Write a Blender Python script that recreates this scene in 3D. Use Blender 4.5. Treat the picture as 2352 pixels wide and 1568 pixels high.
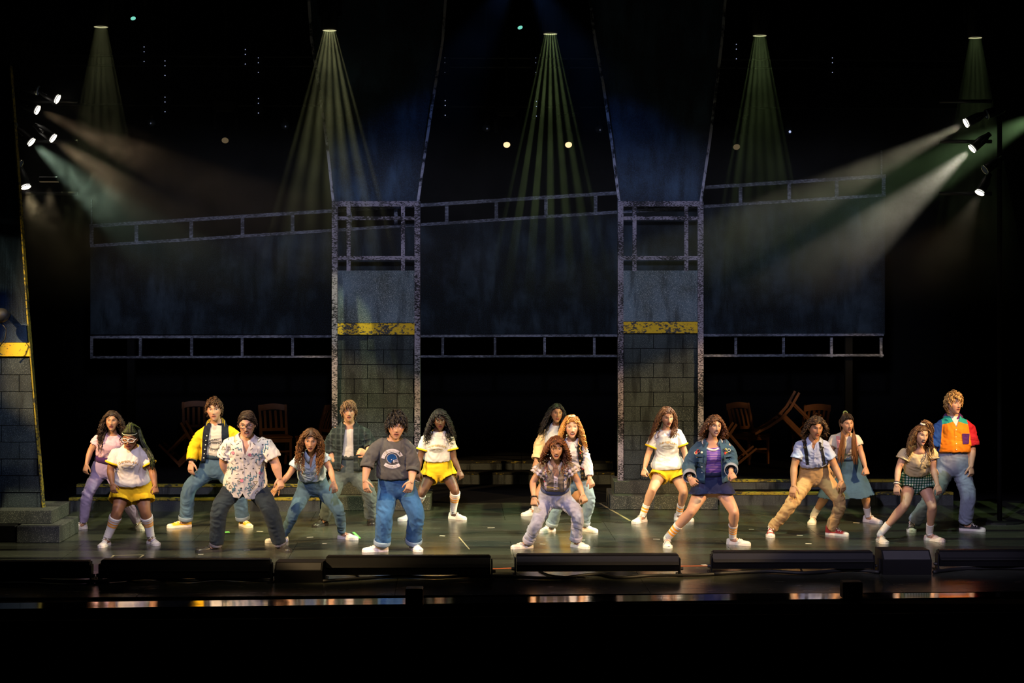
import bpy, bmesh, math, random
import numpy as np
from mathutils import Vector, Matrix, Euler

for _o in list(bpy.data.objects):
    bpy.data.objects.remove(_o)
scene = bpy.context.scene
COL = scene.collection
random.seed(7)
rng = np.random.default_rng(11)

# ---------------------------------------------------------------- camera
F = 4100.0            # focal length in pixels of the 2352 wide frame
CH = 2.9              # camera height over the stage floor
HZ = 665.0            # pixel row of the horizon
cam_data = bpy.data.cameras.new('camera')
cam_data.sensor_width = 36.0
cam_data.lens = F / 2352 * 36.0
cam_data.shift_y = -(784 - HZ) / 2352
cam_data.clip_end = 200
cam = bpy.data.objects.new('camera', cam_data)
cam.location = (0, -20, CH)
cam.rotation_euler = (math.pi / 2, 0, 0)
COL.objects.link(cam)
scene.camera = cam


def BP(px, py, D):
    """a pixel of the photograph at distance D from the camera plane"""
    return Vector(((px - 1176) * D / F, D - 20, CH - (py - HZ) * D / F))


def FD(py, z=0.0):
    """distance of the floor (height z) seen at pixel row py"""
    return F * (CH - z) / (py - HZ)


def lin(h, m=1.0):
    h = h.lstrip('#')
    c = [int(h[i:i + 2], 16) / 255 for i in (0, 2, 4)]
    return tuple(min(1, m * (x / 12.92 if x <= .04045 else ((x + .055) / 1.055) ** 2.4)) for x in c)


# ---------------------------------------------------------------- world, exposure, lights
scene.view_settings.view_transform = 'Standard'
scene.view_settings.look = 'None'
scene.view_settings.gamma = 1
scene.view_settings.use_curve_mapping = False
scene.view_settings.exposure = 0.0
world = bpy.data.worlds.new('auditorium_dark')
scene.world = world
world.use_nodes = True
world.node_tree.nodes['Background'].inputs[0].default_value = (0.10, 0.35, 0.6, 1)
world.node_tree.nodes['Background'].inputs[1].default_value = 0.0022
scene.cycles.volume_max_steps = 128
scene.cycles.volume_step_rate = .6
scene.cycles.max_bounces = 3


def lamp(name, loc, target, power, color, size=40, blend=.5, radius=.06, gobo=None):
    d = bpy.data.lights.new(name, 'SPOT')
    d.energy = power
    d.color = color
    d.spot_size = math.radians(size)
    d.spot_blend = blend
    d.shadow_soft_size = radius
    o = bpy.data.objects.new(name, d)
    o.location = loc
    v = Vector(target) - Vector(loc)
    o.rotation_euler = v.to_track_quat('-Z', 'Y').to_euler()
    COL.objects.link(o)
    if gobo:
        d.use_nodes = True
        gobo(d.node_tree)
    return o


def gobo_fan(n, half, soft=.16, tint=None):
    """an overhead head's gobo: n parallel slits that fan into n shafts"""
    def make(nt):
        em = nt.nodes['Emission']
        tc = nt.nodes.new('ShaderNodeTexCoord')
        sp = nt.nodes.new('ShaderNodeSeparateXYZ')
        nt.links.new(tc.outputs['Normal'], sp.inputs[0])

        def m(op, a, b=None, c=None):
            q = nt.nodes.new('ShaderNodeMath')
            q.operation = op
            for i, v in enumerate((a, b, c)):
                if v is None:
                    continue
                if isinstance(v, (int, float)):
                    q.inputs[i].default_value = v
                else:
                    nt.links.new(v, q.inputs[i])
            return q.outputs[0]
        az = m('ABSOLUTE', sp.outputs[2])
        u = m('DIVIDE', sp.outputs[0], az)
        ph = m('MULTIPLY_ADD', u, n / (2 * half) * 2 * math.pi, math.pi * (1 - n % 2) if False else 0.0)
        cs = m('COSINE', ph)
        st = m('SMOOTHSTEP', cs) if False else m('MULTIPLY_ADD', cs, 1.6, .35)
        st = m('MAXIMUM', m('MINIMUM', st, 1.0), 0.02)
        nt.links.new(st, em.inputs['Strength'])
    return make


def gobo_bars(sx, sy, seed=0.0):
    """a window-bar breakup gobo"""
    def make(nt):
        em = nt.nodes['Emission']
        tc = nt.nodes.new('ShaderNodeTexCoord')
        mp = nt.nodes.new('ShaderNodeVectorMath')
        mp.operation = 'MULTIPLY_ADD'
        mp.inputs[1].default_value = (1, 1, 1)
        mp.inputs[2].default_value = (seed, seed * .7, 0)
        br = nt.nodes.new('ShaderNodeTexBrick')
        br.inputs['Color1'].default_value = (1, 1, 1, 1)
        br.inputs['Color2'].default_value = (.12, .12, .12, 1)
        br.inputs['Mortar'].default_value = (0, 0, 0, 1)
        br.inputs['Scale'].default_value = 1
        br.inputs['Mortar Size'].default_value = sy * .17
        br.inputs['Mortar Smooth'].default_value = .6
        br.inputs['Brick Width'].default_value = sx
        br.inputs['Row Height'].default_value = sy
        nt.links.new(tc.outputs['Normal'], mp.inputs[0])
        nt.links.new(mp.outputs[0], br.inputs['Vector'])
        sp = nt.nodes.new('ShaderNodeSeparateXYZ')
        nt.links.new(tc.outputs['Normal'], sp.inputs[0])
        q = nt.nodes.new('ShaderNodeMapRange')
        q.inputs['From Min'].default_value = .22
        q.inputs['From Max'].default_value = .17
        ab = nt.nodes.new('ShaderNodeMath')
        ab.operation = 'ABSOLUTE'
        nt.links.new(sp.outputs[1], ab.inputs[0])
        nt.links.new(ab.outputs[0], q.inputs['Value'])
        mu = nt.nodes.new('ShaderNodeMath')
        mu.operation = 'MULTIPLY'
        nt.links.new(br.outputs['Color'], mu.inputs[0])
        nt.links.new(q.outputs['Result'], mu.inputs[1])
        nt.links.new(mu.outputs[0], em.inputs['Strength'])
    return make


def gobo_shutter(lo, hi, soft=.012, left=-9, right=9):
    """a profile spot's framing shutters: light only between two elevations about its axis"""
    def make(nt):
        em = nt.nodes['Emission']
        tc = nt.nodes.new('ShaderNodeTexCoord')
        sp = nt.nodes.new('ShaderNodeSeparateXYZ')
        nt.links.new(tc.outputs['Normal'], sp.inputs[0])
        ab = nt.nodes.new('ShaderNodeMath')
        ab.operation = 'ABSOLUTE'
        nt.links.new(sp.outputs[2], ab.inputs[0])
        dv = nt.nodes.new('ShaderNodeMath')
        dv.operation = 'DIVIDE'
        nt.links.new(sp.outputs[1], dv.inputs[0])
        nt.links.new(ab.outputs[0], dv.inputs[1])
        du = nt.nodes.new('ShaderNodeMath')
        du.operation = 'DIVIDE'
        nt.links.new(sp.outputs[0], du.inputs[0])
        nt.links.new(ab.outputs[0], du.inputs[1])
        r = []
        for src, a, b in ((dv, lo - soft, lo + soft), (dv, hi + soft, hi - soft), (du, left - soft, left + soft), (du, right + soft, right - soft)):
            q = nt.nodes.new('ShaderNodeMapRange')
            q.interpolation_type = 'SMOOTHSTEP'
            q.inputs['From Min'].default_value = a
            q.inputs['From Max'].default_value = b
            nt.links.new(src.outputs[0], q.inputs['Value'])
            r.append(q.outputs['Result'])
        f = r[0]
        for g in r[1:]:
            mu = nt.nodes.new('ShaderNodeMath')
            mu.operation = 'MULTIPLY'
            nt.links.new(f, mu.inputs[0])
            nt.links.new(g, mu.inputs[1])
            f = mu.outputs[0]
        nt.links.new(f, em.inputs['Strength'])
    return make


AMBER = (1.0, .66, .30)
WARM = (1.0, .80, .52)
LAV = (.74, .66, 1.0)
GRN = (.62, .80, .38)
# front of house, shuttered to the dancers
lamp('front_lamp_lavender', (-1.5, -15, 10.0), (.3, .8, .9), 6600, LAV, 38, .25, .10, gobo_shutter(-.115, .075))
lamp('front_lamp_warm_right', (6.5, -12, 9.5), (.8, 1.0, .9), 800, WARM, 42, .3, .10, gobo_shutter(-.13, .085))
lamp('front_lamp_warm_left', (-7.5, -11, 9.0), (-.4, 1.0, .9), 800, WARM, 42, .3, .10, gobo_shutter(-.13, .085))
# side booms outside the proscenium
lamp('boom_lamp_left', (-9.5, -4.5, 6.5), (.3, 1.1, .9), 8200, AMBER, 54, .3, .08, gobo_shutter(-.25, .055, .012, -.41, .20))
lamp('boom_lamp_right', (9.7, -4.5, 6.5), (-.3, 1.1, .9), 8200, AMBER, 54, .3, .08, gobo_shutter(-.25, .055, .012, -.20, .41))
# cold wash on the painted scenery
lamp('scenery_wash', (0, -18, 5.0), (0, 4.0, 2.5), 6500, (.74, .76, 1.0), 31, .35, .2, gobo_shutter(-.034, .095, .02))
lamp('flare_spot_left', (.1, 2.0, 6.9), (-1.55, 3.8, 4.3), 80, (.14, .34, 1.0), 34, .9, .03)
lamp('flare_spot_right', (.15, 2.0, 6.9), (1.75, 3.85, 4.3), 100, (.14, .34, 1.0), 34, .9, .03)
lamp('leg_spot', (-3.6, -2.5, 4.2), (-6.0, 1.0, 1.7), 300, (.10, .32, 1.0), 30, .9, .05)
lamp('added_chair_fill_right', (5.6, 3.4, 2.45), (3.4, 6.3, .8), 85, AMBER, 40, .6, .05)  # added amber lamp, no fixture shown, brightens the right chairs only
lamp('added_chair_fill_left', (-2.9, 3.9, 2.3), (-4.6, 6.2, .7), 3.5, AMBER, 60, .6, .05)  # added faint lamp without a fixture, lifts the left chairs
# overhead breakup on the floor
lamp('floor_breakup_left', (-3.0, -3.5, 9.0), (-3.0, .9, 0), 4600, (1.0, .90, .55), 62, .3, .02, gobo_bars(.34, .060, .3))
lamp('floor_breakup_right', (3.0, -3.5, 9.0), (3.0, .9, 0), 4600, (.76, 1.0, .66), 62, .3, .02, gobo_bars(.34, .060, 1.3))


# ---------------------------------------------------------------- tags and objects
def tag(o, label=None, cat=None, group=None, kind=None):
    if label:
        o['label'] = label
    if cat:
        o['category'] = cat
    if group:
        o['group'] = group
    if kind:
        o['kind'] = kind
    return o


def thing(name, label, cat, loc=(0, 0, 0), group=None, rot=(0, 0, 0)):
    o = bpy.data.objects.new(name, None)
    o.empty_display_size = .1
    COL.objects.link(o)
    o.location = loc
    o.rotation_euler = rot
    return tag(o, label, cat, group)


def link_mesh(name, me, parent=None, smooth=False):
    o = bpy.data.objects.new(name, me)
    COL.objects.link(o)
    if parent is not None:
        o.parent = parent
    if smooth and len(me.polygons):
        me.polygons.foreach_set('use_smooth', np.ones(len(me.polygons), dtype=bool))
    return o


def copy_tree(o, parent=None):
    c = o.copy()
    COL.objects.link(c)
    if parent is not None:
        c.parent = parent
    for ch in list(o.children):
        copy_tree(ch, c)
    return c


# ---------------------------------------------------------------- mesh builder
class MB:
    def __init__(self):
        self.v, self.f, self.c = [], [], []

    def add(self, vs, fs, col=(1, 1, 1)):
        n = len(self.v)
        self.v.extend([tuple(p) for p in vs])
        if isinstance(col, list):
            self.c.extend(col)
        else:
            self.c.extend([col] * len(vs))
        self.f.extend([tuple(i + n for i in q) for q in fs])

    def box(self, a, b, col=(1, 1, 1), mat=None):
        x0, y0, z0 = a
        x1, y1, z1 = b
        vs = [(x0, y0, z0), (x1, y0, z0), (x1, y1, z0), (x0, y1, z0), (x0, y0, z1), (x1, y0, z1), (x1, y1, z1), (x0, y1, z1)]
        if mat is not None:
            vs = [mat @ Vector(p) for p in vs]
        self.add(vs, [(0, 3, 2, 1), (4, 5, 6, 7), (0, 1, 5, 4), (1, 2, 6, 5), (2, 3, 7, 6), (3, 0, 4, 7)], col)

    def bbox(self, a, b, bev=.006, col=(1, 1, 1), mat=None):
        """a box with chamfered edges"""
        bm = bmesh.new()
        bmesh.ops.create_cube(bm, size=1)
        c = (Vector(a) + Vector(b)) / 2
        s = Vector(b) - Vector(a)
        for v in bm.verts:
            v.co = Vector((v.co.x * s.x, v.co.y * s.y, v.co.z * s.z)) + c
        bmesh.ops.bevel(bm, geom=list(bm.edges), offset=min(bev, min(abs(q) for q in s) * .3), segments=1, affect='EDGES', profile=.5)
        vs = [mat @ v.co if mat is not None else v.co.copy() for v in bm.verts]
        bm.verts.index_update()
        self.add(vs, [[v.index for v in f.verts] for f in bm.faces], col)
        bm.free()

    def rings(self, rings, cols=None, cap=True, closed=False):
        n = len(rings[0])
        vs, fs, cc = [], [], []
        for i, r in enumerate(rings):
            vs.extend(r)
            cc.extend([cols[i] if cols else (1, 1, 1)] * n)
        m = len(rings)
        for i in range(m - 1 if not closed else m):
            j = (i + 1) % m
            for k in range(n):
                k2 = (k + 1) % n
                fs.append((i * n + k, i * n + k2, j * n + k2, j * n + k))
        if cap and not closed:
            c0 = sum((Vector(p) for p in rings[0]), Vector()) / n
            c1 = sum((Vector(p) for p in rings[-1]), Vector()) / n
            vs += [c0, c1]
            cc += [cc[0], cc[-1]]
            a, b = len(vs) - 2, len(vs) - 1
            for k in range(n):
                k2 = (k + 1) % n
                fs.append((a, k2, k))
                fs.append((b, (m - 1) * n + k, (m - 1) * n + k2))
        self.add(vs, fs, cc)

    def tube(self, pts, radii, n=10, cols=None, cap=True, closed=False, flat=1.0, ref=None):
        pts = [Vector(p) for p in pts]
        m = len(pts)
        if isinstance(radii, (int, float)):
            radii = [radii] * m
        rings = []
        prev = None
        for i in range(m):
            if closed:
                t = pts[(i + 1) % m] - pts[i - 1]
            else:
                t = pts[min(i + 1, m - 1)] - pts[max(i - 1, 0)]
            if t.length < 1e-9:
                t = Vector((0, 0, 1))
            t.normalize()
            if prev is None:
                u = Vector(ref) if ref is not None else (Vector((0, 1, 0)) if abs(t.y) < .9 else Vector((1, 0, 0)))
            else:
                u = prev
            u = (u - t * u.dot(t))
            if u.length < 1e-6:
                u = t.orthogonal()
            u.normalize()
            prev = u
            w = t.cross(u)
            r = radii[i]
            rings.append([pts[i] + u * (math.cos(2 * math.pi * k / n) * r) + w * (math.sin(2 * math.pi * k / n) * r * flat) for k in range(n)])
        self.rings(rings, cols, cap, closed)

    def cyl(self, p0, p1, r0, r1=None, n=14, col=(1, 1, 1)):
        self.tube([p0, p1], [r0, r0 if r1 is None else r1], n, [col, col])

    def ball(self, c, r, nu=12, nv=8, col=(1, 1, 1), mat=None):
        rx, ry, rz = (r, r, r) if isinstance(r, (int, float)) else r
        rings = []
        for j in range(1, nv):
            f = math.pi * j / nv
            rings.append([Vector((rx * math.sin(f) * math.cos(2 * math.pi * i / nu), ry * math.sin(f) * math.sin(2 * math.pi * i / nu), -rz * math.cos(f))) for i in range(nu)])
        tr = (lambda p: (mat @ p) + Vector(c)) if mat is not None else (lambda p: p + Vector(c))
        rings = [[tr(p) for p in rg] for rg in rings]
        n0 = len(self.v)
        self.rings(rings, [col] * len(rings), True)
        self.v[-2] = tuple(tr(Vector((0, 0, -rz))))
        self.v[-1] = tuple(tr(Vector((0, 0, rz))))

    def mesh(self, name='mesh', colors=True):
        me = bpy.data.meshes.new(name)
        me.from_pydata(self.v, [], self.f)
        if colors:
            set_cols(me, np.array(self.c, dtype=np.float32))
        return me

    def build(self, name, mat, parent=None, smooth=False, colors=True):
        me = self.mesh(name, colors)
        o = link_mesh(name, me, parent, smooth)
        me.materials.append(mat)
        return o


def set_cols(me, c):
    c = np.asarray(c, dtype=np.float32)
    if c.ndim == 1:
        c = np.tile(c, (len(me.vertices), 1))
    a = me.color_attributes.get('Col') or me.color_attributes.new('Col', 'FLOAT_COLOR', 'POINT')
    q = np.ones((len(me.vertices), 4), dtype=np.float32)
    q[:, :3] = c[:, :3]
    a.data.foreach_set('color', q.ravel())


def coords(me):
    a = np.empty(len(me.vertices) * 3, dtype=np.float32)
    me.vertices.foreach_get('co', a)
    return a.reshape(-1, 3).astype(np.float64)


def set_coords(me, a):
    me.vertices.foreach_set('co', np.asarray(a, dtype=np.float32).ravel())
    me.update()


def normals(me):
    a = np.empty(len(me.vertices) * 3, dtype=np.float32)
    me.vertex_normals.foreach_get('vector', a)
    return a.reshape(-1, 3).astype(np.float64)


def _hash(ix, iy, iz):
    h = (ix * 374761393 + iy * 668265263 + iz * 2147483647 + 1013904223) & 0xffffffff
    h = ((h ^ (h >> 13)) * 1274126177) & 0xffffffff
    return ((h ^ (h >> 16)) & 0xffff) / 65535.0


def vnoise(p):
    p = np.asarray(p, dtype=np.float64)
    i = np.floor(p).astype(np.int64)
    f = p - i
    u = f * f * f * (f * (f * 6 - 15) + 10)
    r = 0
    for dx in (0, 1):
        wx = u[:, 0] if dx else 1 - u[:, 0]
        for dy in (0, 1):
            wy = u[:, 1] if dy else 1 - u[:, 1]
            for dz in (0, 1):
                wz = u[:, 2] if dz else 1 - u[:, 2]
                r = r + wx * wy * wz * _hash(i[:, 0] + dx, i[:, 1] + dy, i[:, 2] + dz)
    return r


def remesh(mb, voxel=.011, smooth=4, name='mesh'):
    me = mb.mesh('tmp', False)
    o = bpy.data.objects.new('tmp', me)
    COL.objects.link(o)
    m = o.modifiers.new('r', 'REMESH')
    m.mode = 'VOXEL'
    m.voxel_size = voxel
    if smooth:
        s = o.modifiers.new('s', 'SMOOTH')
        s.iterations = smooth
        s.factor = .5
    dg = bpy.context.evaluated_depsgraph_get()
    out = bpy.data.meshes.new_from_object(o.evaluated_get(dg))
    out.name = name
    bpy.data.objects.remove(o)
    bpy.data.meshes.remove(me)
    return out


# ---------------------------------------------------------------- materials
def new_mat(name, rough=.6, spec=.3):
    m = bpy.data.materials.new(name)
    m.use_nodes = True
    b = m.node_tree.nodes['Principled BSDF']
    b.inputs['Roughness'].default_value = rough
    b.inputs['Specular IOR Level'].default_value = spec
    return m, m.node_tree, b


def nd(nt, kind, **kw):
    n = nt.nodes.new(kind)
    for k, v in kw.items():
        if k in n.inputs:
            n.inputs[k].default_value = v
        else:
            setattr(n, k, v)
    return n


def nmath(nt, op, a, b=None, c=None):
    q = nt.nodes.new('ShaderNodeMath')
    q.operation = op
    for i, v in enumerate((a, b, c)):
        if v is None:
            continue
        if isinstance(v, (int, float)):
            q.inputs[i].default_value = v
        else:
            nt.links.new(v, q.inputs[i])
    return q.outputs[0]


def nmix(nt, fac, a, b, mode='MIX'):
    q = nt.nodes.new('ShaderNodeMix')
    q.data_type = 'RGBA'
    q.blend_type = mode
    for i, v in ((0, fac), (6, a), (7, b)):
        if isinstance(v, tuple):
            q.inputs[i].default_value = (*v[:3], 1)
        elif isinstance(v, (int, float)):
            q.inputs[i].default_value = v
        else:
            nt.links.new(v, q.inputs[i])
    return q.outputs[2]


def ramp(nt, src, stops):
    r = nt.nodes.new('ShaderNodeValToRGB')
    e = r.color_ramp.elements
    while len(e) < len(stops):
        e.new(.5)
    for q, (p, c) in zip(e, stops):
        q.position = p
        q.color = (*c, 1) if isinstance(c, tuple) else (c, c, c, 1)
    nt.links.new(src, r.inputs[0])
    return r.outputs[0]


def noise(nt, scale, vec=None, detail=4, rough=.55, mapping=None):
    n = nd(nt, 'ShaderNodeTexNoise', Scale=scale, Detail=detail, Roughness=rough)
    if vec is None:
        vec = nt.nodes.new('ShaderNodeTexCoord').outputs['Object']
    if mapping:
        mp = nd(nt, 'ShaderNodeMapping')
        mp.inputs['Scale'].default_value = mapping.get('s', (1, 1, 1))
        mp.inputs['Rotation'].default_value = mapping.get('r', (0, 0, 0))
        mp.inputs['Location'].default_value = mapping.get('l', (0, 0, 0))
        nt.links.new(vec, mp.inputs[0])
        vec = mp.outputs[0]
    nt.links.new(vec, n.inputs['Vector'])
    return n.outputs['Fac']


def bump(nt, bsdf, h, strength=.3, dist=.01):
    b = nd(nt, 'ShaderNodeBump', Strength=strength, Distance=dist)
    nt.links.new(h, b.inputs['Height'])
    nt.links.new(b.outputs[0], bsdf.inputs['Normal'])


def col_mat(name, rough=.8, spec=.2, mottled=0.0, mscale=40, bumpy=0.0, bscale=300, sheen=0):
    m, nt, b = new_mat(name, rough, spec)
    at = nd(nt, 'ShaderNodeAttribute', attribute_name='Col')
    c = at.outputs['Color']
    if mottled:
        f = ramp(nt, noise(nt, mscale, detail=6, rough=.65), [(.3, 1 - mottled), (.7, 1 + mottled)])
        c = nmix(nt, 1.0, c, f, 'MULTIPLY')
    if name == 'denim':
        c = nmix(nt, 1.0, c, (.78, .75, .80), 'MULTIPLY')
    nt.links.new(c, b.inputs['Base Color'])
    if bumpy:
        bump(nt, b, noise(nt, bscale), bumpy, .004)
    if sheen:
        b.inputs['Sheen Weight'].default_value = sheen
    return m


def flat_mat(name, col, rough=.6, spec=.3, metal=0.0, var=.15, scale=8):
    m, nt, b = new_mat(name, rough, spec)
    f = noise(nt, scale)
    c = nmix(nt, f, tuple(x * (1 - var) for x in col), tuple(min(1, x * (1 + var)) for x in col))
    nt.links.new(c, b.inputs['Base Color'])
    b.inputs['Metallic'].default_value = metal
    return m


def emit_mat(name, col, strength):
    m = bpy.data.materials.new(name)
    m.use_nodes = True
    nt = m.node_tree
    b = nt.nodes['Principled BSDF']
    b.inputs['Base Color'].default_value = (.02, .02, .02, 1)
    b.inputs['Emission Color'].default_value = (*col, 1)
    b.inputs['Emission Strength'].default_value = strength
    return m




def region_mat(name, base, cuts, rough=.85):
    """cloth pieced from plain colours: each cut is (point, normal, colour) in the object's own frame"""
    m, nt, b = new_mat(name, rough, .15)
    tc = nd(nt, 'ShaderNodeTexCoord')
    c = base
    for pts, colr in cuts:
        f = 1.0
        for p, n in pts:
            su = nd(nt, 'ShaderNodeVectorMath', operation='SUBTRACT')
            nt.links.new(tc.outputs['Object'], su.inputs[0])
            su.inputs[1].default_value = p
            dp = nd(nt, 'ShaderNodeVectorMath', operation='DOT_PRODUCT')
            nt.links.new(su.outputs[0], dp.inputs[0])
            dp.inputs[1].default_value = n
            g = nmath(nt, 'GREATER_THAN', dp.outputs['Value'], 0.0)
            f = g if f == 1.0 else nmath(nt, 'MULTIPLY', f, g)
        c = nmix(nt, f, c, colr)
    mo = ramp(nt, noise(nt, 18, detail=6), [(.3, .93), (.7, 1.07)])
    nt.links.new(nmix(nt, 1.0, c, mo, 'MULTIPLY'), b.inputs['Base Color'])
    bump(nt, b, noise(nt, 400), .25, .004)
    return m


M_SKIN = col_mat('skin', .5, .35, .05, 25)
M_HAIR = col_mat('hair', .55, .3, .15, 120)
M_CLOTH = col_mat('cloth', .85, .15, .05, 18, .25, 400, .05)
M_DENIM = col_mat('denim', .85, .15, .16, 14, .35, 300, .05)
M_SHOE = col_mat('shoe_canvas', .6, .3, .06, 60, .1, 200)
M_LEATHER = col_mat('shiny_leather', .35, .5, .1, 30)
M_PLASTIC = col_mat('painted_plastic', .35, .5)
M_METAL, _nt, _b = new_mat('bright_metal', .25, .5)
_b.inputs['Metallic'].default_value = 1
_nt.links.new(nmix(_nt, noise(_nt, 30), (.6, .55, .42), (.8, .74, .6)), _b.inputs['Base Color'])

# ================================================================ structure
def mat_floor():
    m, nt, b = new_mat('stage_floor_paint', .3, .5)
    n1 = noise(nt, 1.6, detail=6)
    n2 = noise(nt, 3.0, detail=8, rough=.7, mapping={'s': (.6, 4, 1), 'r': (0, 0, .3)})
    base = nmix(nt, n1, (.026, .030, .024), (.050, .054, .040))
    scr = ramp(nt, n2, [(.60, 0.0), (.74, 1.0)])
    base = nmix(nt, scr, base, (.11, .11, .085))
    n3 = noise(nt, 5.5, detail=10, rough=.8, mapping={'s': (1, 2.2, 1), 'r': (0, 0, -.6), 'l': (3, 1, 0)})
    base = nmix(nt, ramp(nt, n3, [(.685, 0.0), (.71, 1.0)]), base, (.22, .21, .17))
    nt.links.new(base, b.inputs['Base Color'])
    nt.links.new(ramp(nt, n2, [(.3, .16), (.7, .30)]), b.inputs['Roughness'])
    bump(nt, b, n2, .05, .01)
    return m


def mat_scuffed(name, dark, light, lo=.42, hi=.55, scale=26, ang=.7, strm=5.0, rough=.8):
    m, nt, b = new_mat(name, rough, .2)
    n = noise(nt, scale, detail=5, rough=.7, mapping={'s': (1, 1, strm), 'r': (0, ang, 0)})
    n2 = noise(nt, 2.6, detail=3, mapping={'l': (5, 2, 1)})
    f = nmath(nt, 'ADD', n, nmath(nt, 'MULTIPLY_ADD', n2, .5, -.25))
    nt.links.new(nmix(nt, ramp(nt, f, [(lo, 0.0), (hi, 1.0)]), dark, light), b.inputs['Base Color'])
    return m


def mat_concrete(name, a, c, fleck, thr=.60, fs=170, drips=.0, rough=.85):
    m, nt, b = new_mat(name, rough, .2)
    big = noise(nt, 2.2, detail=5, mapping={'l': (1.3, 0, 4)})
    base = nmix(nt, ramp(nt, big, [(.33, 0.0), (.66, 1.0)]), a, c)
    fl = noise(nt, fs, detail=2, rough=.6)
    base = nmix(nt, ramp(nt, fl, [(thr, 0.0), (thr + .08, 1.0)]), base, fleck)
    dk = noise(nt, 7, detail=4, mapping={'s': (1, 1, .16)})
    base = nmix(nt, nmath(nt, 'MULTIPLY', ramp(nt, dk, [(.52, 0.0), (.64, 1.0)]), drips), base, (.006, .007, .008))
    nt.links.new(base, b.inputs['Base Color'])
    bump(nt, b, fl, .2, .004)
    return m


def mat_grunge(name, a, c, d):
    m, nt, b = new_mat(name, .85, .15)
    n1 = noise(nt, 1.3, detail=6, rough=.6)
    n2 = noise(nt, 6, detail=4, mapping={'s': (1, 1, .22)})
    base = nmix(nt, ramp(nt, n1, [(.42, 0.0), (.66, 1.0)]), a, c)
    base = nmix(nt, ramp(nt, n2, [(.42, 0.0), (.62, .9)]), base, d)
    n3 = noise(nt, 90, detail=3)
    base = nmix(nt, ramp(nt, n3, [(.45, 0.0), (.75, .35)]), base, tuple(min(1, x * 1.6) for x in c))
    nt.links.new(base, b.inputs['Base Color'])
    return m


M_FLOOR = mat_floor()
M_BLACK = flat_mat('black_drape', (.004, .0042, .0045), .95, .05, 0, .3, 1.2)
M_POST = mat_scuffed('dry_brushed_post', (.012, .012, .016), (.27, .245, .31), .46, .53, 34, .8, 2.6)
M_RAIL = mat_scuffed('dry_brushed_rail', (.035, .040, .055), (.17, .185, .25), .44, .62, 20, .9, 3)
M_RIB = mat_scuffed('dry_brushed_edge', (.010, .012, .018), (.34, .34, .42), .42, .52, 7, .2, 1)
M_BLOCK = mat_concrete('painted_block', (.013, .018, .021), (.034, .046, .052), (.11, .135, .14), .57, 150, .65)
M_JOINT = flat_mat('dark_joint', (.006, .007, .008), .95, .1)
M_PANEL = mat_concrete('speckled_panel', (.050, .066, .070), (.10, .15, .20), (.34, .38, .40), .56, 190, .55)
M_STEP = mat_concrete('speckled_step', (.028, .032, .030), (.044, .048, .044), (.17, .17, .145), .57, 120, .3)
M_RISER = mat_concrete('dripped_riser', (.030, .036, .038), (.055, .062, .060), (.12, .13, .12), .6, 120, .9)
M_YELLOW = mat_scuffed('worn_yellow', (.045, .05, .055), (.62, .40, .022), .43, .47, 22, .9, 1.6)
M_YEDGE = mat_scuffed('worn_yellow_nosing', (.03, .032, .022), (.24, .19, .02), .43, .52, 20, .9, 1.6)
M_YSHADE = mat_scuffed('shaded_yellow_nosing', (.010, .010, .008), (.20, .16, .02), .56, .66, 20, .9, 1.6)  # darker, barer yellow: the upstage dimness is put into the paint
M_BLUE = mat_grunge('blue_grunge', (.0025, .0035, .005), (.024, .038, .056), (.002, .0025, .003))
M_FLARE = mat_grunge('blue_flare', (.016, .024, .040), (.05, .09, .15), (.012, .016, .024))
M_WOOD = flat_mat('orange_brown_wood', (.20, .07, .020), .5, .3, 0, .3, 14)
M_BODY = flat_mat('black_metal', (.006, .006, .007), .5, .3, 0, .2, 20)
M_GREY = flat_mat('grey_vent', (.05, .05, .052), .6, .3)
M_RUBBER = flat_mat('black_rubber', (.012, .012, .012), .55, .4)
M_TAPE_W = flat_mat('white_tape', (.42, .40, .33), .7, .2)
M_TAPE_G = flat_mat('green_tape', (.12, .55, .10), .7, .2)
M_TAPE_O = flat_mat('orange_tape', (.42, .10, .03), .7, .2)
M_TAPE_T = flat_mat('tan_line', (.30, .25, .14), .7, .2)
M_MIRROR = flat_mat('polished_strip', (.62, .58, .54), .07, .9, 1.0, .05)

YAW = math.radians(2.0)


def line_d(dl, dr):
    """distance of a slanting stage line at a pixel column"""
    return lambda px: dl + (dr - dl) * px / 2352


# ---- floor: slab and separate painted sheets
mb = MB()
mb.box((-11, -3.4, -.25), (11, 12, -.021))
floor = mb.build('floor', M_JOINT, None, False, False)
floor['kind'] = 'structure'
R2 = Matrix.Rotation(YAW, 4, 'Z')
sheet = {}
for j in range(4):
    for i in range(-4, 5):
        w, l = 2.44, 1.83
        x0 = i * w - w / 2 + (w / 2 if j % 2 else 0)
        y0 = -3.02 + j * l
        key = 'sheet'
        if key not in sheet:
            mb = MB()
            mb.box((-w / 2 + .002, -l / 2 + .002, -.02), (w / 2 - .002, l / 2 - .002, 0))
            sheet[key] = mb.mesh('floor_sheet', False)
            sheet[key].materials.append(M_FLOOR)
        o = link_mesh('floor_sheet', sheet[key], floor)
        o.matrix_local = R2 @ Matrix.Translation((x0 + w / 2, y0 + l / 2, 0))
mb = MB()
mb.box((-11, -.02, -.02), (11, 8, -.001), mat=R2 @ Matrix.Translation((0, 4.3, 0)))
mb.build('rear_deck_paint', M_BLACK, floor, False, False)

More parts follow.
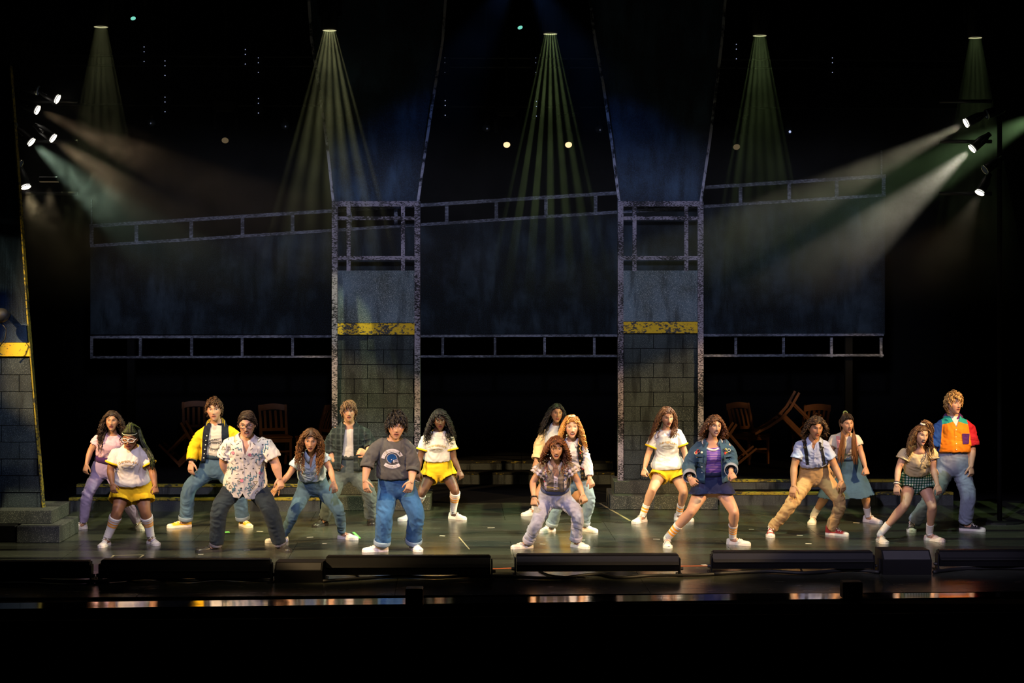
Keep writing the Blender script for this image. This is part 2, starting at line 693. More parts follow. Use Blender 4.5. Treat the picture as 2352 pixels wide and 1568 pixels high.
# polished lip along the front of the stage, and the pit in front of it
mb = MB()
sl = math.atan2(17.18 - 16.24, (2352) * 16.8 / F)
L0, L1 = BP(-200, 1397, 16.22), BP(2560, 1368, 16.98)
dep = .27
vs = []
for z in (-.03, -.002):
    vs += [(L0.x, L0.y, z - .007), (L1.x, L1.y, z - .007), (L1.x, L1.y + dep + .04, z), (L0.x, L0.y + dep, z)]
mb.add(vs, [(0, 3, 2, 1), (4, 5, 6, 7), (0, 1, 5, 4), (1, 2, 6, 5), (2, 3, 7, 6), (3, 0, 4, 7)])
lip = mb.build('trim_1', M_MIRROR, None, False, False)
lip['kind'] = 'structure'
mb = MB()
mb.box((-11, -3.9, -2.6), (11, -3.86, -.05), mat=Matrix.Rotation(math.radians(2.6), 4, 'Z'))
mb.build('wall_front', M_BLACK, None, False, False)['kind'] = 'structure'
mb = MB()
mb.box((-11, -12, -2.7), (11, -3.8, -2.6))
mb.build('trim_2', M_BLACK, None, False, False)['kind'] = 'structure'
mb = MB()
mb.box((-11, 11.6, -.02), (11, 11.7, 9))
mb.build('wall_back', M_BLACK, None, False, False)['kind'] = 'structure'
mb = MB()
mb.box((-10.9, -1, 9.2), (10.9, 11.7, 9.3))
mb.build('ceiling', M_BLACK, None, False, False)['kind'] = 'structure'
mb = MB()
mb.box((-10.9, -1, -.02), (-10.8, 11.6, 9))
mb.build('wall_left', M_BLACK, None, False, False)['kind'] = 'structure'
mb = MB()
mb.box((10.8, -1, -.02), (10.9, 11.6, 9))
mb.build('wall_right', M_BLACK, None, False, False)['kind'] = 'structure'


def slab_px(mb, pts, D, t=.05):
    """a flat piece of scenery: outline at distance D, thickness t going upstage"""
    fr = [BP(x, y, D) for x, y in pts]
    n = len(fr)
    vs = fr + [p + Vector((0, t, 0)) for p in fr]
    fs = [tuple(range(n)), tuple(range(2 * n - 1, n - 1, -1))]
    for k in range(n):
        k2 = (k + 1) % n
        fs.append((k, n + k, n + k2, k2))
    mb.add(vs, fs)


def part_slab(name, mat, parent, pts, D, t=.05):
    mb = MB()
    slab_px(mb, pts, D, t)
    return mb.build(name, mat, parent, False, False)


def rect(x0, y0, x1, y1):
    return [(x0, y1), (x1, y1), (x1, y0), (x0, y0)]


# ---- the two portal columns
def column(name, label, xl, xr, DD, ls, rs, dy):
    c = thing(name, label, 'column')
    D = DD
    pw = 13
    # outer posts, one each side, inner posts and three cross beams of the open frame
    part_slab('post', M_POST, c, rect(xl, 462, xl + pw, 1106), D - .06, .12)
    part_slab('post', M_POST, c, rect(xr - pw, 462, xr, 1106), D - .06, .12)
    for y0, y1 in ((462, 474), (497, 505), (588, 597)):
        part_slab('beam', M_POST, c, rect(xl + pw, y0, xr - pw, y1), D - .03, .06)
    for x0 in (xl + 34, xr - 44):
        part_slab('inner_post', M_POST, c, rect(x0, 474, x0 + 9, 622), D - .022, .05)
    part_slab('panel', M_PANEL, c, rect(xl + pw, 621, xr - pw, 741 + dy), D, .06)
    part_slab('yellow_band', M_YELLOW, c, rect(xl + pw, 742 + dy, xr - pw, 768 + dy), D - .02, .08)
    part_slab('backing', M_JOINT, c, rect(xl + pw, 768 + dy, xr - pw, 1106), D + .015, .06)
    bl, br = xl + pw + 1, xr - pw - 1
    bw = 68
    y = 770 + dy
    row = 0
    while y < 1100:
        h = 33.3
        off = (row % 2) * bw / 2
        x = bl - off * 0.9
        while x < br - 4:
            a, b2 = max(x, bl), min(x + bw, br)
            if b2 - a > 8:
                proud = rng.uniform(0, .012)
                part_slab('block', M_BLOCK, c, rect(a + .7, y + .7, b2 - .7, min(y + h, 1106) - .7), D - proud, .03 + proud)
            x += bw
        y += h
        row += 1
    # flaring head above the frame
    fl = part_slab('flared_head', M_FLARE, c, ls + list(reversed(rs)), D + .01, .05)
    for side, inn in ((ls, 1), (rs, -1)):
        q = list(side)
        w = 6
        pts = [(x, y) for x, y in q] + [(x + inn * w, y) for x, y in reversed(q)]
        part_slab('edge_strip', M_RIB, fl, pts if inn < 0 else list(reversed(pts)), D - .035, .045)
    return c


c1 = column('portal_column', 'grey block column with worn yellow band, left of the pair behind the dancers', 762, 965, 23.75,
            [(762, 462), (748, 330), (730, 205), (712, 90), (702, -60)], [(963, 462), (982, 330), (1002, 200), (1020, 90), (1030, -60)], 0)
c2 = column('portal_column', 'grey block column with worn yellow band, right of the pair near the slatted chairs', 1419, 1616, 23.85,
            [(1419, 462), (1404, 340), (1382, 190), (1362, 80), (1345, -60)], [(1613, 462), (1634, 320), (1650, 190), (1662, 90), (1674, -60)], -3)


def base_box(name, label, x0, x1, x0b, x1b, yb, ym, yt, group=None):
    """two stacked plinth slabs under a column"""
    D = FD(yb)
    c = thing(name, label, 'plinth', BP((x0 + x1) / 2, yb, D))
    for (a, b2, t0, t1, d) in ((x0, x1, 0, .187, D), (x0b, x1b, .187, .352, D + .22)):
        A, B = BP(a, yb, D), BP(b2, yb, D)
        mb = MB()
        mb.bbox((A.x, d - 20, t0), (B.x, d - 20 + .9 - (d - D), t1), .008)
        o = mb.build('plinth_slab', M_STEP, c, False, False)
        o.location = -Vector(c.location)
    return c


base_box('plinth', 'speckled two-step plinth under the left block column', 736, 988, 744, 962, 1173, 0, 0)
base_box('plinth', 'speckled two-step plinth under the right block column', 1401, 1650, 1413, 1640, 1170.5, 0, 0)

# ---- left proscenium leg
leg = thing('portal_leg', 'blue lit block wall leg with slanting yellow edge at stage left edge', 'wall')
Dl = 20.9


def edge_x(y):
    q = [(150, 22), (400, 40), (720, 62), (790, 68), (822, 70), (1168, 98)]
    for (a, xa), (b, xb) in zip(q, q[1:]):
        if y <= b:
            return xa + (xb - xa) * (y - a) / (b - a)
    return q[-1][1]


part_slab('upper_panel', M_FLARE, leg, [(-120, 786), (edge_x(786), 786), (62, 720), (40, 400), (22, 150), (-120, 150)], Dl, .08)
part_slab('yellow_band', M_YELLOW, leg, [(-120, 818), (edge_x(818), 818), (edge_x(787), 787), (-120, 787)], Dl - .02, .1)
part_slab('backing', M_JOINT, leg, [(-120, 1170), (98, 1170), (70, 819), (-120, 819)], Dl + .015, .07)
y, row = 822, 0
while y < 1165:
    h = 38.6
    x = -120 + (0 if row % 2 else 41)
    while x < 98:
        y1 = min(y + h, 1170)
        a, b2 = x, x + 82
        e0, e1 = edge_x(y) - 2, edge_x(y1) - 2
        if e0 - a > 5:
            part_slab('block', M_BLOCK, leg, [(a + .8, y1 - .8), (min(b2, e1) - .8, y1 - .8), (min(b2, e0) - .8, y + .8), (a + .8, y + .8)], Dl - rng.uniform(0, .012), .04)
        x += 82
    y += h
    row += 1
es = [(22, 150), (40, 400), (62, 720), (70, 822), (98, 1169)]
part_slab('edge_strip', M_YEDGE, leg, [(x + 1.5, y) for x, y in reversed(es)] + [(x - 1.5, y) for x, y in es], Dl - .03, .1)
mbp = thing('plinth', 'speckled two-step plinth under the blue lit wall at far left', 'plinth', BP(40, 1247, 20.43))
for (a, b2, z0, z1, d) in ((38, 137, 0, .194, 20.43), (-120, 118, .194, .352, 20.62)):
    A, B = BP(a, 1200, d), BP(b2, 1200, d)
    mb = MB()
    mb.bbox((A.x, d - 20, z0), (B.x, d - 20 + .9, z1), .008)
    mb.build('plinth_slab', M_STEP, mbp, False, False).location = -Vector(mbp.location)
mb = MB()
mb.bbox((BP(-120, 0, 20.5).x, .5, 0), (BP(36, 0, 20.5).x, 1.3, .19), .01)
o = mb.build('plinth_slab', M_BODY, mbp, False, False)
o.location = -Vector(mbp.location)

# ---- painted bridge behind the columns
br = thing('bridge_truss', 'long dark painted bridge with slanting rails behind the two columns', 'scenery')
DB = 24.6


def up(x):
    return 515 - 115 * (x - 205) / 1830


part_slab('upper_rail', M_RAIL, br, [(205, up(205) + 8), (2035, up(2035) + 8), (2035, up(2035)), (205, up(205))], DB - .05, .07)
part_slab('upper_rail', M_RAIL, br, [(207, up(205) + 53), (2035, up(2035) + 51), (2035, up(2035) + 44), (207, up(205) + 46)], DB - .05, .07)
part_slab('lower_rail', M_RAIL, br, [(207, 777), (2030, 771), (2030, 766), (207, 771)], DB - .05, .07)
part_slab('lower_rail', M_RAIL, br, [(207, 823), (2030, 818), (2030, 813), (207, 818)], DB - .05, .07)
for x in (206, 309, 435, 553, 668, 800, 905, 1022, 1136, 1250, 1364, 1480, 1590, 1697, 1809, 1918, 2026):
    part_slab('rung', M_RAIL, br, rect(x, up(x) + 7, x + 8, up(x) + 47), DB - .03, .04)
for x in (207, 319, 437, 553, 669, 800, 900, 1014, 1134, 1248, 1362, 1480, 1590, 1687, 1797, 1907, 2021):
    part_slab('rung', M_RAIL, br, rect(x, 775, x + 6, 820), DB - .03, .04)
for a, b2 in ((207, 764), (764, 963), (963, 1420), (1420, 1615), (1615, 2033)):
    part_slab('grunge_panel', M_BLUE, br, [(a + .6, 768), (b2 - .6, 768), (b2 - .6, up(b2) + 52), (a + .6, up(a) + 52)], DB, .04)
for x in (300, 860, 1515, 1950):
    q = BP(x, 800, DB + .1)
    mb = MB()
    mb.box((q.x - .05, q.y, .309), (q.x + .05, q.y + .1, 3.0))
    mb.build('support_leg', M_BLACK, br, False, False)
for x, y0 in ((210, 458), (2025, 345)):
    part_slab('end_pole', M_RAIL, br, rect(x - 1.5, y0, x + 1.5, up(x) + 4), DB - .02, .03)


# ---- steps with worn yellow nosings
def steps(label, x0, x1, D1, D2, Dback, z1=.178, z2=.31, bare=False):  # bare: nosings coloured dark to stand in for dim upstage light
    c = thing('stage_steps', label, 'steps')
    X0, X1 = BP(x0, 0, D1).x, BP(x1, 0, D1).x
    seg = max(1, round((X1 - X0) / 1.22))
    for (za, zb, d, db) in ((0, z1, D1, D2), (z1, z2, D2, Dback)):
        for k in range(seg):
            a, b2 = X0 + (X1 - X0) * k / seg + .002, X0 + (X1 - X0) * (k + 1) / seg - .002
            mb = MB()
            mb.box((a, d - 20, za), (b2, d - 19.97, zb - .035))
            mb.build('riser', M_RISER, c, False, False)
            mb = MB()
            mb.bbox((a, d - 20.012, zb - .035), (b2, d - 19.9, zb), .004)
            mb.build('nosing', M_YSHADE if bare else M_YEDGE, c, False, False)
            mb = MB()
            mb.box((a, d - 19.9, zb - .03), (b2, db - 20 - .013, zb - .002))
            mb.build('tread', M_BLACK, c, False, False)
    return c


steps('black steps with worn yellow nosings left of the left column', 158, 735, 23.35, 23.75, 27.0)
steps('black steps with worn yellow nosings under the tumbled chairs at right', 1652, 2190, 24.0, 24.35, 27.4)
steps('dim black steps with yellow nosings far upstage between the columns', 985, 1412, 26.6, 27.0, 30.0, bare=True)  # bare: nosings coloured dark for the dim upstage light


# ================================================================ chairs
def chair_mesh():
    parts = []
    W, Dp, SH = .42, .42, .45

    def add(name, fn):
        mb = MB()
        fn(mb)
        parts.append((name, mb))
    add('seat', lambda m: m.bbox((-W / 2, -Dp / 2, SH - .03), (W / 2, Dp / 2, SH), .008))
    for s in (-1, 1):
        def fl(m, s=s):
            m.tube([(s * (W / 2 - .03), -Dp / 2 + .03, SH - .03), (s * (W / 2 - .028), -Dp / 2 + .025, 0)], [.026, .019], 4, ref=(1, 1, 0))
        add('front_leg', fl)

        def rl(m, s=s):
            pts = [(s * (W / 2 - .02), Dp / 2 + .06, 0), (s * (W / 2 - .02), Dp / 2 - .01, .25), (s * (W / 2 - .02), Dp / 2 - .02, .45), (s * (W / 2 - .02), Dp / 2 + .02, .66), (s * (W / 2 - .015), Dp / 2 + .09, .88)]
            m.tube(pts, [.024, .028, .030, .026, .022], 4, ref=(1, 1, 0))
        add('back_post', rl)
    def top(m):
        rg = []
        for i in range(9):
            t = i / 8 * 2 - 1
            x = t * (W / 2 + .005)
            z = .84 + .03 * (1 - t * t)
            y = Dp / 2 + .075 + .02 * (1 - t * t)
            rg.append([(x, y - .012, z - .055), (x, y + .012, z - .06), (x, y + .022, z + .03), (x, y - .002, z + .03)])
        m.rings(rg)
    add('top_rail', top)
    add('lower_rail', lambda m: m.bbox((-W / 2 + .03, Dp / 2 - .03, .50), (W / 2 - .03, Dp / 2 - .005, .545), .004))
    for k in range(4):
        def slat(m, k=k):
            x = -.12 + k * .08
            rg = []
            for z, y in ((.54, Dp / 2 - .02), (.66, Dp / 2 + .015), (.80, Dp / 2 + .07)):
                rg.append([(x - .018, y - .006, z), (x + .018, y - .006, z), (x + .018, y + .006, z), (x - .018, y + .006, z)])
            m.rings(rg)
        add('slat', slat)
    add('apron', lambda m: m.bbox((-W / 2 + .04, -Dp / 2 + .02, SH - .09), (W / 2 - .04, -Dp / 2 + .04, SH - .03), .003))
    add('stretcher', lambda m: m.bbox((-W / 2 + .03, -Dp / 2 + .02, .21), (W / 2 - .03, -Dp / 2 + .04, .24), .003))
    for s in (-1, 1):
        add('side_rail', lambda m, s=s: m.bbox((s * (W / 2 - .04) - .008, -Dp / 2 + .04, SH - .085), (s * (W / 2 - .04) + .008, Dp / 2 - .03, SH - .03), .003))
        add('stretcher', lambda m, s=s: m.bbox((s * (W / 2 - .03) - .009, -Dp / 2 + .04, .15), (s * (W / 2 - .03) + .009, Dp / 2 + .0, .18), .003))
    return parts


chair0 = None


def chair(label, loc, rot, rest=True):
    global chair0
    if chair0 is None:
        c = thing('wooden_chair', label, 'chair', loc, 'tumbled wooden chairs')
        for n, mb in chair_mesh():
            mb.build(n, M_WOOD, c, False, False)
        chair0 = c
    else:
        c = copy_tree(chair0)
    c.location = loc
    c['label'] = label
    if isinstance(rot, Matrix):
        c.rotation_euler = rot.to_euler()
    else:
        c.rotation_euler = rot
    if isinstance(rot, Matrix) and rest:
        bpy.context.view_layer.update()
        lo = min((o.matrix_world @ v.co).z for o in c.children for v in o.data.vertices)
        c.location.z += .313 - lo
    return c


def tipped(px, py, D, ang, flip=False, yaw=0):
    """a chair seen from its side, rolled by ang degrees in the picture plane; (px,py) is the middle of the seat"""
    side = Matrix.Rotation(math.radians(-90 if flip else 90), 4, 'Z')   # front of the chair to image right (or left)
    roll = Matrix.Rotation(math.radians(-ang), 4, 'Y')
    Rm = Matrix.Rotation(math.radians(yaw), 4, 'Z') @ roll @ side
    p = BP(px, py, D)
    return p - (Rm @ Vector((0, 0, .44))), Rm


def up_chair(px, py, yaw, z=.31):
    D = FD(py, z)
    p = BP(px, py, D)
    p.z = z
    return p, (0, 0, math.radians(yaw))


p, r = up_chair(1724, 1064, 32)
chair('upright slatted wooden chair on the right steps with another tipped on its seat', p, r)
p, r = tipped(1812, 978, 26.2, 135, True)
chair('wooden chair tipped upside down, leaning on the seat of the upright one at right', p, r, False)
p, r = up_chair(1858, 1062, 195)
chair('dim upright wooden chair behind the man in suspenders', p, r)
p, r = tipped(1662, 1062, 25.9, 130, True)
chair('wooden chair toppled low behind the denim jacket, legs pointing up', p, r)
p, r = tipped(440, 1058, 26.2, -135)
chair('toppled wooden chair behind the yellow sleeve, legs up to the left', p, r)
p, r = up_chair(452, 1060, 12)
chair('dim upright wooden chair left of the varsity jacket', p, r)
p, r = up_chair(634, 1070, 18)
chair('upright slatted wooden chair right of the patterned shirt', p, r)
p, r = up_chair(722, 1072, -55)
chair('wooden chair seen from its edge beside the left column', p, r)


# ================================================================ lighting rig
def frame_to(direction, upv=(0, 0, 1)):
    d = Vector(direction).normalized()
    return d.to_track_quat('-Z', 'Y').to_matrix().to_4x4()


M_LENS = emit_mat('lit_lens', (1.0, .93, .80), 9)
M_LENS_W = emit_mat('lit_lens_warm', (1.0, .64, .34), 1.5)
M_LENS_D = emit_mat('lit_lens_dim', (1.0, .72, .38), .10)
M_LENS_F = emit_mat('lit_lens_fan', (.80, .74, .42), .45)
M_LENS_T = emit_mat('lit_lens_teal', (.25, .9, .7), .8)
M_LED_GLINT = emit_mat('indicator_glint_glow', (.55, .65, 1.0), .8)  # LED dots, and the brightest glint painted on a globe
M_GLINT = emit_mat('glint_glow', (.45, .5, .8), .12)  # weak glow standing in for reflected glints on the unlit globes
M_GLASS_DARK = flat_mat('dark_glass', (.10, .14, .24), .12, .9)


def par_can(label, px, py, D, aim, r=.085, length=.26, lens=None, group=None):
    """a par can: body, rim, lens, yoke, clamp; aim is a point in the room"""
    p = BP(px, py, D)
    c = thing('par_can', label, 'stage light', p, group)
    Rm = frame_to(Vector(aim) - p)
    c.rotation_euler = Rm.to_euler()
    mb = MB()
    mb.tube([(0, 0, .02), (0, 0, .03), (0, 0, length * .7), (0, 0, length), (0, 0, length + .01)], [r * .9, r, r * .92, r * .55, r * .5], 16)
    mb.build('housing', M_BODY, c, True, False)
    mb = MB()
    mb.tube([(r * math.cos(a) * 1.03, r * math.sin(a) * 1.03, 0) for a in np.linspace(0, 2 * math.pi, 20, endpoint=False)], r * .09, 6, closed=True)
    mb.build('lens_rim', M_METAL, c, True, False)
    mb = MB()
    mb.tube([(0, 0, .012), (0, 0, .0)], [r * .95, r * .93], 18)
    mb.build('lens', lens or M_LENS, c, False, False)
    mb = MB()
    mb.tube([(math.cos(a) * r * 1.2, 0, .12 + math.sin(a) * r * 1.6) for a in np.linspace(0, math.pi, 9)], .012, 4)
    y = mb.build('yoke', M_BODY, c, False, False)
    mb = MB()
    mb.bbox((-.03, -.03, .12 + r * 1.6), (.03, .03, .12 + r * 1.6 + .08), .008)
    mb.build('clamp', M_BODY, y, False, False)
    return c, p


def beam(p, aim, power, color, size, name='beam_lamp', gobo=None, radius=.05, blend=.35):
    d = (Vector(aim) - p).normalized()
    lamp(name, p + d * .05, aim, power, color, size, blend, radius, gobo)


# booms at both sides
for lab, px, D in (('black lighting boom pipe at the left edge', 40, 22.3), ('black lighting boom pipe at the right edge', 2296, 22.3)):
    p = BP(px, 0, D)
    c = thing('lighting_boom', lab, 'boom', (p.x, p.y, 0))
    mb = MB()
    mb.cyl((0, 0, 0), (0, 0, 6.8), .03)
    mb.build('pipe', M_BLACK, c, True, False)
    mb = MB()
    mb.cyl((0, 0, 0), (0, 0, .02), .3, .3, 20)
    mb.build('base_plate', M_BODY, c, False, False)
    for z in (4.1, 4.75, 5.25):
        mb = MB()
        mb.cyl((-.1, 0, z), (.75 * (1 if px < 1000 else -1), 0, z), .024)
        mb.build('side_arm', M_BODY, c, True, False)

DS = 22.0
for lab, px, py, tx, ty, pw, colr, sz in (
        ('lit par can at left, upper right of the boom cluster', 133, 228, 520, 420, 60, (1, .70, .40), 14),
        ('lit par can at left, second highest of the boom cluster', 87, 253, 620, 500, 700, (1, .68, .38), 18),
        ('brightest greenish par can at left, over the low slanting rail', 73, 327, 420, 620, 1100, (.66, .95, .66), 26),
        ('lit par can at left pointing down to centre stage', 123, 318, 560, 640, 700, (1, .74, .42), 24),
        ('lowest lit par can of the left boom', 60, 430, 100, 560, 110, (1, .80, .42), 44)):
    c, p = par_can(lab, px, py, DS, BP(tx, ty, DS - .22), .062)
    beam(p, BP(tx, ty, DS - .2), pw, colr, sz)
for lab, px, py, tx, ty, pw, colr, sz in (
        ('upper bright par can at right, beam running left', 2218, 283, 1700, 540, 3600, (.92, .84, .56), 15),
        ('lower bright par can at right, wide pale beam', 2232, 342, 1820, 690, 5200, (.92, .84, .64), 23),
        ('lowest lit par can of the right boom', 2250, 443, 2190, 560, 120, (1, .84, .55), 40)):
    c, p = par_can(lab, px, py, DS, BP(tx, ty, DS - .22), .062)
    beam(p, BP(tx, ty, DS - .2), pw, colr, sz)
beam(BP(2420, 248, DS + .5), BP(1900, 520, DS + .5), 2200, (.40, .70, .28), 22, 'beam_lamp_offstage')
for lab, px, py, tx, ty in (('unlit black par can on the left boom, above the bright ones', 88, 208, 400, 300), ('unlit black par can on the left boom, outermost', 34, 292, 300, 420), ('unlit black par can on the left boom, over the lowest lit one', 46, 378, 250, 520), ('unlit black par can on the right boom', 2262, 390, 2100, 500), ('unlit black par can on the right boom, topmost', 2266, 262, 2000, 340)):
    par_can(lab, px, py, DS, BP(tx, ty, DS - .22), .062, .24, M_GLASS_DARK)
mb_bar = thing('strip_light', 'short black strip light lit downwards under the left boom', 'stage light', BP(113, 417, 22.0))
mb = MB()
mb.bbox((-.12, -.05, 0), (.12, .05, .06), .01)
mb.build('housing', M_BODY, mb_bar, False, False)
mb = MB()
mb.box((-.11, -.04, -.006), (.11, .04, 0))
mb.build('lens', M_LENS_D, mb_bar, False, False)
beam(BP(113, 421, 22.0), BP(118, 560, 22.0), 40, (1, .8, .45), 40)


# overhead heads with fan gobos, teal heads, back par heads, unlit globes
def head(label, px, py, D, lens_mat, r=.07, tilt=(0, 0, -1), name='moving_head', base=True):
    p = BP(px, py, D)
    c = thing(name, label, 'stage light', p)
    Rm = frame_to(tilt).to_3x3().to_4x4()
    mb = MB()
    mb.tube([Rm @ Vector(q) for q in ((0, 0, .01), (0, 0, .03), (0, 0, .12), (0, 0, .24), (0, 0, .30))], [r * 1.1, r * 1.25, r * 1.5, r * 1.5, r * .9], 16)
    mb.build('housing', M_BODY, c, True, False)
    mb = MB()
    mb.tube([Rm @ Vector((0, 0, .015)), Rm @ Vector((0, 0, 0))], [r, r * .98], 18)
    mb.build('lens', lens_mat, c, False, False)
    top = Vector((0, 0, .46))
    mb = MB()
    mb.tube([(-.15, 0, .18), (-.16, 0, .34), (-.12, 0, .44), (.12, 0, .44), (.16, 0, .34), (.15, 0, .18)], .03, 6)
    mb.build('yoke', M_BODY, c, False, False)
    mb = MB()
    mb.bbox((-.17, -.12, .45), (.17, .12, .58), .02)
    mb.build('base', M_BODY, c, False, False)
    mb = MB()
    mb.cyl((0, 0, .57), (0, 0, 9.2 - p.z), .02)
    mb.build('hanger_pipe', M_BODY, c, False, False)
    return c, p


ORD = ('far left, in front of the boom cluster', 'over the left column', 'over centre stage', 'right of the right column', 'at far right over the right boom')


def fan_head(label, px, py, D):
    """a head hanging straight down: hollow barrel, glowing lens ring at its mouth"""
    p = BP(px, py, D)
    c = thing('moving_head', label, 'stage light', p)
    mb = MB()
    n = 18

    def circ(r, z):
        return [(r * math.cos(2 * math.pi * q / n), r * math.sin(2 * math.pi * q / n), z) for q in range(n)]
    mb.rings([circ(.092, .0), circ(.105, .03), (circ(.115, .40)), circ(.07, .46), circ(.05, .46), circ(.088, .43), circ(.088, .0)], None, False, True)
    mb.build('housing', M_BODY, c, True, False)
    mb = MB()
    mb.rings([circ(.076, .012), circ(.088, .012), circ(.088, -.002), circ(.076, -.002)], None, False, True)
    mb.build('lens_ring', M_LENS_F, c, False, False)
    mb = MB()
    mb.tube([(-.13, 0, .18), (-.14, 0, .42), (-.10, 0, .52), (.10, 0, .52), (.14, 0, .42), (.13, 0, .18)], .025, 6)
    mb.build('yoke', M_BODY, c, False, False)
    mb = MB()
    mb.bbox((-.15, -.12, .53), (.15, .12, .66), .02)
    mb.build('base', M_BODY, c, False, False)
    mb = MB()
    mb.cyl((0, 0, .65), (0, 0, 9.2 - p.z), .02)
    mb.build('hanger_pipe', M_BODY, c, False, False)
    return p


for k, (px, py, D, pw, ha) in enumerate(((232, 62, 22.5, 1000, 11), (757, 70, 22.75, 1700, 15.5), (1264, 78, 23.0, 1400, 13), (1745, 82, 23.25, 1300, 11), (2240, 87, 23.4, 700, 10))):
    p = fan_head('overhead moving head throwing pale shafts, ' + ORD[k], px, py, D)
    th = math.tan(math.radians(ha))
    q = p + Vector((0, 0, .072 / th))
    lamp('fan_lamp', q, q + Vector((0, 0, -5)), pw, (.78, .80, .36) if k < 2 else (.58, .82, .30), ha * 2.1, .12, .006, gobo_fan(6, th))
for lab, px, py in (('teal lit moving head, small, at upper left', 306, 43), ('teal lit moving head, small, left of the centre fan', 1195, 64)):
    c, p = head(lab, px, py, 24.5, M_LENS_T, .035, (.35, -.5, -1))
    beam(p, p + Vector((1.2, -.6, -2)), 14, (.2, .9, .75), 30)
for lab, px, py, mt, pw in (('warm lit par head above centre, left one', 1164, 333, M_LENS_W, 90), ('warm lit par head above centre, right one', 1306, 333, M_LENS_W, 90),
                            ('dim warm par head upper left of the left column', 517, 323, M_LENS_D, 0), ('dim warm par head just right of the right column', 1692, 338, M_LENS_D, 0)):
    c, p = head(lab, px, py, 26.0, mt, .05, (.05, -.8, -.75), 'wash_lamp')
    if pw:
        beam(p, p + Vector((.15, -.6, -2.0)), pw, (1, .72, .38), 36)
for k, (px, py) in enumerate(((348, 281), (655, 288), (1117, 293), (1376, 296), (1811, 300))):
    p = BP(px, py, 26.0)
    c = thing('globe_light', 'unlit dark glass globe light, ' + ('leftmost on the upper pipe', 'left of the left column head', 'right of the left column head', 'left of the right column head', 'right of the right column head')[k], 'stage light', p)
    mb = MB()
    mb.ball((0, 0, 0), .062, 16, 10)
    mb.build('globe', M_GLASS_DARK, c, True, False)
    mb = MB()
    mb.ball((.012 if k else 0, -.058, -.02), (.011, .008, .013) if k < 4 else (.018, .010, .020), 8, 6)
    mb.build('painted_glint', M_LED_GLINT if k == 4 else M_GLINT, c, True, False)  # glint on the globe glass, added as a small glowing ball
    mb = MB()
    mb.cyl((0, .0, .05), (0, 0, .16), .04, .03)
    mb.build('cap', M_BODY, c, True, False)
    mb = MB()
    mb.cyl((0, 0, .16), (0, 0, 9.2 - p.z), .008)
    mb.build('stem', M_BODY, c, False, False)

for k, (px, py) in enumerate(((333, 125), (381, 157), (381, 240), (565, 131), (595, 150), (595, 243), (1023, 150), (1023, 248), (1231, 150), (1232, 250), (1690, 119), (1910, 150))):
    p = BP(px, py, 25.9 if py < 200 else 25.7)
    where = ('upper left, first from the left', 'upper left, on the second pipe', 'upper left, on the low pipe', 'upper left, near the left column head', 'upper left, close to the left column', 'left of the left column, low pipe', 'between the columns, upper left pipe', 'between the columns, low pipe', 'in the centre fan', 'below the centre fan', 'right of the right column', 'at upper right')[k]
    c = thing('hanging_dimmer', 'unlit black hanging fixture with tiny indicator dots, ' + where, 'stage light', p)
    mb = MB()
    mb.bbox((-.07, -.06, -.14), (.07, .06, .14), .02)
    mb.build('housing', M_BODY, c, False, False)
    mb = MB()
    mb.cyl((0, 0, .13), (0, 0, 9.2 - p.z), .006)
    mb.build('hanger_cable', M_BODY, c, False, False)
    for z in (-.11, .03, .10):
        mb = MB()
        mb.ball((0, -.066, z), .0065, 6, 4)
        mb.build('indicator_light', M_LED_GLINT, c, False, False)
for lab, y0, y1, D in (('thin upper lighting pipe hung across the stage', 127, 140, 26.1), ('thin second lighting pipe hung across the stage', 150, 158, 26.2), ('thin lower lighting pipe hung across the stage', 240, 250, 26.1)):
    A, B = BP(120, y0, D), BP(2200, y1, D)
    c = thing('lighting_pipe', lab, 'pipe', (A + B) / 2)
    mb = MB()
    mb.cyl(A - (A + B) / 2, B - (A + B) / 2, .016, None, 8)
    mb.build('pipe', M_GREY, c, True, False)
    for t in (.1, .35, .6, .85):
        q = A.lerp(B, t) - (A + B) / 2
        mb = MB()
        mb.cyl(q, q + Vector((0, 0, 9.2 - ((A + B) / 2).z - q.z)), .004, None, 5)
        mb.build('hanger_cable', M_BODY, c, False, False)

# loudspeaker on the left leg
p = BP(2, 724, 20.6)
c = thing('dome_loudspeaker', 'round black loudspeaker fixed to the blue wall at the left edge', 'speaker', p)
mb = MB()
mb.ball((0, 0, 0), (.10, .09, .085), 16, 10)
mb.build('housing', M_RUBBER, c, True, False)
mb = MB()
mb.tube([(.0, .0, -.08), (.06, .02, -.16), (.04, .04, -.27), (-.03, .05, -.36)], .008, 6)
mb.build('cable', M_RUBBER, c, True, False)
mb = MB()
mb.bbox((-.03, .02, -.02), (.03, .3, .02), .005)
mb.build('bracket', M_BODY, c, False, False)


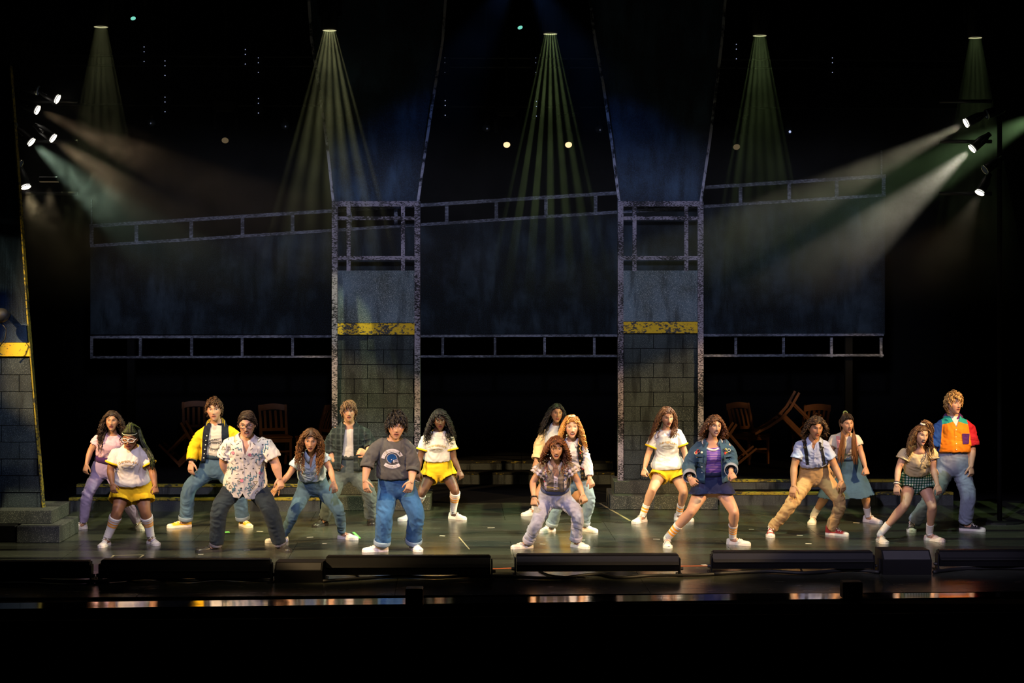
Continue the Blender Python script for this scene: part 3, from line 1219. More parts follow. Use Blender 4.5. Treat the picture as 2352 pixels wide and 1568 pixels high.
# ================================================================ footlights
def footlight(label, x0, x1, yt, yb, cat='stage light'):
    """a low striplight seen from behind: housing, lid, ledge, end brackets"""
    yf = yb + 10
    D = FD(yf)
    A, B = BP(x0, yf, D), BP(x1, yf, D)
    zt = CH - (yt - HZ) * D / F
    zb = CH - (yb - HZ) * D / F
    ang = math.atan2(.012 * (B.x - A.x), B.x - A.x)
    c = thing('footlight_batten', label, cat, (A + B) / 2, 'footlights along the stage edge', (0, 0, ang))
    L = (B.x - A.x) / 2
    h = zt - zb
    mb = MB()
    rg = []
    for x in (-L, L):
        rg.append([(x, -.03, zb), (x, -.055, zb + h * .45), (x, -.03, zb + h * .62), (x, .0, zt - .01), (x, .015, zt), (x, .13, zt - .005), (x, .15, zb + .02), (x, .12, zb)])
    mb.rings(rg)
    mb.build('housing', M_BODY, c, False, False)
    mb = MB()
    mb.bbox((-L + .005, -.066, zb + h * .42), (L - .005, -.048, zb + h * .50), .004)
    mb.build('ledge', M_RUBBER, c, False, False)
    mb = MB()
    mb.bbox((-L + .01, .01, zt), (L - .01, .12, zt + .008), .003)
    mb.build('lid', M_BODY, c, False, False)
    for s in (-1, 1):
        mb = MB()
        mb.bbox((s * (L + .012) - .008, -.02, 0), (s * (L + .012) + .008, .1, zt - .03), .004)
        b = mb.build('end_bracket', M_BODY, c, False, False)
        mb = MB()
        mb.cyl((s * (L + .02), .03, h * .4), (s * (L + .05), .03, h * .4), .018, .014, 8)
        mb.build('knob', M_RUBBER, b, False, False)
        mb = MB()
        mb.bbox((s * (L + .012) - .03, -.07, 0), (s * (L + .012) + .03, .14, .012), .004)
        mb.build('foot', M_BODY, b, False, False)
    return c


for lab, a, b2, yt, yb in (
        ('long black footlight batten cut off by the left edge', -90, 205, 1291, 1327),
        ('long black footlight batten in front of the man in patterned shirt', 232, 620, 1287, 1327),
        ('long black footlight batten in front of the grey sweatshirt', 749, 1127, 1279, 1319),
        ('long black footlight batten in front of the woman in pale jeans', 1186, 1559, 1275, 1311),
        ('long black footlight batten in front of the khaki trousers', 1637, 2005, 1268, 1305),
        ('long black footlight batten cut off by the right edge', 2157, 2440, 1265, 1299)):
    footlight(lab, a, b2, yt, yb)


def monitor(label, x0, x1, yt, yb, dep, lean, name='floor_monitor'):
    D = FD(yb)
    A, B = BP(x0, yb, D), BP(x1, yb, D)
    zt = CH - (yt - HZ) * (D + dep * .3) / F
    c = thing(name, label, 'speaker', (A + B) / 2)
    L = (B.x - A.x) / 2
    rg = []
    for x, i in ((-L, 0), (-L * .985, 0), (L * .985, 0), (L, 0)):
        rg.append([(x, 0, 0), (x, -.01, zt * .62), (x, lean, zt), (x, dep, zt * .95), (x, dep, 0)])
    mb = MB()
    mb.rings(rg)
    mb.build('cabinet', M_BODY, c, False, False)
    mb = MB()
    mb.add([(-L * .94, .004 - .012, zt * .66), (L * .94, .004 - .012, zt * .66), (L * .94, lean - .012, zt * .97), (-L * .94, lean - .012, zt * .97),
            (-L * .94, .01, zt * .66), (L * .94, .01, zt * .66), (L * .94, lean + .005, zt * .97), (-L * .94, lean + .005, zt * .97)],
           [(0, 1, 2, 3), (7, 6, 5, 4), (0, 4, 5, 1), (1, 5, 6, 2), (2, 6, 7, 3), (3, 7, 4, 0)])
    mb.build('grille', M_GREY, c, False, False)
    for s in (-1, 1):
        mb = MB()
        mb.bbox((s * L - .008 + s * .01, .1, 0), (s * L + .008 + s * .01, .2, zt * .6), .003)
        mb.build('side_bracket', M_BODY, c, False, False)
    return c


monitor('black floor box with grey vent strip between the first two full footlights', 631, 740, 1289, 1338, .35, .06, 'floor_box')
monitor('black floor monitor wedge between the footlights at right', 2028, 2140, 1262, 1320, .40, .10)

# cables on the floor behind nothing but the lip
def cable(label, pts, r=.011):
    P = []
    for x, y in pts:
        D = FD(y)
        q = BP(x, y, D)
        q.z = r
        P.append(q)
    # smooth
    S = []
    for i in range(len(P) - 1):
        p0, p1, p2, p3 = P[max(i - 1, 0)], P[i], P[i + 1], P[min(i + 2, len(P) - 1)]
        for k in range(5):
            t = k / 5
            S.append(.5 * ((2 * p1) + (p2 - p0) * t + (2 * p0 - 5 * p1 + 4 * p2 - p3) * t * t + (3 * p1 - p0 - 3 * p2 + p3) * t ** 3))
    S.append(P[-1])
    mb = MB()
    o0 = S[0].copy()
    mb.tube([s - o0 for s in S], r, 6)
    o = mb.build('power_cable', M_RUBBER, None, True, False)
    o.location = o0
    tag(o, label, 'cable', 'cables behind the footlights')


cable('black cable bundle along the floor at far left', [(-40, 1338), (60, 1336), (150, 1340), (260, 1337), (340, 1331), (430, 1338), (500, 1333), (620, 1338)], .02)
cable('black cable along the floor under the central left footlight', [(742, 1338), (830, 1332), (920, 1327), (1000, 1330), (1080, 1326), (1186, 1327)], .017)
cable('black cable along the floor under the central footlight', [(1180, 1328), (1280, 1331), (1370, 1322), (1420, 1330), (1500, 1325), (1600, 1324), (1700, 1318)], .017)
cable('black cable along the floor under the right footlight', [(1640, 1322), (1760, 1316), (1850, 1320), (1950, 1313), (2020, 1318)], .02)
cable('black cable along the floor at far right', [(2144, 1318), (2200, 1311), (2290, 1308), (2400, 1310)], .02)
cable('thin black cable looping by the left footlight end', [(205, 1340), (222, 1326), (236, 1333), (250, 1338)], .01)
cable('thin black cable drooping under the left footlight', [(288, 1322), (296, 1334), (330, 1340), (380, 1335)], .009)
cable('thin black cable drooping under the centre footlight', [(1238, 1312), (1262, 1322), (1300, 1326), (1345, 1327)], .009)
cable('thin black cable curling under the central left footlight', [(800, 1318), (822, 1323), (824, 1333)], .009)
cable('thin black cable curling under the right footlight', [(1838, 1303), (1848, 1318), (1880, 1316), (1930, 1308)], .009)

# small black boxes standing on the lip
for lab, x0, x1, yt, yb, zz in (('small black box standing on the polished lip left of centre', 931, 971, 1352, 1396, 0), ('small black box standing on the polished lip at right', 1936, 1982, 1337, 1376, 0)):
    D = FD(yb)
    A, B = BP(x0, yb, D), BP(x1, yb, D)
    h = (yb - yt) * D / F * 1.0
    c = thing('black_box', lab, 'box', (A + B) / 2)
    w = (B.x - A.x) / 2
    mb = MB()
    mb.bbox((-w, 0, 0), (w, .16, h), .008)
    mb.build('case', M_BODY, c, False, False)
    mb = MB()
    mb.bbox((-w * .8, -.006, h * .12), (w * .8, .0, h * .88), .003)
    mb.build('front_plate', M_RUBBER, c, False, False)


# tape marks
def tape(label, x0, y0, x1, y1, w, mat, z=.0008, name='tape_mark'):
    A, B = BP(x0, y0, FD(y0)), BP(x1, y1, FD(y1))
    d = (B - A)
    d.z = 0
    n = Vector((-d.y, d.x, 0)).normalized() * w / 2
    mb = MB()
    c0 = (A + B) / 2
    vs = []
    for zz in (z, z + .0012):
        for q in (A - n, B - n, B + n, A + n):
            vs.append((q.x - c0.x, q.y - c0.y, zz))
    mb.add(vs, [(3, 2, 1, 0), (4, 5, 6, 7), (0, 1, 5, 4), (1, 2, 6, 5), (2, 3, 7, 6), (3, 0, 4, 7)])
    o = mb.build(name, mat, None, False, False)
    o.location = (c0.x, c0.y, 0)
    return tag(o, label, 'tape', 'tape marks on the stage floor')


tape('small green tape mark in front of the patterned shirt, left', 388, 1286, 398, 1286, .12, M_TAPE_G)
tape('small green tape mark in front of the patterned shirt, right', 466, 1286.5, 477, 1286.5, .06, M_TAPE_G)
tape('small green tape mark behind the dark jeans', 515, 1222, 527, 1221.5, .07, M_TAPE_G)
tape('green tape mark right of the white shoe of the long-haired dancer', 812, 1222, 826, 1236, .03, M_TAPE_G)
tape('orange tape line along the stage edge left of centre', 1130, 1306, 1184, 1304, .04, M_TAPE_O)
tape('orange tape line along the stage edge right of centre', 1561, 1300, 1634, 1299, .04, M_TAPE_O)
tape('orange tape line along the stage edge beside the wedge', 2007, 1291.5, 2028, 1291, .04, M_TAPE_O)
tape('white tape scrap on the orange line', 1612, 1298, 1624, 1297.5, .08, M_TAPE_W, .0025)
tape('white tape scrap by the left footlight', 206, 1321.5, 216, 1321, .07, M_TAPE_W)
tape('pale tape dash near the right edge of the lip', 2330, 1337, 2346, 1336.5, .032, M_TAPE_W)
for x, y, l, where in ((590, 1220, 14, 'behind the dark jeans'), (640, 1238, 12, 'beside the black shoe'), (705, 1234, 14, 'between the crouching blouse wearer and the boots'), (740, 1248, 10, 'left of the white shoe of the grey sweatshirt'),
                       (1120, 1212, 16, 'right of the striped socks by the grey sweatshirt'), (1010, 1230, 12, 'right of the rolled blue jeans'), (1240, 1249, 12, 'between the pale lavender legs'), (1330, 1240, 14, 'near the lavender rolled cuff'),
                       (1500, 1238, 16, 'left of the navy skirt wearer'), (1830, 1229, 14, 'between the red shoes'), (1850, 1248, 14, 'in front of the red shoes'), (1960, 1200, 14, 'beside the white shoe under the denim skirt'),
                       (2090, 1203, 12, 'behind the gingham shorts wearer'), (1720, 1215, 12, 'between the navy skirt and the khaki trousers'), (560, 1263, 14, 'in front of the patterned shirt'), (455, 1273, 12, 'left of the toe of the black shoe')):
    tape('tiny pale tape scrap on the floor ' + where, x, y, x + l, y + rng.uniform(-1, 1), .032, M_TAPE_W)
tape('thin tan tape line of the floor trap, front', 255, 1286, 326, 1284, .015, M_TAPE_T)
tape('thin tan tape line of the floor trap, back', 258, 1275, 330, 1274, .015, M_TAPE_T)
tape('thin tan tape line of the floor trap, left end', 251, 1284, 262, 1275, .02, M_TAPE_T)
tape('thin tan tape line of the floor trap, right end', 318, 1283, 330, 1274, .02, M_TAPE_T)
tape('long thin tan cable cover line left of the right plinth', 1378, 1156, 1448, 1196, .03, M_TAPE_T)
tape('thin tan line on the floor at right of the grey sweatshirt', 1054, 1233, 1078, 1261, .015, M_TAPE_T)

# ================================================================ haze
def haze(name, a, b, density, color=(1, 1, 1), wisp=None, step=None, ell=False):
    mb = MB()
    if ell:
        c = (Vector(a) + Vector(b)) / 2
        s = (Vector(b) - Vector(a)) / 2
        mb.ball(c, tuple(s), 24, 16)
    else:
        mb.box(a, b)
    m = bpy.data.materials.new(name)
    m.use_nodes = True
    nt = m.node_tree
    nt.nodes.remove(nt.nodes['Principled BSDF'])
    vs = nd(nt, 'ShaderNodeVolumeScatter')
    vs.inputs['Color'].default_value = (*color, 1)
    vs.inputs['Density'].default_value = density
    vs.inputs['Anisotropy'].default_value = 0.0
    nt.links.new(vs.outputs[0], nt.nodes['Material Output'].inputs['Volume'])
    if wisp:
        tc = nt.nodes.new('ShaderNodeTexCoord')
        n = noise(nt, wisp, tc.outputs['Object'], detail=3, rough=.6)
        f = ramp(nt, n, [(.36, .40), (.68, 1.6)])
        sx = nd(nt, 'ShaderNodeSeparateXYZ')
        nt.links.new(tc.outputs['Object'], sx.inputs[0])
        mr = nd(nt, 'ShaderNodeMapRange', interpolation_type='SMOOTHSTEP')
        mr.inputs['From Min'].default_value = b[2] * 0 + a[2] + .05
        mr.inputs['From Max'].default_value = a[2] + 1.9
        nt.links.new(sx.outputs[2], mr.inputs['Value'])
        nt.links.new(nmath(nt, 'MULTIPLY', nmath(nt, 'MULTIPLY', f, mr.outputs['Result']), density), vs.inputs['Density'])
    o = mb.build(name, m, None, False, False)
    o['kind'] = 'stuff'
    o['label'] = 'thin stage haze hanging in the lamp beams'
    o['category'] = 'haze'
    return o


haze('stage_haze', (-8.2, .9, 2.5), (8.2, 3.6, 7.6), .014, wisp=1.7)


def smoke(label, px, py, D, r, density, sc):
    """a drifting puff of denser smoke in a lamp beam"""
    mb = MB()
    mb.ball((0, 0, 0), r, 20, 14)
    m = bpy.data.materials.new('smoke')
    m.use_nodes = True
    nt = m.node_tree
    nt.nodes.remove(nt.nodes['Principled BSDF'])
    vs = nd(nt, 'ShaderNodeVolumeScatter')
    nt.links.new(vs.outputs[0], nt.nodes['Material Output'].inputs['Volume'])
    tc = nt.nodes.new('ShaderNodeTexCoord')
    n = noise(nt, sc, tc.outputs['Object'], detail=5, rough=.6)
    n.node.inputs['Distortion'].default_value = 1.6
    mp = nd(nt, 'ShaderNodeVectorMath', operation='DIVIDE')
    nt.links.new(tc.outputs['Object'], mp.inputs[0])
    mp.inputs[1].default_value = r
    ln = nd(nt, 'ShaderNodeVectorMath', operation='LENGTH')
    nt.links.new(mp.outputs[0], ln.inputs[0])
    fall = ramp(nt, ln.outputs['Value'], [(.25, 1.0), (.95, 0.0)])
    nt.links.new(nmath(nt, 'MULTIPLY', nmath(nt, 'MULTIPLY', ramp(nt, n, [(.44, 0.0), (.66, 1.0)]), fall), density), vs.inputs['Density'])
    o = mb.build('smoke_puff', m, None, False, False)
    o.location = BP(px, py, D)
    tag(o, label, 'smoke', None, 'stuff')


smoke('wispy smoke in the greenish beam of the left boom', 165, 440, 21.95, (.75, .5, .75), .085, 3.2)
smoke('wispy smoke in the brown upper beams at left', 250, 330, 21.95, (.75, .5, .5), .07, 3.4)
smoke('small tuft of smoke under the lowest left lamp', 78, 468, 22.0, (.26, .3, .28), .20, 7.0)
smoke('wispy green smoke beside the right boom', 2300, 330, 22.0, (.6, .5, .45), .05, 4.0)


# ================================================================ people: head
def smooth01(x):
    x = np.clip(x, 0, 1)
    return x * x * (3 - 2 * x)


def hairline(th):
    """height of the hairline on the skull (unit head) by azimuth, 0 = face, 180 = nape"""
    a = np.abs(np.degrees(th))
    return np.interp(a, [0, 25, 45, 60, 75, 95, 115, 140, 180], [.074, .070, .058, .040, .010, -.004, -.03, -.062, -.072])


def head_grid(th, ph, male=False, mouth=.5, jaw=1.0, smile=0.0):
    a, bf, bb, ct, cb = .0755, .092, .102, .120, .117
    x = a * np.sin(th) * np.cos(ph)
    cy = np.cos(th) * np.cos(ph)
    y = -np.where(cy > 0, bf, bb) * cy
    z = np.where(ph > 0, ct, cb) * np.sin(ph)
    t = np.clip(-z / cb, 0, 1)
    x = x * (1 - (.34 if male else .42) * jaw * t ** 1.8)
    y = np.where(y > 0, y * (1 - .55 * smooth01(t)), y)
    y = y - .050 * t ** 2
    fr = smooth01((np.cos(th) * np.cos(ph) + .05) / .35)
    ax = np.abs(x)
    dy = np.zeros_like(x)
    dy -= (.006 if male else .003) * np.exp(-((z - .034) / .011) ** 2 - (x / .05) ** 2)
    dy += .012 * np.exp(-((ax - .031) / .018) ** 2 - ((z - .012) / .013) ** 2)
    hz = np.interp(z, [-.040, -.034, -.026, -.016, .004, .026, .04], [0, .012, .025, .023, .012, .004, 0])
    sg = np.interp(z, [-.04, -.028, -.01, .02], [.0165, .0155, .009, .008])
    dy -= hz * np.exp(-(x / sg) ** 2)
    dy -= .005 * np.exp(-((ax - .046) / .02) ** 2 - ((z + .018) / .022) ** 2)
    zm = -.060 + smile * 9.0 * x * x
    dy -= .007 * np.exp(-(x / .026) ** 2 - ((z - zm) / .016) ** 2)
    hm = .003 + .0125 * mouth
    inside = (x / .0225) ** 4 + ((z - zm) / hm) ** 4
    dy += .008 * np.minimum(1, mouth * 1.5) * np.exp(-inside)
    dy -= .008 * np.exp(-(x / .022) ** 2 - ((z + .099) / .014) ** 2)
    y = y + dy * fr
    return x, y, z, fr, inside, zm, hm


def head_mesh(skin, lip, brow, iris, male, mouth, jaw, smile, makeup):
    NT, NP = 92, 76
    u = np.linspace(-1, 1, NT, endpoint=False)
    th1 = np.pi * np.sign(u) * np.abs(u) ** 1.45
    v = np.linspace(-1, 1, NP + 2)[1:-1]
    ph1 = np.pi / 2 * v
    TH, PH = np.meshgrid(th1, ph1)
    x, y, z, fr, inside, zm, hm = head_grid(TH, PH, male, mouth, jaw, smile)
    skin = np.array(skin)
    col = np.tile(skin, (*x.shape, 1))

    def blend(mask, c, amt=1.0):
        m = np.clip(mask, 0, 1)[..., None] * amt
        col[:] = col * (1 - m) + np.array(c) * m
    front = fr > .5
    ax = np.abs(x)
    blend(front * np.exp(-((ax - .045) / .018) ** 2 - ((z + .018) / .018) ** 2), skin * np.array([1.0, .62, .55]), .45)
    blend(front * np.exp(-((ax - .031) / .016) ** 2 - ((z - .016) / .009) ** 2), makeup, .45)
    zl = zm + .0008
    lipm = front & ((x / .029) ** 2 + ((z - zl) / (hm + .0075)) ** 2 < 1)
    blend(lipm.astype(float), lip, .85)
    ins = front & (inside < 1.0)
    blend(ins.astype(float), (.07, .014, .014))
    if mouth > .6:
        blend((ins & (z > zm + hm * .22) & (z < zm + hm * .8) & (ax < .0165)).astype(float), (.50, .46, .40), .95)
    arch = .0355 + .004 * np.exp(-((ax - .036) / .012) ** 2) - (.004 * (ax < .02))
    bm_ = front & (np.abs(z - arch) < (.0042 if male else .0032)) & (ax > .013) & (ax < .052)
    blend(bm_.astype(float), brow, .9)
    if male:
        blend(front * smooth01((-.045 - z) / .03) * (ax > .0), np.array(skin) * np.array([.80, .74, .72]), .35)
    mb = MB()
    rings = [[Vector((x[j, i], y[j, i], z[j, i])) for i in range(NT)] for j in range(NP)]
    n0 = len(mb.v)
    mb.rings(rings, None, True)
    mb.c = [tuple(c) for c in col.reshape(-1, 3)] + [tuple(skin), tuple(skin)]
    # eyes
    for s in (-1, 1):
        xx, yy, zz, *_ = head_grid(np.array([s * math.asin(min(1, .031 / .075))]), np.array([.012 / .12]), male, mouth, jaw, smile)
        ey = float(yy[0]) + .0015
        R = (.0140, .0060, .0070)
        N0 = len(mb.v)
        mb.ball((s * .0315, ey, .0125), R, 14, 12)
        for k in range(N0, len(mb.v)):
            p = Vector(mb.v[k]) - Vector((s * .0315, ey, .0125))
            c = (.40, .37, .34)
            if p.z > .0034 + .0008 * math.cos(p.x / .0145):
                c = (.02, .012, .01)
            elif p.z < -.0056:
                c = tuple(skin * .7)
            elif p.y < 0 and p.x ** 2 + (p.z * 1.05) ** 2 < .0060 ** 2:
                c = iris
            mb.c[k] = c
        # ears
        mb.ball((s * .0745, .012, -.004), (.011, .019, .030), 10, 8, tuple(skin * np.array([1, .9, .88])), Matrix.Rotation(s * .35, 3, 'Z'))
    return mb


# ================================================================ people: hair
def make_hair(P, st):
    """locks grown from the scalp, falling with gravity around head and shoulders"""
    R, hs, hc = P['headR'], P['hs'], P['headC']
    Ri = R.transposed()
    g = Ri @ Vector((0, 0, -1))
    n = int(st.get('n', 150) * 1.5)
    L = st.get('len', .3) * (.80 if st.get('mode', 'fall') == 'fall' else 1)
    wav, wf = st.get('wave', .012), st.get('freq', 7)
    thick = st.get('thick', .011) * .78
    vol = st.get('vol', .006)
    bias = Ri @ Vector(st.get('bias', (0, 0, 0)))
    cols = [np.array(c) for c in st['cols']]
    part = st.get('part', 0.0)
    rr = random.Random(st.get('seed', 3))
    mb = MB()
    # cap over the skull
    NT, NPH = 40, 26
    th1 = np.linspace(-np.pi, np.pi, NT, endpoint=False)
    ph1 = np.linspace(-.6, np.pi / 2 * .985, NPH)
    TH, PH = np.meshgrid(th1, ph1)
    x, y, z, *_ = head_grid(TH, PH)
    lift = 1.0 + vol / .09
    hl = hairline(TH) - st.get('low', 0)
    ok = z > hl
    vs, idx = [], {}
    cf = []
    for j in range(NPH):
        for i in range(NT):
            k = lift if ok[j, i] else .99
            vs.append(Vector((x[j, i], y[j, i], z[j, i])) * k)
            cf.append(tuple(cols[0] * .75))
    fs = []
    for j in range(NPH - 1):
        for i in range(NT):
            i2 = (i + 1) % NT
            if ok[j, i] or ok[j + 1, i] or ok[j, i2] or ok[j + 1, i2]:
                fs.append((j * NT + i, j * NT + i2, (j + 1) * NT + i2, (j + 1) * NT + i))
    top = len(vs)
    vs.append(Vector((0, 0, .120 * lift)))
    cf.append(tuple(cols[0] * .75))
    for i in range(NT):
        fs.append(((NPH - 1) * NT + i, (NPH - 1) * NT + (i + 1) % NT, top))
    mb.add([hc + R @ (v * hs) for v in vs], fs, cf)
    if n == 0:
        return mb
    spine0, spineC, neck = P['pel'], P['shC'], P['neckB']
    lat = (P['sh'][1] - P['sh'][0]).normalized()
    ax = (neck - spine0).normalized()
    fwd = ax.cross(lat).normalized()
    if fwd.y > 0:
        fwd = -fwd
    tw, td = P['sw'] * 1.0, .135 * P['k'] * P['w']
    for q in range(n):
        # fibonacci root on the scalp
        for _try in range(20):
            zz = rr.uniform(-.55, 1)
            th = rr.uniform(-math.pi, math.pi)
            ph = math.asin(zz)
            hx, hy, hz, *_ = head_grid(np.array([th]), np.array([ph]))
            if hz[0] > hairline(np.array([th]))[0]:
                break
        p = Vector((hx[0], hy[0], hz[0]))
        nrm = Vector((p.x / .0755 ** 2, p.y / .097 ** 2, p.z / .118 ** 2)).normalized()
        front = p.y < -.02 and abs(th) < 1.0
        ln = L * rr.uniform(.75, 1.05)
        mode = st.get('mode', 'fall')
        side = 1 if p.x - part > 0 else -1
        if mode == 'short':
            ln = L * rr.uniform(.6, 1.1)
            d = (nrm * .25 + Vector(st.get('comb', (0, -.2, .2))) + Vector((rr.uniform(-1, 1), rr.uniform(-1, 1), rr.uniform(-1, 1))) * st.get('messy', .3)).normalized()
        elif mode == 'back':
            d = (Vector((0, .09, .05)) - p).normalized()
        else:
            d = (nrm * .25 + Vector((side * .8, .15 if not front else .05, -.1))).normalized()
        fringe = st.get('fringe', 0) and front and hz[0] > .05 and rr.random() < st['fringe']
        if fringe:
            d = (nrm * .6 + Vector((rr.uniform(-.3, .3), -.6, -.2))).normalized()
            ln = .075 * rr.uniform(.8, 1.15)
        steps_ = 7 if ln < .12 else (10 if ln < .3 else 14)
        if st.get('coil'):
            steps_ = max(steps_, min(30, int(wf * ln / .3 * 6)))
        ds = ln / hs / steps_
        pts = [p * (1 + vol / .1 * .4)]
        ph0 = rr.uniform(0, 6.28)
        spread = rr.uniform(.3, 1.0)
        for k in range(steps_):
            t = (k + 1) / steps_
            if mode == 'short':
                d = (d + g * .25 + Vector(st.get('comb', (0, 0, 0))) * .12 + Vector((math.sin(ph0 + k * 1.9), math.cos(ph0 * 1.7 + k * 1.5), math.sin(ph0 * 2.3 + k * 1.7))) * st.get('messy', .3) * .7).normalized()
            else:
                d = (d + g * (.55 if not fringe else .5) + bias * (.4 * t) + Vector((side, 0, 0)) * st.get('flare', 0) * .25).normalized()
            p = pts[-1] + d * ds
            # keep out of the skull
            e = Vector((p.x / .080, p.y / .102, (p.z) / .124))
            lim = 1.0 + vol * 9 * spread + (.02 if mode != 'short' else .0)
            if p.z > -.115 and e.length < lim:
                p = p * (lim / max(e.length, .3))
            cap_ = lim + .03 + st.get('cap', .10) * spread
            if mode == 'short' and e.length > cap_:
                p = p * (cap_ / e.length)
            if mode != 'short' and not fringe and p.y < -.02 and -.13 < p.z < .065:
                wface = .066 + st.get('open', 0.0) + .010 * spread
                if abs(p.x) < wface:
                    p.x = side * wface
                p.y = max(p.y, -.060 + .03 * spread)
            if mode != 'short' and not fringe and p.z < -.06:
                w_ = hc + R @ (p * hs)
                c_t = (w_ - spine0).dot(ax)
                H_ = (neck - spine0).length
                if c_t < H_ * 1.0:
                    c_ = spine0 + ax * c_t
                    r_ = w_ - c_
                    uu, ff = r_.dot(lat), r_.dot(fwd)
                    e2 = math.hypot(uu / tw, ff / td)
                    if e2 < 1.02:
                        fside = 1 if (ff > -.01 or (front and not st.get('behind'))) else -1
                        need = td * math.sqrt(max(0.05, 1.04 - min(1, (uu / tw) ** 2)))
                        if abs(ff) < need:
                            w_ = w_ + fwd * (fside * need - ff)
                        p = Ri @ ((w_ - hc) / hs)
                elif c_t < H_ * 1.3:
                    r_ = w_ - (neck + ax * (c_t - H_))
                    r_ -= ax * r_.dot(ax)
                    if r_.length < .062:
                        w_ = w_ + r_.normalized() * (.062 - r_.length)
                        p = Ri @ ((w_ - hc) / hs)
            pts.append(p)
        # curl
        out = []
        for k, p in enumerate(pts):
            t = k / steps_
            a_ = ph0 + wf * 6.28 * t * ln / .3
            am = wav / hs * min(1, t * 2.2)
            out.append(hc + R @ ((p + Vector((math.cos(a_) * am, math.sin(a_ * (1 if st.get('coil') else .7)) * am, math.sin(a_) * am * (.5 if st.get('coil') else .15)))) * hs))
        c = cols[rr.randrange(len(cols))] * rr.uniform(.7, 1.25)
        tip = np.array(st['tip']) if 'tip' in st else c
        m = len(out)
        tk = thick * rr.uniform(.7, 1.2)
        rad = [tk * (.75 + .5 * math.sin(min(1, k / (m - 1) * 1.4) * 3.0) * .5) * (1 - .75 * max(0, (k / (m - 1) - .6) / .4)) for k in range(m)]
        cc = [tuple(np.clip(c * (1 - k / (m - 1)) + (tip if 'tip' in st else c) * (k / (m - 1)), 0, 1)) for k in range(m)]
        mb.tube(out, rad, 5, cc, flat=.6)
    return mb


# ================================================================ people: limbs, hands, shoes
def sub(pts, radii, n=5, lats=None):
    """subdivide a joint chain with rounded bends"""
    P, Rr = [], []
    m = len(pts)
    for i in range(m - 1):
        for k in range(n):
            t = k / n
            P.append(pts[i].lerp(pts[i + 1], t))
            Rr.append(radii[i] * (1 - t) + radii[i + 1] * t)
    P.append(pts[-1])
    Rr.append(radii[-1])
    Q = list(P)
    for _ in range(2):
        Q = [Q[0]] + [(Q[i - 1] + Q[i] * 2 + Q[i + 1]) / 4 for i in range(1, len(Q) - 1)] + [Q[-1]]
    return Q, Rr


def along(pts, t):
    """point at parameter t on a joint chain, whole numbers being joints"""
    i = min(int(t), len(pts) - 2)
    return pts[i].lerp(pts[i + 1], t - i)


def hand_mesh(wrist, tip, body_c, k, curl=.45, skin=(.5, .3, .2), thumb_in=None):
    d = (tip - wrist).normalized()
    inw = (body_c - wrist)
    n = (inw - d * inw.dot(d))
    n = n.normalized() if n.length > 1e-4 else Vector((1, 0, 0))
    n = (n + Vector((0, .55, 0)) - d * Vector((0, .55, 0)).dot(d)).normalized()
    s = d.cross(n).normalized()
    if s.y > 0:
        s = -s          # thumb side towards the viewer and up
    mb = MB()
    w = .040 * k
    base = wrist - d * .02
    rg = []
    for t, a, b in ((0, .026, .021), (.02, .027, .020), (.05, .036, .017), (.085, .042, .016), (.105, .041, .013)):
        c = base + d * (t * k)
        rg.append([c + s * (math.cos(q) * a * k) + n * (math.sin(q) * b * k) for q in np.linspace(0, 2 * math.pi, 12, endpoint=False)])
    mb.rings(rg)
    kn = base + d * (.098 * k)
    for off, ln, cx in ((.031, .070, .9), (.0105, .079, 1.0), (-.0105, .073, 1.05), (-.030, .058, 1.15)):
        p = kn + s * (off * k)
        dd = (d + s * off * 3.0).normalized()
        axn = s
        pts = [p - dd * .015, p]
        ang = 0
        for seg, a in ((.46, 60), (.30, 75), (.24, 50)):
            ang += math.radians(a) * curl * cx
            v = dd * math.cos(ang) + n * math.sin(ang)
            pts.append(pts[-1] + v * (ln * seg * k))
        P_, R_ = sub(pts, [.0098 * k, .0098 * k, .0090 * k, .0082 * k, .0066 * k], 2)
        mb.tube(P_, R_, 8)
    p = base + d * (.035 * k) + s * (.028 * k)
    v1 = (s * .75 + d * .75 + n * .35).normalized()
    v2 = (s * (.45 - .7 * curl) + d * 1.0 + n * (.3 + .6 * curl)).normalized()
    pts = [p - v1 * .015, p + v1 * (.038 * k), p + v1 * (.038 * k) + v2 * (.032 * k), p + v1 * (.038 * k) + v2 * (.032 * k) + (v2 + n * .3 * curl).normalized() * (.022 * k)]
    P_, R_ = sub(pts, [.014 * k, .0115 * k, .0100 * k, .0075 * k], 2)
    mb.tube(P_, R_, 8)
    return mb


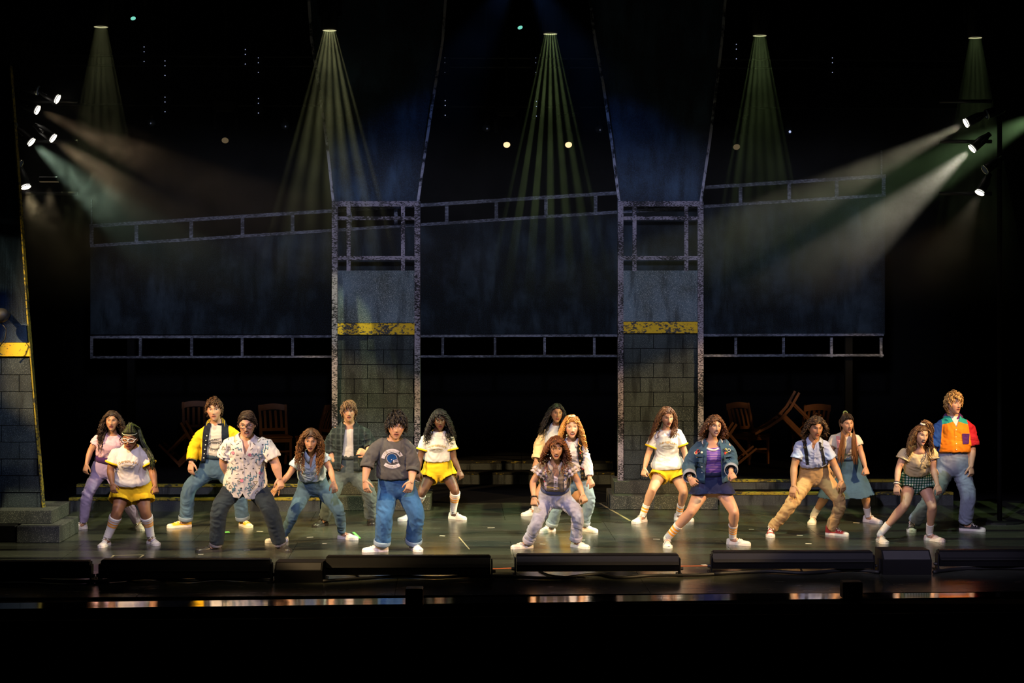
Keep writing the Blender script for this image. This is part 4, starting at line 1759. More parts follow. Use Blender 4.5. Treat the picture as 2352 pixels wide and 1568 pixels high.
def shoe(P, i, st):
    """a lace-up shoe: upper, sole, laces"""
    toe, d = P['toe'][i], P['fd'][i]
    k = P['fk']
    L = .285 * k
    s = Vector((d.y, -d.x, 0))
    heel = toe - d * L
    high = st.get('high', .085)
    cu, cs, cl, ct = st['upper'], st.get('sole', (.7, .66, .6)), st.get('lace', (.75, .7, .65)), st.get('toe', None)
    T = np.array([0, .05, .15, .28, .40, .52, .66, .78, .88, .95, 1.0])
    W = np.array([.018, .031, .037, .036, .036, .041, .047, .047, .042, .031, .012]) * k
    H = np.array([high * .9, high, high, high * .98, high * .82, .068, .056, .050, .047, .042, .030]) * k
    inn = 1 if i == 0 else -1
    C = [heel + d * (t * L) + s * (inn * .008 * k * math.sin(t * math.pi)) for t in T]
    root = MB()
    rg, cc = [], []
    z0 = .020
    for c, t, w, h in zip(C, T, W, H):
        ring = []
        for a in np.linspace(math.radians(-20), math.radians(200), 11):
            x = math.cos(a) * w
            zz = max(0, math.sin(a)) ** .75
            narrow = 1 - .35 * zz * (1 if t < .45 else .3)
            ring.append(c + s * (x * narrow) + Vector((0, 0, z0 + (h - z0) * zz)))
        rg.append(ring)
        cc.append(ct if (ct is not None and t > .80) else cu)
    root.rings(rg, cc)
    up = build_local(root, P, M_LEATHER if st.get('shiny') else M_SHOE, 'shoe')
    mb = MB()
    lo, hi = [], []
    out = [(c + s * (w * 1.10 + .001), c - s * (w * 1.10 + .001)) for c, w in zip(C, W)]
    outline = [a for a, b in out] + [b for a, b in reversed(out)]
    m = len(outline)
    vs = [Vector((p.x, p.y, .0005)) for p in outline] + [Vector((p.x, p.y, .026 * k)) for p in outline]
    fs = [tuple(range(m)), tuple(range(2 * m - 1, m - 1, -1))] + [(q, m + q, m + (q + 1) % m, (q + 1) % m) for q in range(m)]
    mb.add(vs, fs, cs)
    build_local(mb, P, M_SHOE, 'sole', up, False)
    if not st.get('nolace'):
        mb = MB()
        for q, t in enumerate(np.linspace(.40, .66, 5)):
            c = heel + d * (t * L) + s * (inn * .008 * k * math.sin(t * math.pi))
            h = float(np.interp(t, T, H)) + .002
            w = float(np.interp(t, T, W)) * .62
            dz = .012 * (1 if q % 2 else -1)
            mb.tube([c - s * w + d * dz * .5 + Vector((0, 0, h - .012)), c + Vector((0, 0, h + .001)), c + s * w - d * dz * .5 + Vector((0, 0, h - .012))], .0042 * k, 5, [cl] * 3)
        c = heel + d * (.38 * L) + Vector((0, 0, float(np.interp(.38, T, H)) + .004))
        for sg in (-1, 1):
            mb.tube([c, c + s * (sg * .022) + Vector((0, 0, .012)) + d * .01, c + s * (sg * .04) + Vector((0, 0, -.004)) + d * .02, c + s * (sg * .02) + d * .012], .0032 * k, 5, [cl] * 4)
            mb.tube([c, c + s * (sg * .025) + d * .03 + Vector((0, 0, -.01)), c + s * (sg * .034) + d * .05 + Vector((0, 0, -.03))], .0030 * k, 5, [cl] * 3)
        build_local(mb, P, M_SHOE, 'laces', up)
    return up


# ================================================================ people: skeleton
def skeleton(sp):
    ox, oy, sc = sp['v']

    def px(q):
        return (ox + q[0] / sc, oy + q[1] / sc)
    H = sp['H']
    k = H / 1.70
    P = {'k': k, 'w': sp.get('w', 1.0), 'male': sp.get('male', False)}
    toes = []
    for q in sp['toe']:
        x, y = px(q)
        D = FD(y)
        toes.append((BP(x, y, D), D, math.radians(q[2])))
    fk = k * sp.get('foot', 1.0)
    P['fk'] = fk
    P['toe'] = [t[0] for t in toes]
    P['fd'] = [Vector((math.sin(t[2]), -math.cos(t[2]), 0)) for t in toes]
    L = .285 * fk
    P['ank'] = [t - d * (L * .76) + Vector((0, 0, .088 * k)) for t, d in zip(P['toe'], P['fd'])]
    D0 = (P['ank'][0].y + P['ank'][1].y) / 2 + 20 + sp.get('back', .0)
    P['D0'] = D0

    def at(q, D):
        x, y = px(q)
        return BP(x, y, D)
    lean = sp.get('lean', .16)
    tw = sp.get('twist', 0.0)
    P['hip'] = [at(sp['hip'][0], D0 - tw * .3), at(sp['hip'][1], D0 + tw * .3)]
    P['pel'] = (P['hip'][0] + P['hip'][1]) / 2
    P['sh'] = [at(sp['sh'][0], D0 - lean * .85 - tw), at(sp['sh'][1], D0 - lean * .85 + tw)]
    mid_ = (P['sh'][0] + P['sh'][1]) / 2
    P['sh'] = [q.lerp(mid_, .07) - Vector((0, 0, .038 * k)) for q in P['sh']]
    P['shC'] = (P['sh'][0] + P['sh'][1]) / 2
    P['neckB'] = at(sp['neck'], D0 - lean)
    hx, ht, hb = sp['head']
    Dh = D0 - lean - .05 - sp.get('hl', .03)
    hp = (hb - ht) / sc * Dh / F
    P['hs'] = min(1.16, max(.94, hp / .243)) if 'hs' not in sp else sp['hs']
    P['headC'] = at((hx, (ht + hb) / 2 + 2), Dh)
    yaw, pit, rol = (math.radians(a) for a in sp.get('face', (0, 0, 0)))
    P['headR'] = (Matrix.Rotation(yaw, 3, 'Z') @ Matrix.Rotation(pit, 3, 'X') @ Matrix.Rotation(rol, 3, 'Y'))
    kd = sp.get('kd', (.13, .13))
    P['knee'] = [at(sp['knee'][i], (P['hip'][i].y + P['ank'][i].y) / 2 + 20 - kd[i]) for i in (0, 1)]
    ed, wd = sp.get('ed', (-.02, -.02)), sp.get('wd', (-.10, -.10))
    P['el'] = [at(sp['el'][i], P['sh'][i].y + 20 + ed[i]) for i in (0, 1)]
    P['wr'] = [at(sp['wr'][i], P['sh'][i].y + 20 + wd[i]) for i in (0, 1)]
    P['hd'] = [at(sp['hd'][i], P['sh'][i].y + 20 + wd[i] - .02) for i in (0, 1)]
    P['sw'] = (P['sh'][1] - P['sh'][0]).length / 2
    return P


def torso_rings(P, ts, ease=0.0, widths=None, n=20, front_belly=0.0):
    """elliptical sections up the spine; ts are heights, 0 at the hip joints and 1 at the neck base"""
    k, w = P['k'], P['w']
    male = P['male']
    tk = [-.16, -.08, 0, .18, .38, .60, .78, .90, .97, 1.02]
    hw = [.10, .15, .172, .165, (.140 if male else .125), (.152 if male else .138), None, None, .085, .058]
    hd = [.075, .105, .118, .112, (.100 if male else .090), .105, .115, .098, .070, .056]
    pel, shC, nb = P['pel'], P['shC'], P['neckB']
    hl = (P['hip'][1] - P['hip'][0]).normalized()
    sl = (P['sh'][1] - P['sh'][0]).normalized()
    sw = P['sw']
    hipw = (P['hip'][1] - P['hip'][0]).length / 2
    out = []
    info = []
    tC = .88
    for i, t in enumerate(ts):
        c = pel + (shC - pel) * (t / tC) if t <= tC else shC + (nb - shC) * ((t - tC) / (1 - tC))
        q = min(1, max(0, t / .9))
        lat = (hl * (1 - q) + sl * q).normalized()
        up = ((shC - pel) if t <= tC else (nb - shC) * .5 + (shC - pel) * .5).normalized()
        lat = (lat - up * lat.dot(up) * (1.0 if t < .3 else .6)).normalized()
        fwd = up.cross(lat).normalized()
        if fwd.y > 0:
            fwd = -fwd
        HW = [(sw * .93 if a is None and j == 6 else (sw * .86 if a is None else a * k * w)) for j, a in enumerate(hw)]
        a = np.interp(t, tk, HW)
        b = np.interp(t, tk, [x * k * (1 + (w - 1) * 1.15) for x in hd])
        b += front_belly * math.exp(-((t - .3) / .25) ** 2)
        if not male:
            b += .022 * k * math.exp(-((t - .72) / .10) ** 2)
        e = ease if not hasattr(ease, '__len__') else ease[i]
        a2, b2 = a + e, b + e
        if widths:
            a2 *= widths[i]
            b2 *= (1 + (widths[i] - 1) * .6)
        ring = []
        for m in range(n):
            an = 2 * math.pi * m / n
            ca, sa = math.cos(an), math.sin(an)
            ex = .85
            ring.append(c + lat * (a2 * math.copysign(abs(ca) ** ex, ca)) + fwd * (b2 * math.copysign(abs(sa) ** ex, sa)))
        out.append(ring)
        info.append((c, lat, fwd, a2, b2))
    return out, info


def wrinkle(me, amp, sx=10, sz=24, seed=0, joints=(), jamp=0.0, jr=.16):
    if len(me.vertices) == 0:
        return
    p = coords(me)
    n = normals(me)
    q = p * np.array([sx, sx, sz]) + seed * 7.3
    wv = vnoise(p * 6 + seed) - .5
    q[:, 2] += wv * 7 + p[:, 0] * 8
    r = .65 * (1 - np.abs(2 * vnoise(q) - 1)) + .45 * (1 - np.abs(2 * vnoise(q * 1.9 + 11) - 1)) - .08
    r2 = vnoise(p * 34 + seed * 3.1) - .5
    w = np.full(len(p), amp)
    for j in joints:
        d = np.linalg.norm(p - np.array(j), axis=1)
        w = w + jamp * np.exp(-(d / jr) ** 2)
    disp = (r - .62) * w * 1.05 + r2 * amp * .4
    set_coords(me, p + n * disp[:, None])


def local_mesh(me, P, mat, name, parent=None, col=None, smooth=True):
    """move a mesh from world to the person's own frame and link it"""
    a = coords(me) - np.array(P['org'])
    set_coords(me, a)
    if col is not None:
        set_cols(me, np.array(col))
    me.materials.clear()
    me.materials.append(mat)
    o = link_mesh(name, me, parent or P['root'], smooth)
    return o


def build_local(mb, P, mat, name, parent=None, smooth=True):
    mb.v = [tuple(Vector(p) - P['org']) for p in mb.v]
    o = mb.build(name, mat, parent or P['root'], smooth)
    return o


def open_tube(mb, pts, radii, n=14, depth=.05, wall=.006, flat=1.0, ref=None):
    """a limb sleeve whose far end is hollow"""
    P_, R_ = list(pts), list(radii)
    d = (P_[-1] - P_[-2]).normalized()
    e = P_[-1]
    r = R_[-1]
    P_ += [e + d * .0001, e - d * depth]
    R_ += [max(.004, r - wall * 2.2), max(.003, r - wall * 2.6)]
    # build rings by hand so the inner return keeps its frame
    m = len(pts)
    prev, rings = None, []
    for i in range(m):
        t = (pts[min(i + 1, m - 1)] - pts[max(i - 1, 0)]).normalized()
        u = prev if prev is not None else (Vector(ref) if ref is not None else Vector((0, 1, 0)))
        u = u - t * u.dot(t)
        u = u.normalized() if u.length > 1e-5 else t.orthogonal().normalized()
        prev = u
        wv = t.cross(u)
        rings.append((pts[i], u, wv, radii[i]))
    c, u, wv, r = rings[-1]
    rings += [(c + d * .002, u, wv, max(.004, r - wall * 2)), (c - d * depth, u, wv, max(.003, r - wall * 2.5))]
    mb.rings([[c + u * (math.cos(2 * math.pi * q / n) * r) + wv * (math.sin(2 * math.pi * q / n) * r * flat) for q in range(n)] for c, u, wv, r in rings])


ARM_R = ((.050, .042, .036, .0255), (.056, .048, .042, .030))
LEG_R = ((.088, .058, .036), (.090, .062, .041))


def arm_pts(P, i):
    return [P['sh'][i], P['el'][i], P['wr'][i]]


def leg_pts(P, i):
    return [P['hip'][i], P['knee'][i], P['ank'][i]]


def body(P, sp):
    k, w, male = P['k'], P['w'], P['male']
    mb = MB()
    ts = [-.16, -.1, 0, .18, .38, .6, .78, .9, .97, 1.02]
    rg, _ = torso_rings(P, ts)
    mb.rings(rg)
    ar = ARM_R[1 if male else 0]
    lw = 1 + (w - 1) * .9
    for i in (0, 1):
        lw = 1 + (w - 1) * .9
        S, E, W = arm_pts(P, i)
        inn = S.lerp(P['shC'], .35) + Vector((0, 0, -.02))
        q = [inn, S, S.lerp(E, .45), E, E.lerp(W, .3), W, W + (P['hd'][i] - W).normalized() * .025]
        r = [.055 * k * lw, ar[0] * k * lw, ar[0] * .98 * k * lw, ar[1] * .90 * k * lw, ar[2] * 1.08 * k * lw, ar[3] * k * (1 + (lw - 1) * .5), ar[3] * .9 * k]
        mb.tube(*sub(q, r, 4), 12)
        h, kn, a = leg_pts(P, i)
        lr = LEG_R[1 if male else 0]
        f = Vector((0, .018, 0))
        lw = (1 + (w - 1) * .9) * (1.0 if sp.get('bare') else .80)
        q = [h + (P['pel'] - h) * .25 + Vector((0, 0, .03)), h + Vector((0, 0, -.02)), h.lerp(kn, .5), kn, kn.lerp(a, .28) + f, kn.lerp(a, .62) + f * .5, a + Vector((0, 0, .02)), a - Vector((0, 0, .05))]
        r = [lr[0] * .9, lr[0] * 1.03, lr[0] * .86, lr[1] * .98, lr[1] * 1.0, lr[2] * 1.15, lr[2], lr[2] * .95]
        mb.tube(*sub(q, [x * k * lw for x in r], 4), 14)
        # kneecap
        if sp.get('bare'):
          mb.ball(kn + Vector((0, -.022 * k, .0)), (.036 * k * lw, .034 * k * lw, .042 * k * lw), 10, 8)
        # instep inside the shoe
        mb.tube([a - Vector((0, 0, .03)), a - Vector((0, 0, .045)) + P['fd'][i] * .07], [.035 * k, .028 * k], 10)
    nk = .050 * k if not male else .058 * k
    nb, hc, R, hs = P['neckB'], P['headC'], P['headR'], P['hs']
    skull = hc + R @ (Vector((0, .022, -.055)) * hs)
    mb.tube(*sub([nb - Vector((0, 0, .05)), nb + Vector((0, 0, .02)), nb.lerp(skull, .6), skull], [nk * 1.25 * (1 + (w - 1) * .5), nk * 1.08, nk * .98, nk * .9], 3), 14)
    me = remesh(mb, .0115, 4, 'body')
    skin = np.array(sp['skin'])
    c = np.tile(skin, (len(me.vertices), 1))
    p = coords(me)
    for j in P['knee'] + P['el']:
        d = np.linalg.norm(p - np.array(j), axis=1)
        m = np.exp(-(d / .06) ** 2)[:, None] * .25
        c = c * (1 - m) + skin * np.array([1.0, .72, .66]) * m
    set_cols(me, c)
    V, Fc, Cc = [tuple(x) for x in p], [tuple(f.vertices) for f in me.polygons], [tuple(x) for x in c]
    bpy.data.meshes.remove(me)
    out = MB()
    out.v, out.f, out.c = V, Fc, Cc
    hm = head_mesh(sp['skin'], sp.get('lip', tuple(skin * np.array([.85, .42, .40]))), sp.get('brow', (.03, .02, .012)), sp.get('iris', (.03, .02, .012)), male, sp.get('mouth', .5), sp.get('jaw', 1.0), sp.get('smile', 0.0), sp.get('makeup', tuple(skin * .5)))
    out.add([hc + R @ (Vector(v) * hs) for v in hm.v], hm.f, hm.c)
    for i in (0, 1):
        cl = sp.get('curl', (.5, .5))[i]
        h = hand_mesh(P['wr'][i], P['hd'][i], P['pel'], k * (1.05 if male else .97), cl)
        m2 = remesh(h, .0052, 2, 'hand')
        out.add([tuple(v.co) for v in m2.vertices], [tuple(f.vertices) for f in m2.polygons], tuple(skin))
        bpy.data.meshes.remove(m2)
    return build_local(out, P, M_SKIN, 'body')


# ================================================================ people: garments
def shirt(P, sp, g):
    """g: hem t, sleeve (0..2 along the arm), ease, colour"""
    k, w = P['k'], P['w']
    hem = g.get('hem', .20)
    e = g.get('ease', .018)
    top = g.get('top', 1.0)
    ts = [hem, hem + .004] + [t for t in (.0, .1, .15, .2, .3, .4, .5, .6, .7, .8, .88, .93, .97) if hem + .03 < t < top - .01] + [top]
    slack = g.get('slack', .02)
    es = []
    for t in ts:
        q = e + slack * math.exp(-((t - hem - .1) / .14) ** 2)
        if t > .9:
            q = e * .75
        es.append(q)
    if g.get('tuck'):
        es[0] = .008
        es[1] = .010
    wd = [1.0] * len(ts)
    # boxy sides fill the waist
    rg, info = torso_rings(P, ts, es, wd, 24, g.get('belly', 0))
    if g.get('boxy', 0):
        for j, t in enumerate(ts):
            c, lat, fwd, a, b = info[j]
            tgt = P['sw'] * .98 * g['boxy']
            if t < .75 and a < tgt:
                f = tgt / a
                rg[j] = [c + lat * ((p - c).dot(lat) * f) + fwd * ((p - c).dot(fwd) * (1 + (f - 1) * .5)) for p in rg[j]]
    # below the hips the cloth hangs instead of following the body
    jr = min(range(len(ts)), key=lambda j: abs(ts[j] - .10))
    for j, t in enumerate(ts):
        if t < .06:
            cj, c = info[jr][0], info[j][0]
            rg[j] = [c + (p - cj) for p in rg[jr]]
    # hollow hem
    c, lat, fwd, a, b = info[0]
    up = (P['shC'] - P['pel']).normalized()
    inner = [[c + (p - c) * .93 + up * .001 for p in rg[0]], [c + (p - c) * .88 + up * .06 for p in rg[0]]]
    if not g.get('tuck'):
        rg = list(reversed(inner)) + rg
    mb = MB()
    mb.rings(rg)
    sl = g.get('sleeve', .6)
    sr = g.get('sr', (.074, .066, .060, .040))
    puff = g.get('puff', 0)
    for i in (0, 1):
        S, E, W = arm_pts(P, i)
        chain = [S, E, W]
        ts_ = np.linspace(0, sl, 8)
        pts = [S.lerp(P['shC'], .4) + Vector((0, 0, -.035 * k)), S.lerp(P['shC'], .12) + Vector((0, 0, -.008))] + [along(chain, t) for t in ts_[1:]]
        rad = []
        for t in [0, 0] + list(ts_[1:]):
            r = np.interp(t, [0, .5, 1.0, 2.0], sr) * k * (1 + (w - 1) * .8)
            rad.append(r)
        rad[0] *= 1.0
        if puff:
            for q in range(2, len(rad)):
                rad[q] += puff * math.sin(math.pi * min(1, (q - 1) / (len(rad) - 2)))
        open_tube(mb, pts, rad, 14, .05)
    me = remesh(mb, g.get('voxel', .0105), g.get('smooth', 5), 'shirt')
    wrinkle(me, g.get('wr', .007), 9, 16, hash(sp['label']) % 17 if False else len(sp['label']), [P['el'][0], P['el'][1], P['pel'].lerp(P['shC'], .35), P['sh'][0] + Vector((0, 0, -.08)), P['sh'][1] + Vector((0, 0, -.08))], g.get('jwr', .009), .15)
    return me, (rg, info)


def cut_front(me, P, half_fn, t_lo, t_hi, depth_only_front=True):
    """remove the front strip |u|<half between two heights (slanting sides) with clean cuts"""
    ax = (P['shC'] - P['pel'])
    Ht = ax.length / .88
    ax.normalize()
    lat = (P['sh'][1] - P['sh'][0])
    lat = (lat - ax * lat.dot(ax)).normalized()
    fwd = ax.cross(lat).normalized()
    if fwd.y > 0:
        fwd = -fwd
    bm = bmesh.new()
    bm.from_mesh(me)
    uc = sp_u = P.get('ucen', 0.0)
    h0, h1 = half_fn
    p_lo, p_hi = P['pel'] + ax * (t_lo * Ht), P['pel'] + ax * (t_hi * Ht)
    for s in (-1, 1):
        a = p_lo + lat * (uc + s * h0)
        b = p_hi + lat * (uc + s * h1)
        d = (b - a).normalized()
        no = d.cross(fwd).normalized()
        bmesh.ops.bisect_plane(bm, geom=list(bm.verts) + list(bm.edges) + list(bm.faces), plane_co=a, plane_no=no, dist=1e-5)
    dead = []
    for f in bm.faces:
        c = f.calc_center_median() - P['pel']
        t = c.dot(ax) / Ht
        if t < t_lo - .001 or t > t_hi + .06:
            continue
        u = c.dot(lat) - uc
        h = h0 + (h1 - h0) * (t - t_lo) / (t_hi - t_lo)
        mid = P['shC'] - P['pel']
        if abs(u) < h and (c - ax * c.dot(ax)).dot(fwd) > 0.0:
            dead.append(f)
    bmesh.ops.delete(bm, geom=dead, context='FACES')
    bm.to_mesh(me)
    bm.free()
    me.update()
    return me


def thicken(me, th=.006):
    o = bpy.data.objects.new('tmp', me)
    COL.objects.link(o)
    m = o.modifiers.new('s', 'SOLIDIFY')
    m.thickness = th
    m.offset = -1
    dg = bpy.context.evaluated_depsgraph_get()
    out = bpy.data.meshes.new_from_object(o.evaluated_get(dg))
    bpy.data.objects.remove(o)
    return out


def neck_frame(P):
    nb = P['neckB']
    up = ((P['headC'] + P['headR'] @ Vector((0, .03, -.05))) - nb).normalized()
    up = (up + (P['shC'] - P['pel']).normalized()).normalized()
    lat = (P['sh'][1] - P['sh'][0])
    lat = (lat - up * lat.dot(up)).normalized()
    fwd = up.cross(lat).normalized()
    if fwd.y > 0:
        fwd = -fwd
    return nb, up, lat, fwd


def crew_collar(P, parent, col, r=.068, h=.011, drop=.025, mat=None, name='collar'):
    nb, up, lat, fwd = neck_frame(P)
    k = P['k'] * (1 + (P['w'] - 1) * .6)
    mb = MB()
    pts = []
    for a in np.linspace(0, 2 * math.pi, 28, endpoint=False):
        f = math.sin(a)
        pts.append(nb + lat * (math.cos(a) * r * 1.08 * k) + fwd * (f * r * .98 * k + .010) + up * (-.010 - drop * max(0, f) - .004 * f))
    mb.tube(pts, h * k, 8, [col] * 28, closed=True, flat=1.0)
    return build_local(mb, P, mat or M_CLOTH, name, parent)


def point_collar(P, parent, col, r=.066, wdt=.055, pt=.075, gap=14, mat=None):
    """a turned-down shirt collar with two front points"""
    nb, up, lat, fwd = neck_frame(P)
    k = P['k'] * (1 + (P['w'] - 1) * .6)
    mb = MB()
    rings = []
    A = np.linspace(math.radians(90 + gap), math.radians(450 - gap), 30)
    for a in A:
        f = math.sin(a)
        near = max(0, (f - .1) / .9) ** 2
        rad = lat * math.cos(a) + fwd * f
        base = nb + rad * (r * k) + fwd * .008 + up * (.020 - .035 * max(0, f) ** 2)
        top = base + up * .006
        out = base + rad * (.030 * k) - up * ((wdt - .02) + (pt - .02) * near) * k
        if near > 0:
            out += lat * (math.copysign(.012, math.cos(a)) * near) + fwd * (.012 * near)
        n = rad
        rings.append([base - n * .002, top, base + n * .009, out + n * .010, out + n * .004, base + n * .003 - up * .012])
    mb.rings(rings, [col] * len(rings))
    return build_local(mb, P, mat or M_CLOTH, 'collar', parent)


def ring_band(P, parent, c, axis, r, hgt, col, name, mat=None, thick=.004, flat=1.0, ref=None, taper=1.0):
    """a short band round a limb: cuffs, wristbands, rolled hems"""
    axis = axis.normalized()
    mb = MB()
    u = Vector(ref) if ref is not None else Vector((0, 1, 0))
    u = (u - axis * u.dot(axis))
    u = u.normalized() if u.length > 1e-4 else axis.orthogonal().normalized()
    w = axis.cross(u)
    n = 20
    prof = [(-hgt / 2, r - thick), (-hgt / 2, r), (-hgt / 4, r + thick), (hgt / 4, r + thick), (hgt / 2, r), (hgt / 2, r - thick)]
    rings = []
    for i in range(n):
        a = 2 * math.pi * i / n
        rings.append([c + axis * z + (u * math.cos(a) + w * (math.sin(a) * flat)) * (q * (1 + (taper - 1) * (z / hgt + .5))) for z, q in prof])
    mb.rings(rings, [col] * n, False, True)
    return build_local(mb, P, mat or M_CLOTH, name, parent)


def sleeve_band(P, parent, i, t, r, hgt, col, name='cuff', mat=None):
    c = along(arm_pts(P, i), t)
    c2 = along(arm_pts(P, i), t - .1)
    return ring_band(P, parent, c, c - c2, r * P['k'] * (1 + (P['w'] - 1) * .8), hgt, col, name, mat)


def trousers(P, sp, g):
    """trousers or shorts: waist section plus two legs; leg end 0..2 along the leg"""
    k, w = P['k'], P['w']
    end = g.get('end', 1.93)
    e = g.get('ease', .016)
    wt = g.get('waist', .40)
    ts = [-.15, -.08, 0, .1, .2, .3, wt]
    rg, info = torso_rings(P, ts, [e * .6, e, e, e, e * .9, e * .7, e * .55 + .004], None, 24)
    mb = MB()
    mb.rings(rg)
    rr = g.get('r', (.106, .092, .082, .076, .074))
    ef = g.get('extra', 0)
    for i in (0, 1):
        h, kn, a = leg_pts(P, i)
        if end > 1.2:
            a = a - Vector((0, 0, .03 * k)) + g.get('heelback', .01) * P['fd'][i] * -1
        chain = [h, kn, a]
        n = 14 if end > 1.2 else 6
        ts_ = np.linspace(0, end, n)
        pts = [h.lerp(P['pel'], .35) + Vector((0, 0, .05 * k)), h.lerp(P['pel'], .12) + Vector((0, 0, -.005))] + [along(chain, t) for t in ts_[1:]]
        rad = [np.interp(t, [0, .5, 1.0, 1.5, 2.0], rr) * k * (1 + (w - 1) * .9) for t in [0, 0] + list(ts_[1:])]
        rad[0] *= .85
        if len(pts) > 8:
            Q = list(pts)
            for _ in range(2):
                Q = [Q[0]] + [(Q[j - 1] + Q[j] * 2 + Q[j + 1]) / 4 for j in range(1, len(Q) - 1)] + [Q[-1]]
            pts = Q
        open_tube(mb, pts, rad, 16, .06)
    me = remesh(mb, g.get('voxel', .0115), g.get('smooth', 5), 'trousers')
    wrinkle(me, g.get('wr', .007), 8, 20, len(sp['label']) + 5, [P['knee'][0], P['knee'][1], P['pel'] - Vector((0, 0, .10)), P['ank'][0] + Vector((0, 0, .08)), P['ank'][1] + Vector((0, 0, .08))], g.get('jwr', .013), .15)
    return me


def waistband(P, parent, t, col, h=.04, ease=.016, mat=None, name='waistband'):
    Ht = (P['shC'] - P['pel']).length / .88
    dt = h / Ht / 2
    a, ia = torso_rings(P, [t - dt, t - dt, t, t + dt, t + dt], [ease - .006, ease + .004, ease + .006, ease + .004, ease - .006], None, 32)
    mb = MB()
    # sweep the profile round the ring
    n = 32
    rings = [[a[q][m] for q in range(5)] for m in range(n)]
    mb.rings(rings, [col] * n, False, True)
    return build_local(mb, P, mat or M_CLOTH, name, parent)


def sock(P, i, top, cols, r=None, name='sock'):
    """cols: list of (fraction from top, colour); top measured up the shin from the ankle (0..1)"""
    k, w = P['k'], P['w']
    kn, a = P['knee'][i], P['ank'][i]
    f = Vector((0, .018, 0))
    n = 26
    lr = LEG_R[1 if P['male'] else 0]
    mb = MB()
    pts, rad, cc = [], [], []
    for q in range(n + 1):
        t = q / n
        s = top * (1 - t)
        c = a.lerp(kn, s) + f * math.sin(min(1, s) * math.pi) * .9
        rr = np.interp(s, [0, .1, .38, .72, 1.0], [lr[2] * .98, lr[2], lr[2] * 1.15, lr[1] * 1.0, lr[1]]) * k * (1 + (w - 1) * .9) + .006
        rr += .0018 * math.sin(q * 2.4)
        pts.append(c)
        rad.append(rr)
        col = cols[0][1]
        for fr, c2 in cols:
            if t >= fr:
                col = c2
        cc.append(col)
    pts.append(a - Vector((0, 0, .03)) + P['fd'][i] * .01)
    rad.append(lr[2] * k + .006)
    cc.append(cc[-1])
    mb.tube(pts, rad, 16, cc)
    return build_local(mb, P, M_CLOTH, name)


WHITE_S = (.62, .58, .54)
ORANGE_S = (.78, .30, .02)
STRIPED = [(0, WHITE_S), (.12, ORANGE_S), (.19, WHITE_S), (.25, ORANGE_S), (.32, WHITE_S), (.38, ORANGE_S), (.45, WHITE_S)]
PLAIN = [(0, WHITE_S)]


def decal_points(me_obj, P, pts2, push=.004):
    """project points given in the person's (x, z) plane onto a garment from the front"""
    from mathutils.bvhtree import BVHTree
    key = me_obj.name
    if key not in P['bvh']:
        me = me_obj.data
        P['bvh'][key] = BVHTree.FromPolygons([v.co.copy() for v in me.vertices], [tuple(f.vertices) for f in me.polygons])
    t = P['bvh'][key]
    out = []
    for x, z in pts2:
        hit = t.ray_cast(Vector((x, -3, z)), Vector((0, 1, 0)))
        if hit[0] is None:
            hit = t.find_nearest(Vector((x, -.2, z)))
        out.append(hit[0] + Vector((0, -push, 0)))
    return out


def decal(mb, obj, P, poly, col, push=.004):
    p = decal_points(obj, P, poly, push)
    mb.add(p, [tuple(range(len(p)))], col)


def decal_line(mb, obj, P, line, wd, col, push=.004):
    """a stroked polyline laid on the cloth"""
    for (x0, z0), (x1, z1) in zip(line, line[1:]):
        d = math.hypot(x1 - x0, z1 - z0) or 1
        nx, nz = -(z1 - z0) / d * wd / 2, (x1 - x0) / d * wd / 2
        n = max(1, int(d / .02))
        for q in range(n):
            a, b = q / n, (q + 1) / n
            xa, za, xb, zb = x0 + (x1 - x0) * a, z0 + (z1 - z0) * a, x0 + (x1 - x0) * b, z0 + (z1 - z0) * b
            decal(mb, obj, P, [(xa - nx, za - nz), (xb - nx, zb - nz), (xb + nx, zb + nz), (xa + nx, za + nz)], col, push)


def decal_quad(mb, obj, P, q, col, push=.008, n=6):
    """a four-cornered patch laid on the cloth as a small grid; corners go round"""
    (a, b, c, d) = q
    vs = []
    for i in range(n + 1):
        for j in range(n + 1):
            u, v = i / n, j / n
            x = (a[0] * (1 - u) + b[0] * u) * (1 - v) + (d[0] * (1 - u) + c[0] * u) * v
            z = (a[1] * (1 - u) + b[1] * u) * (1 - v) + (d[1] * (1 - u) + c[1] * u) * v
            vs.append((x, z))
    mb.add(decal_points(obj, P, vs, push), [(i * (n + 1) + j, (i + 1) * (n + 1) + j, (i + 1) * (n + 1) + j + 1, i * (n + 1) + j + 1) for i in range(n) for j in range(n)], col)


_fonts = {}


def glyph(ch):
    """triangles of a letter, unit height"""
    if ch not in _fonts:
        cu = bpy.data.curves.new('glyph', 'FONT')
        cu.body = ch
        cu.resolution_u = 2
        o = bpy.data.objects.new('glyph', cu)
        COL.objects.link(o)
        dg = bpy.context.evaluated_depsgraph_get()
        me = bpy.data.meshes.new_from_object(o.evaluated_get(dg))
        vs = [(v.co.x, v.co.y) for v in me.vertices]
        fs = [tuple(f.vertices) for f in me.polygons]
        wdt = max((v[0] for v in vs), default=.3)
        bpy.data.objects.remove(o)
        bpy.data.curves.remove(cu)
        bpy.data.meshes.remove(me)
        _fonts[ch] = (vs, fs, wdt)
    return _fonts[ch]


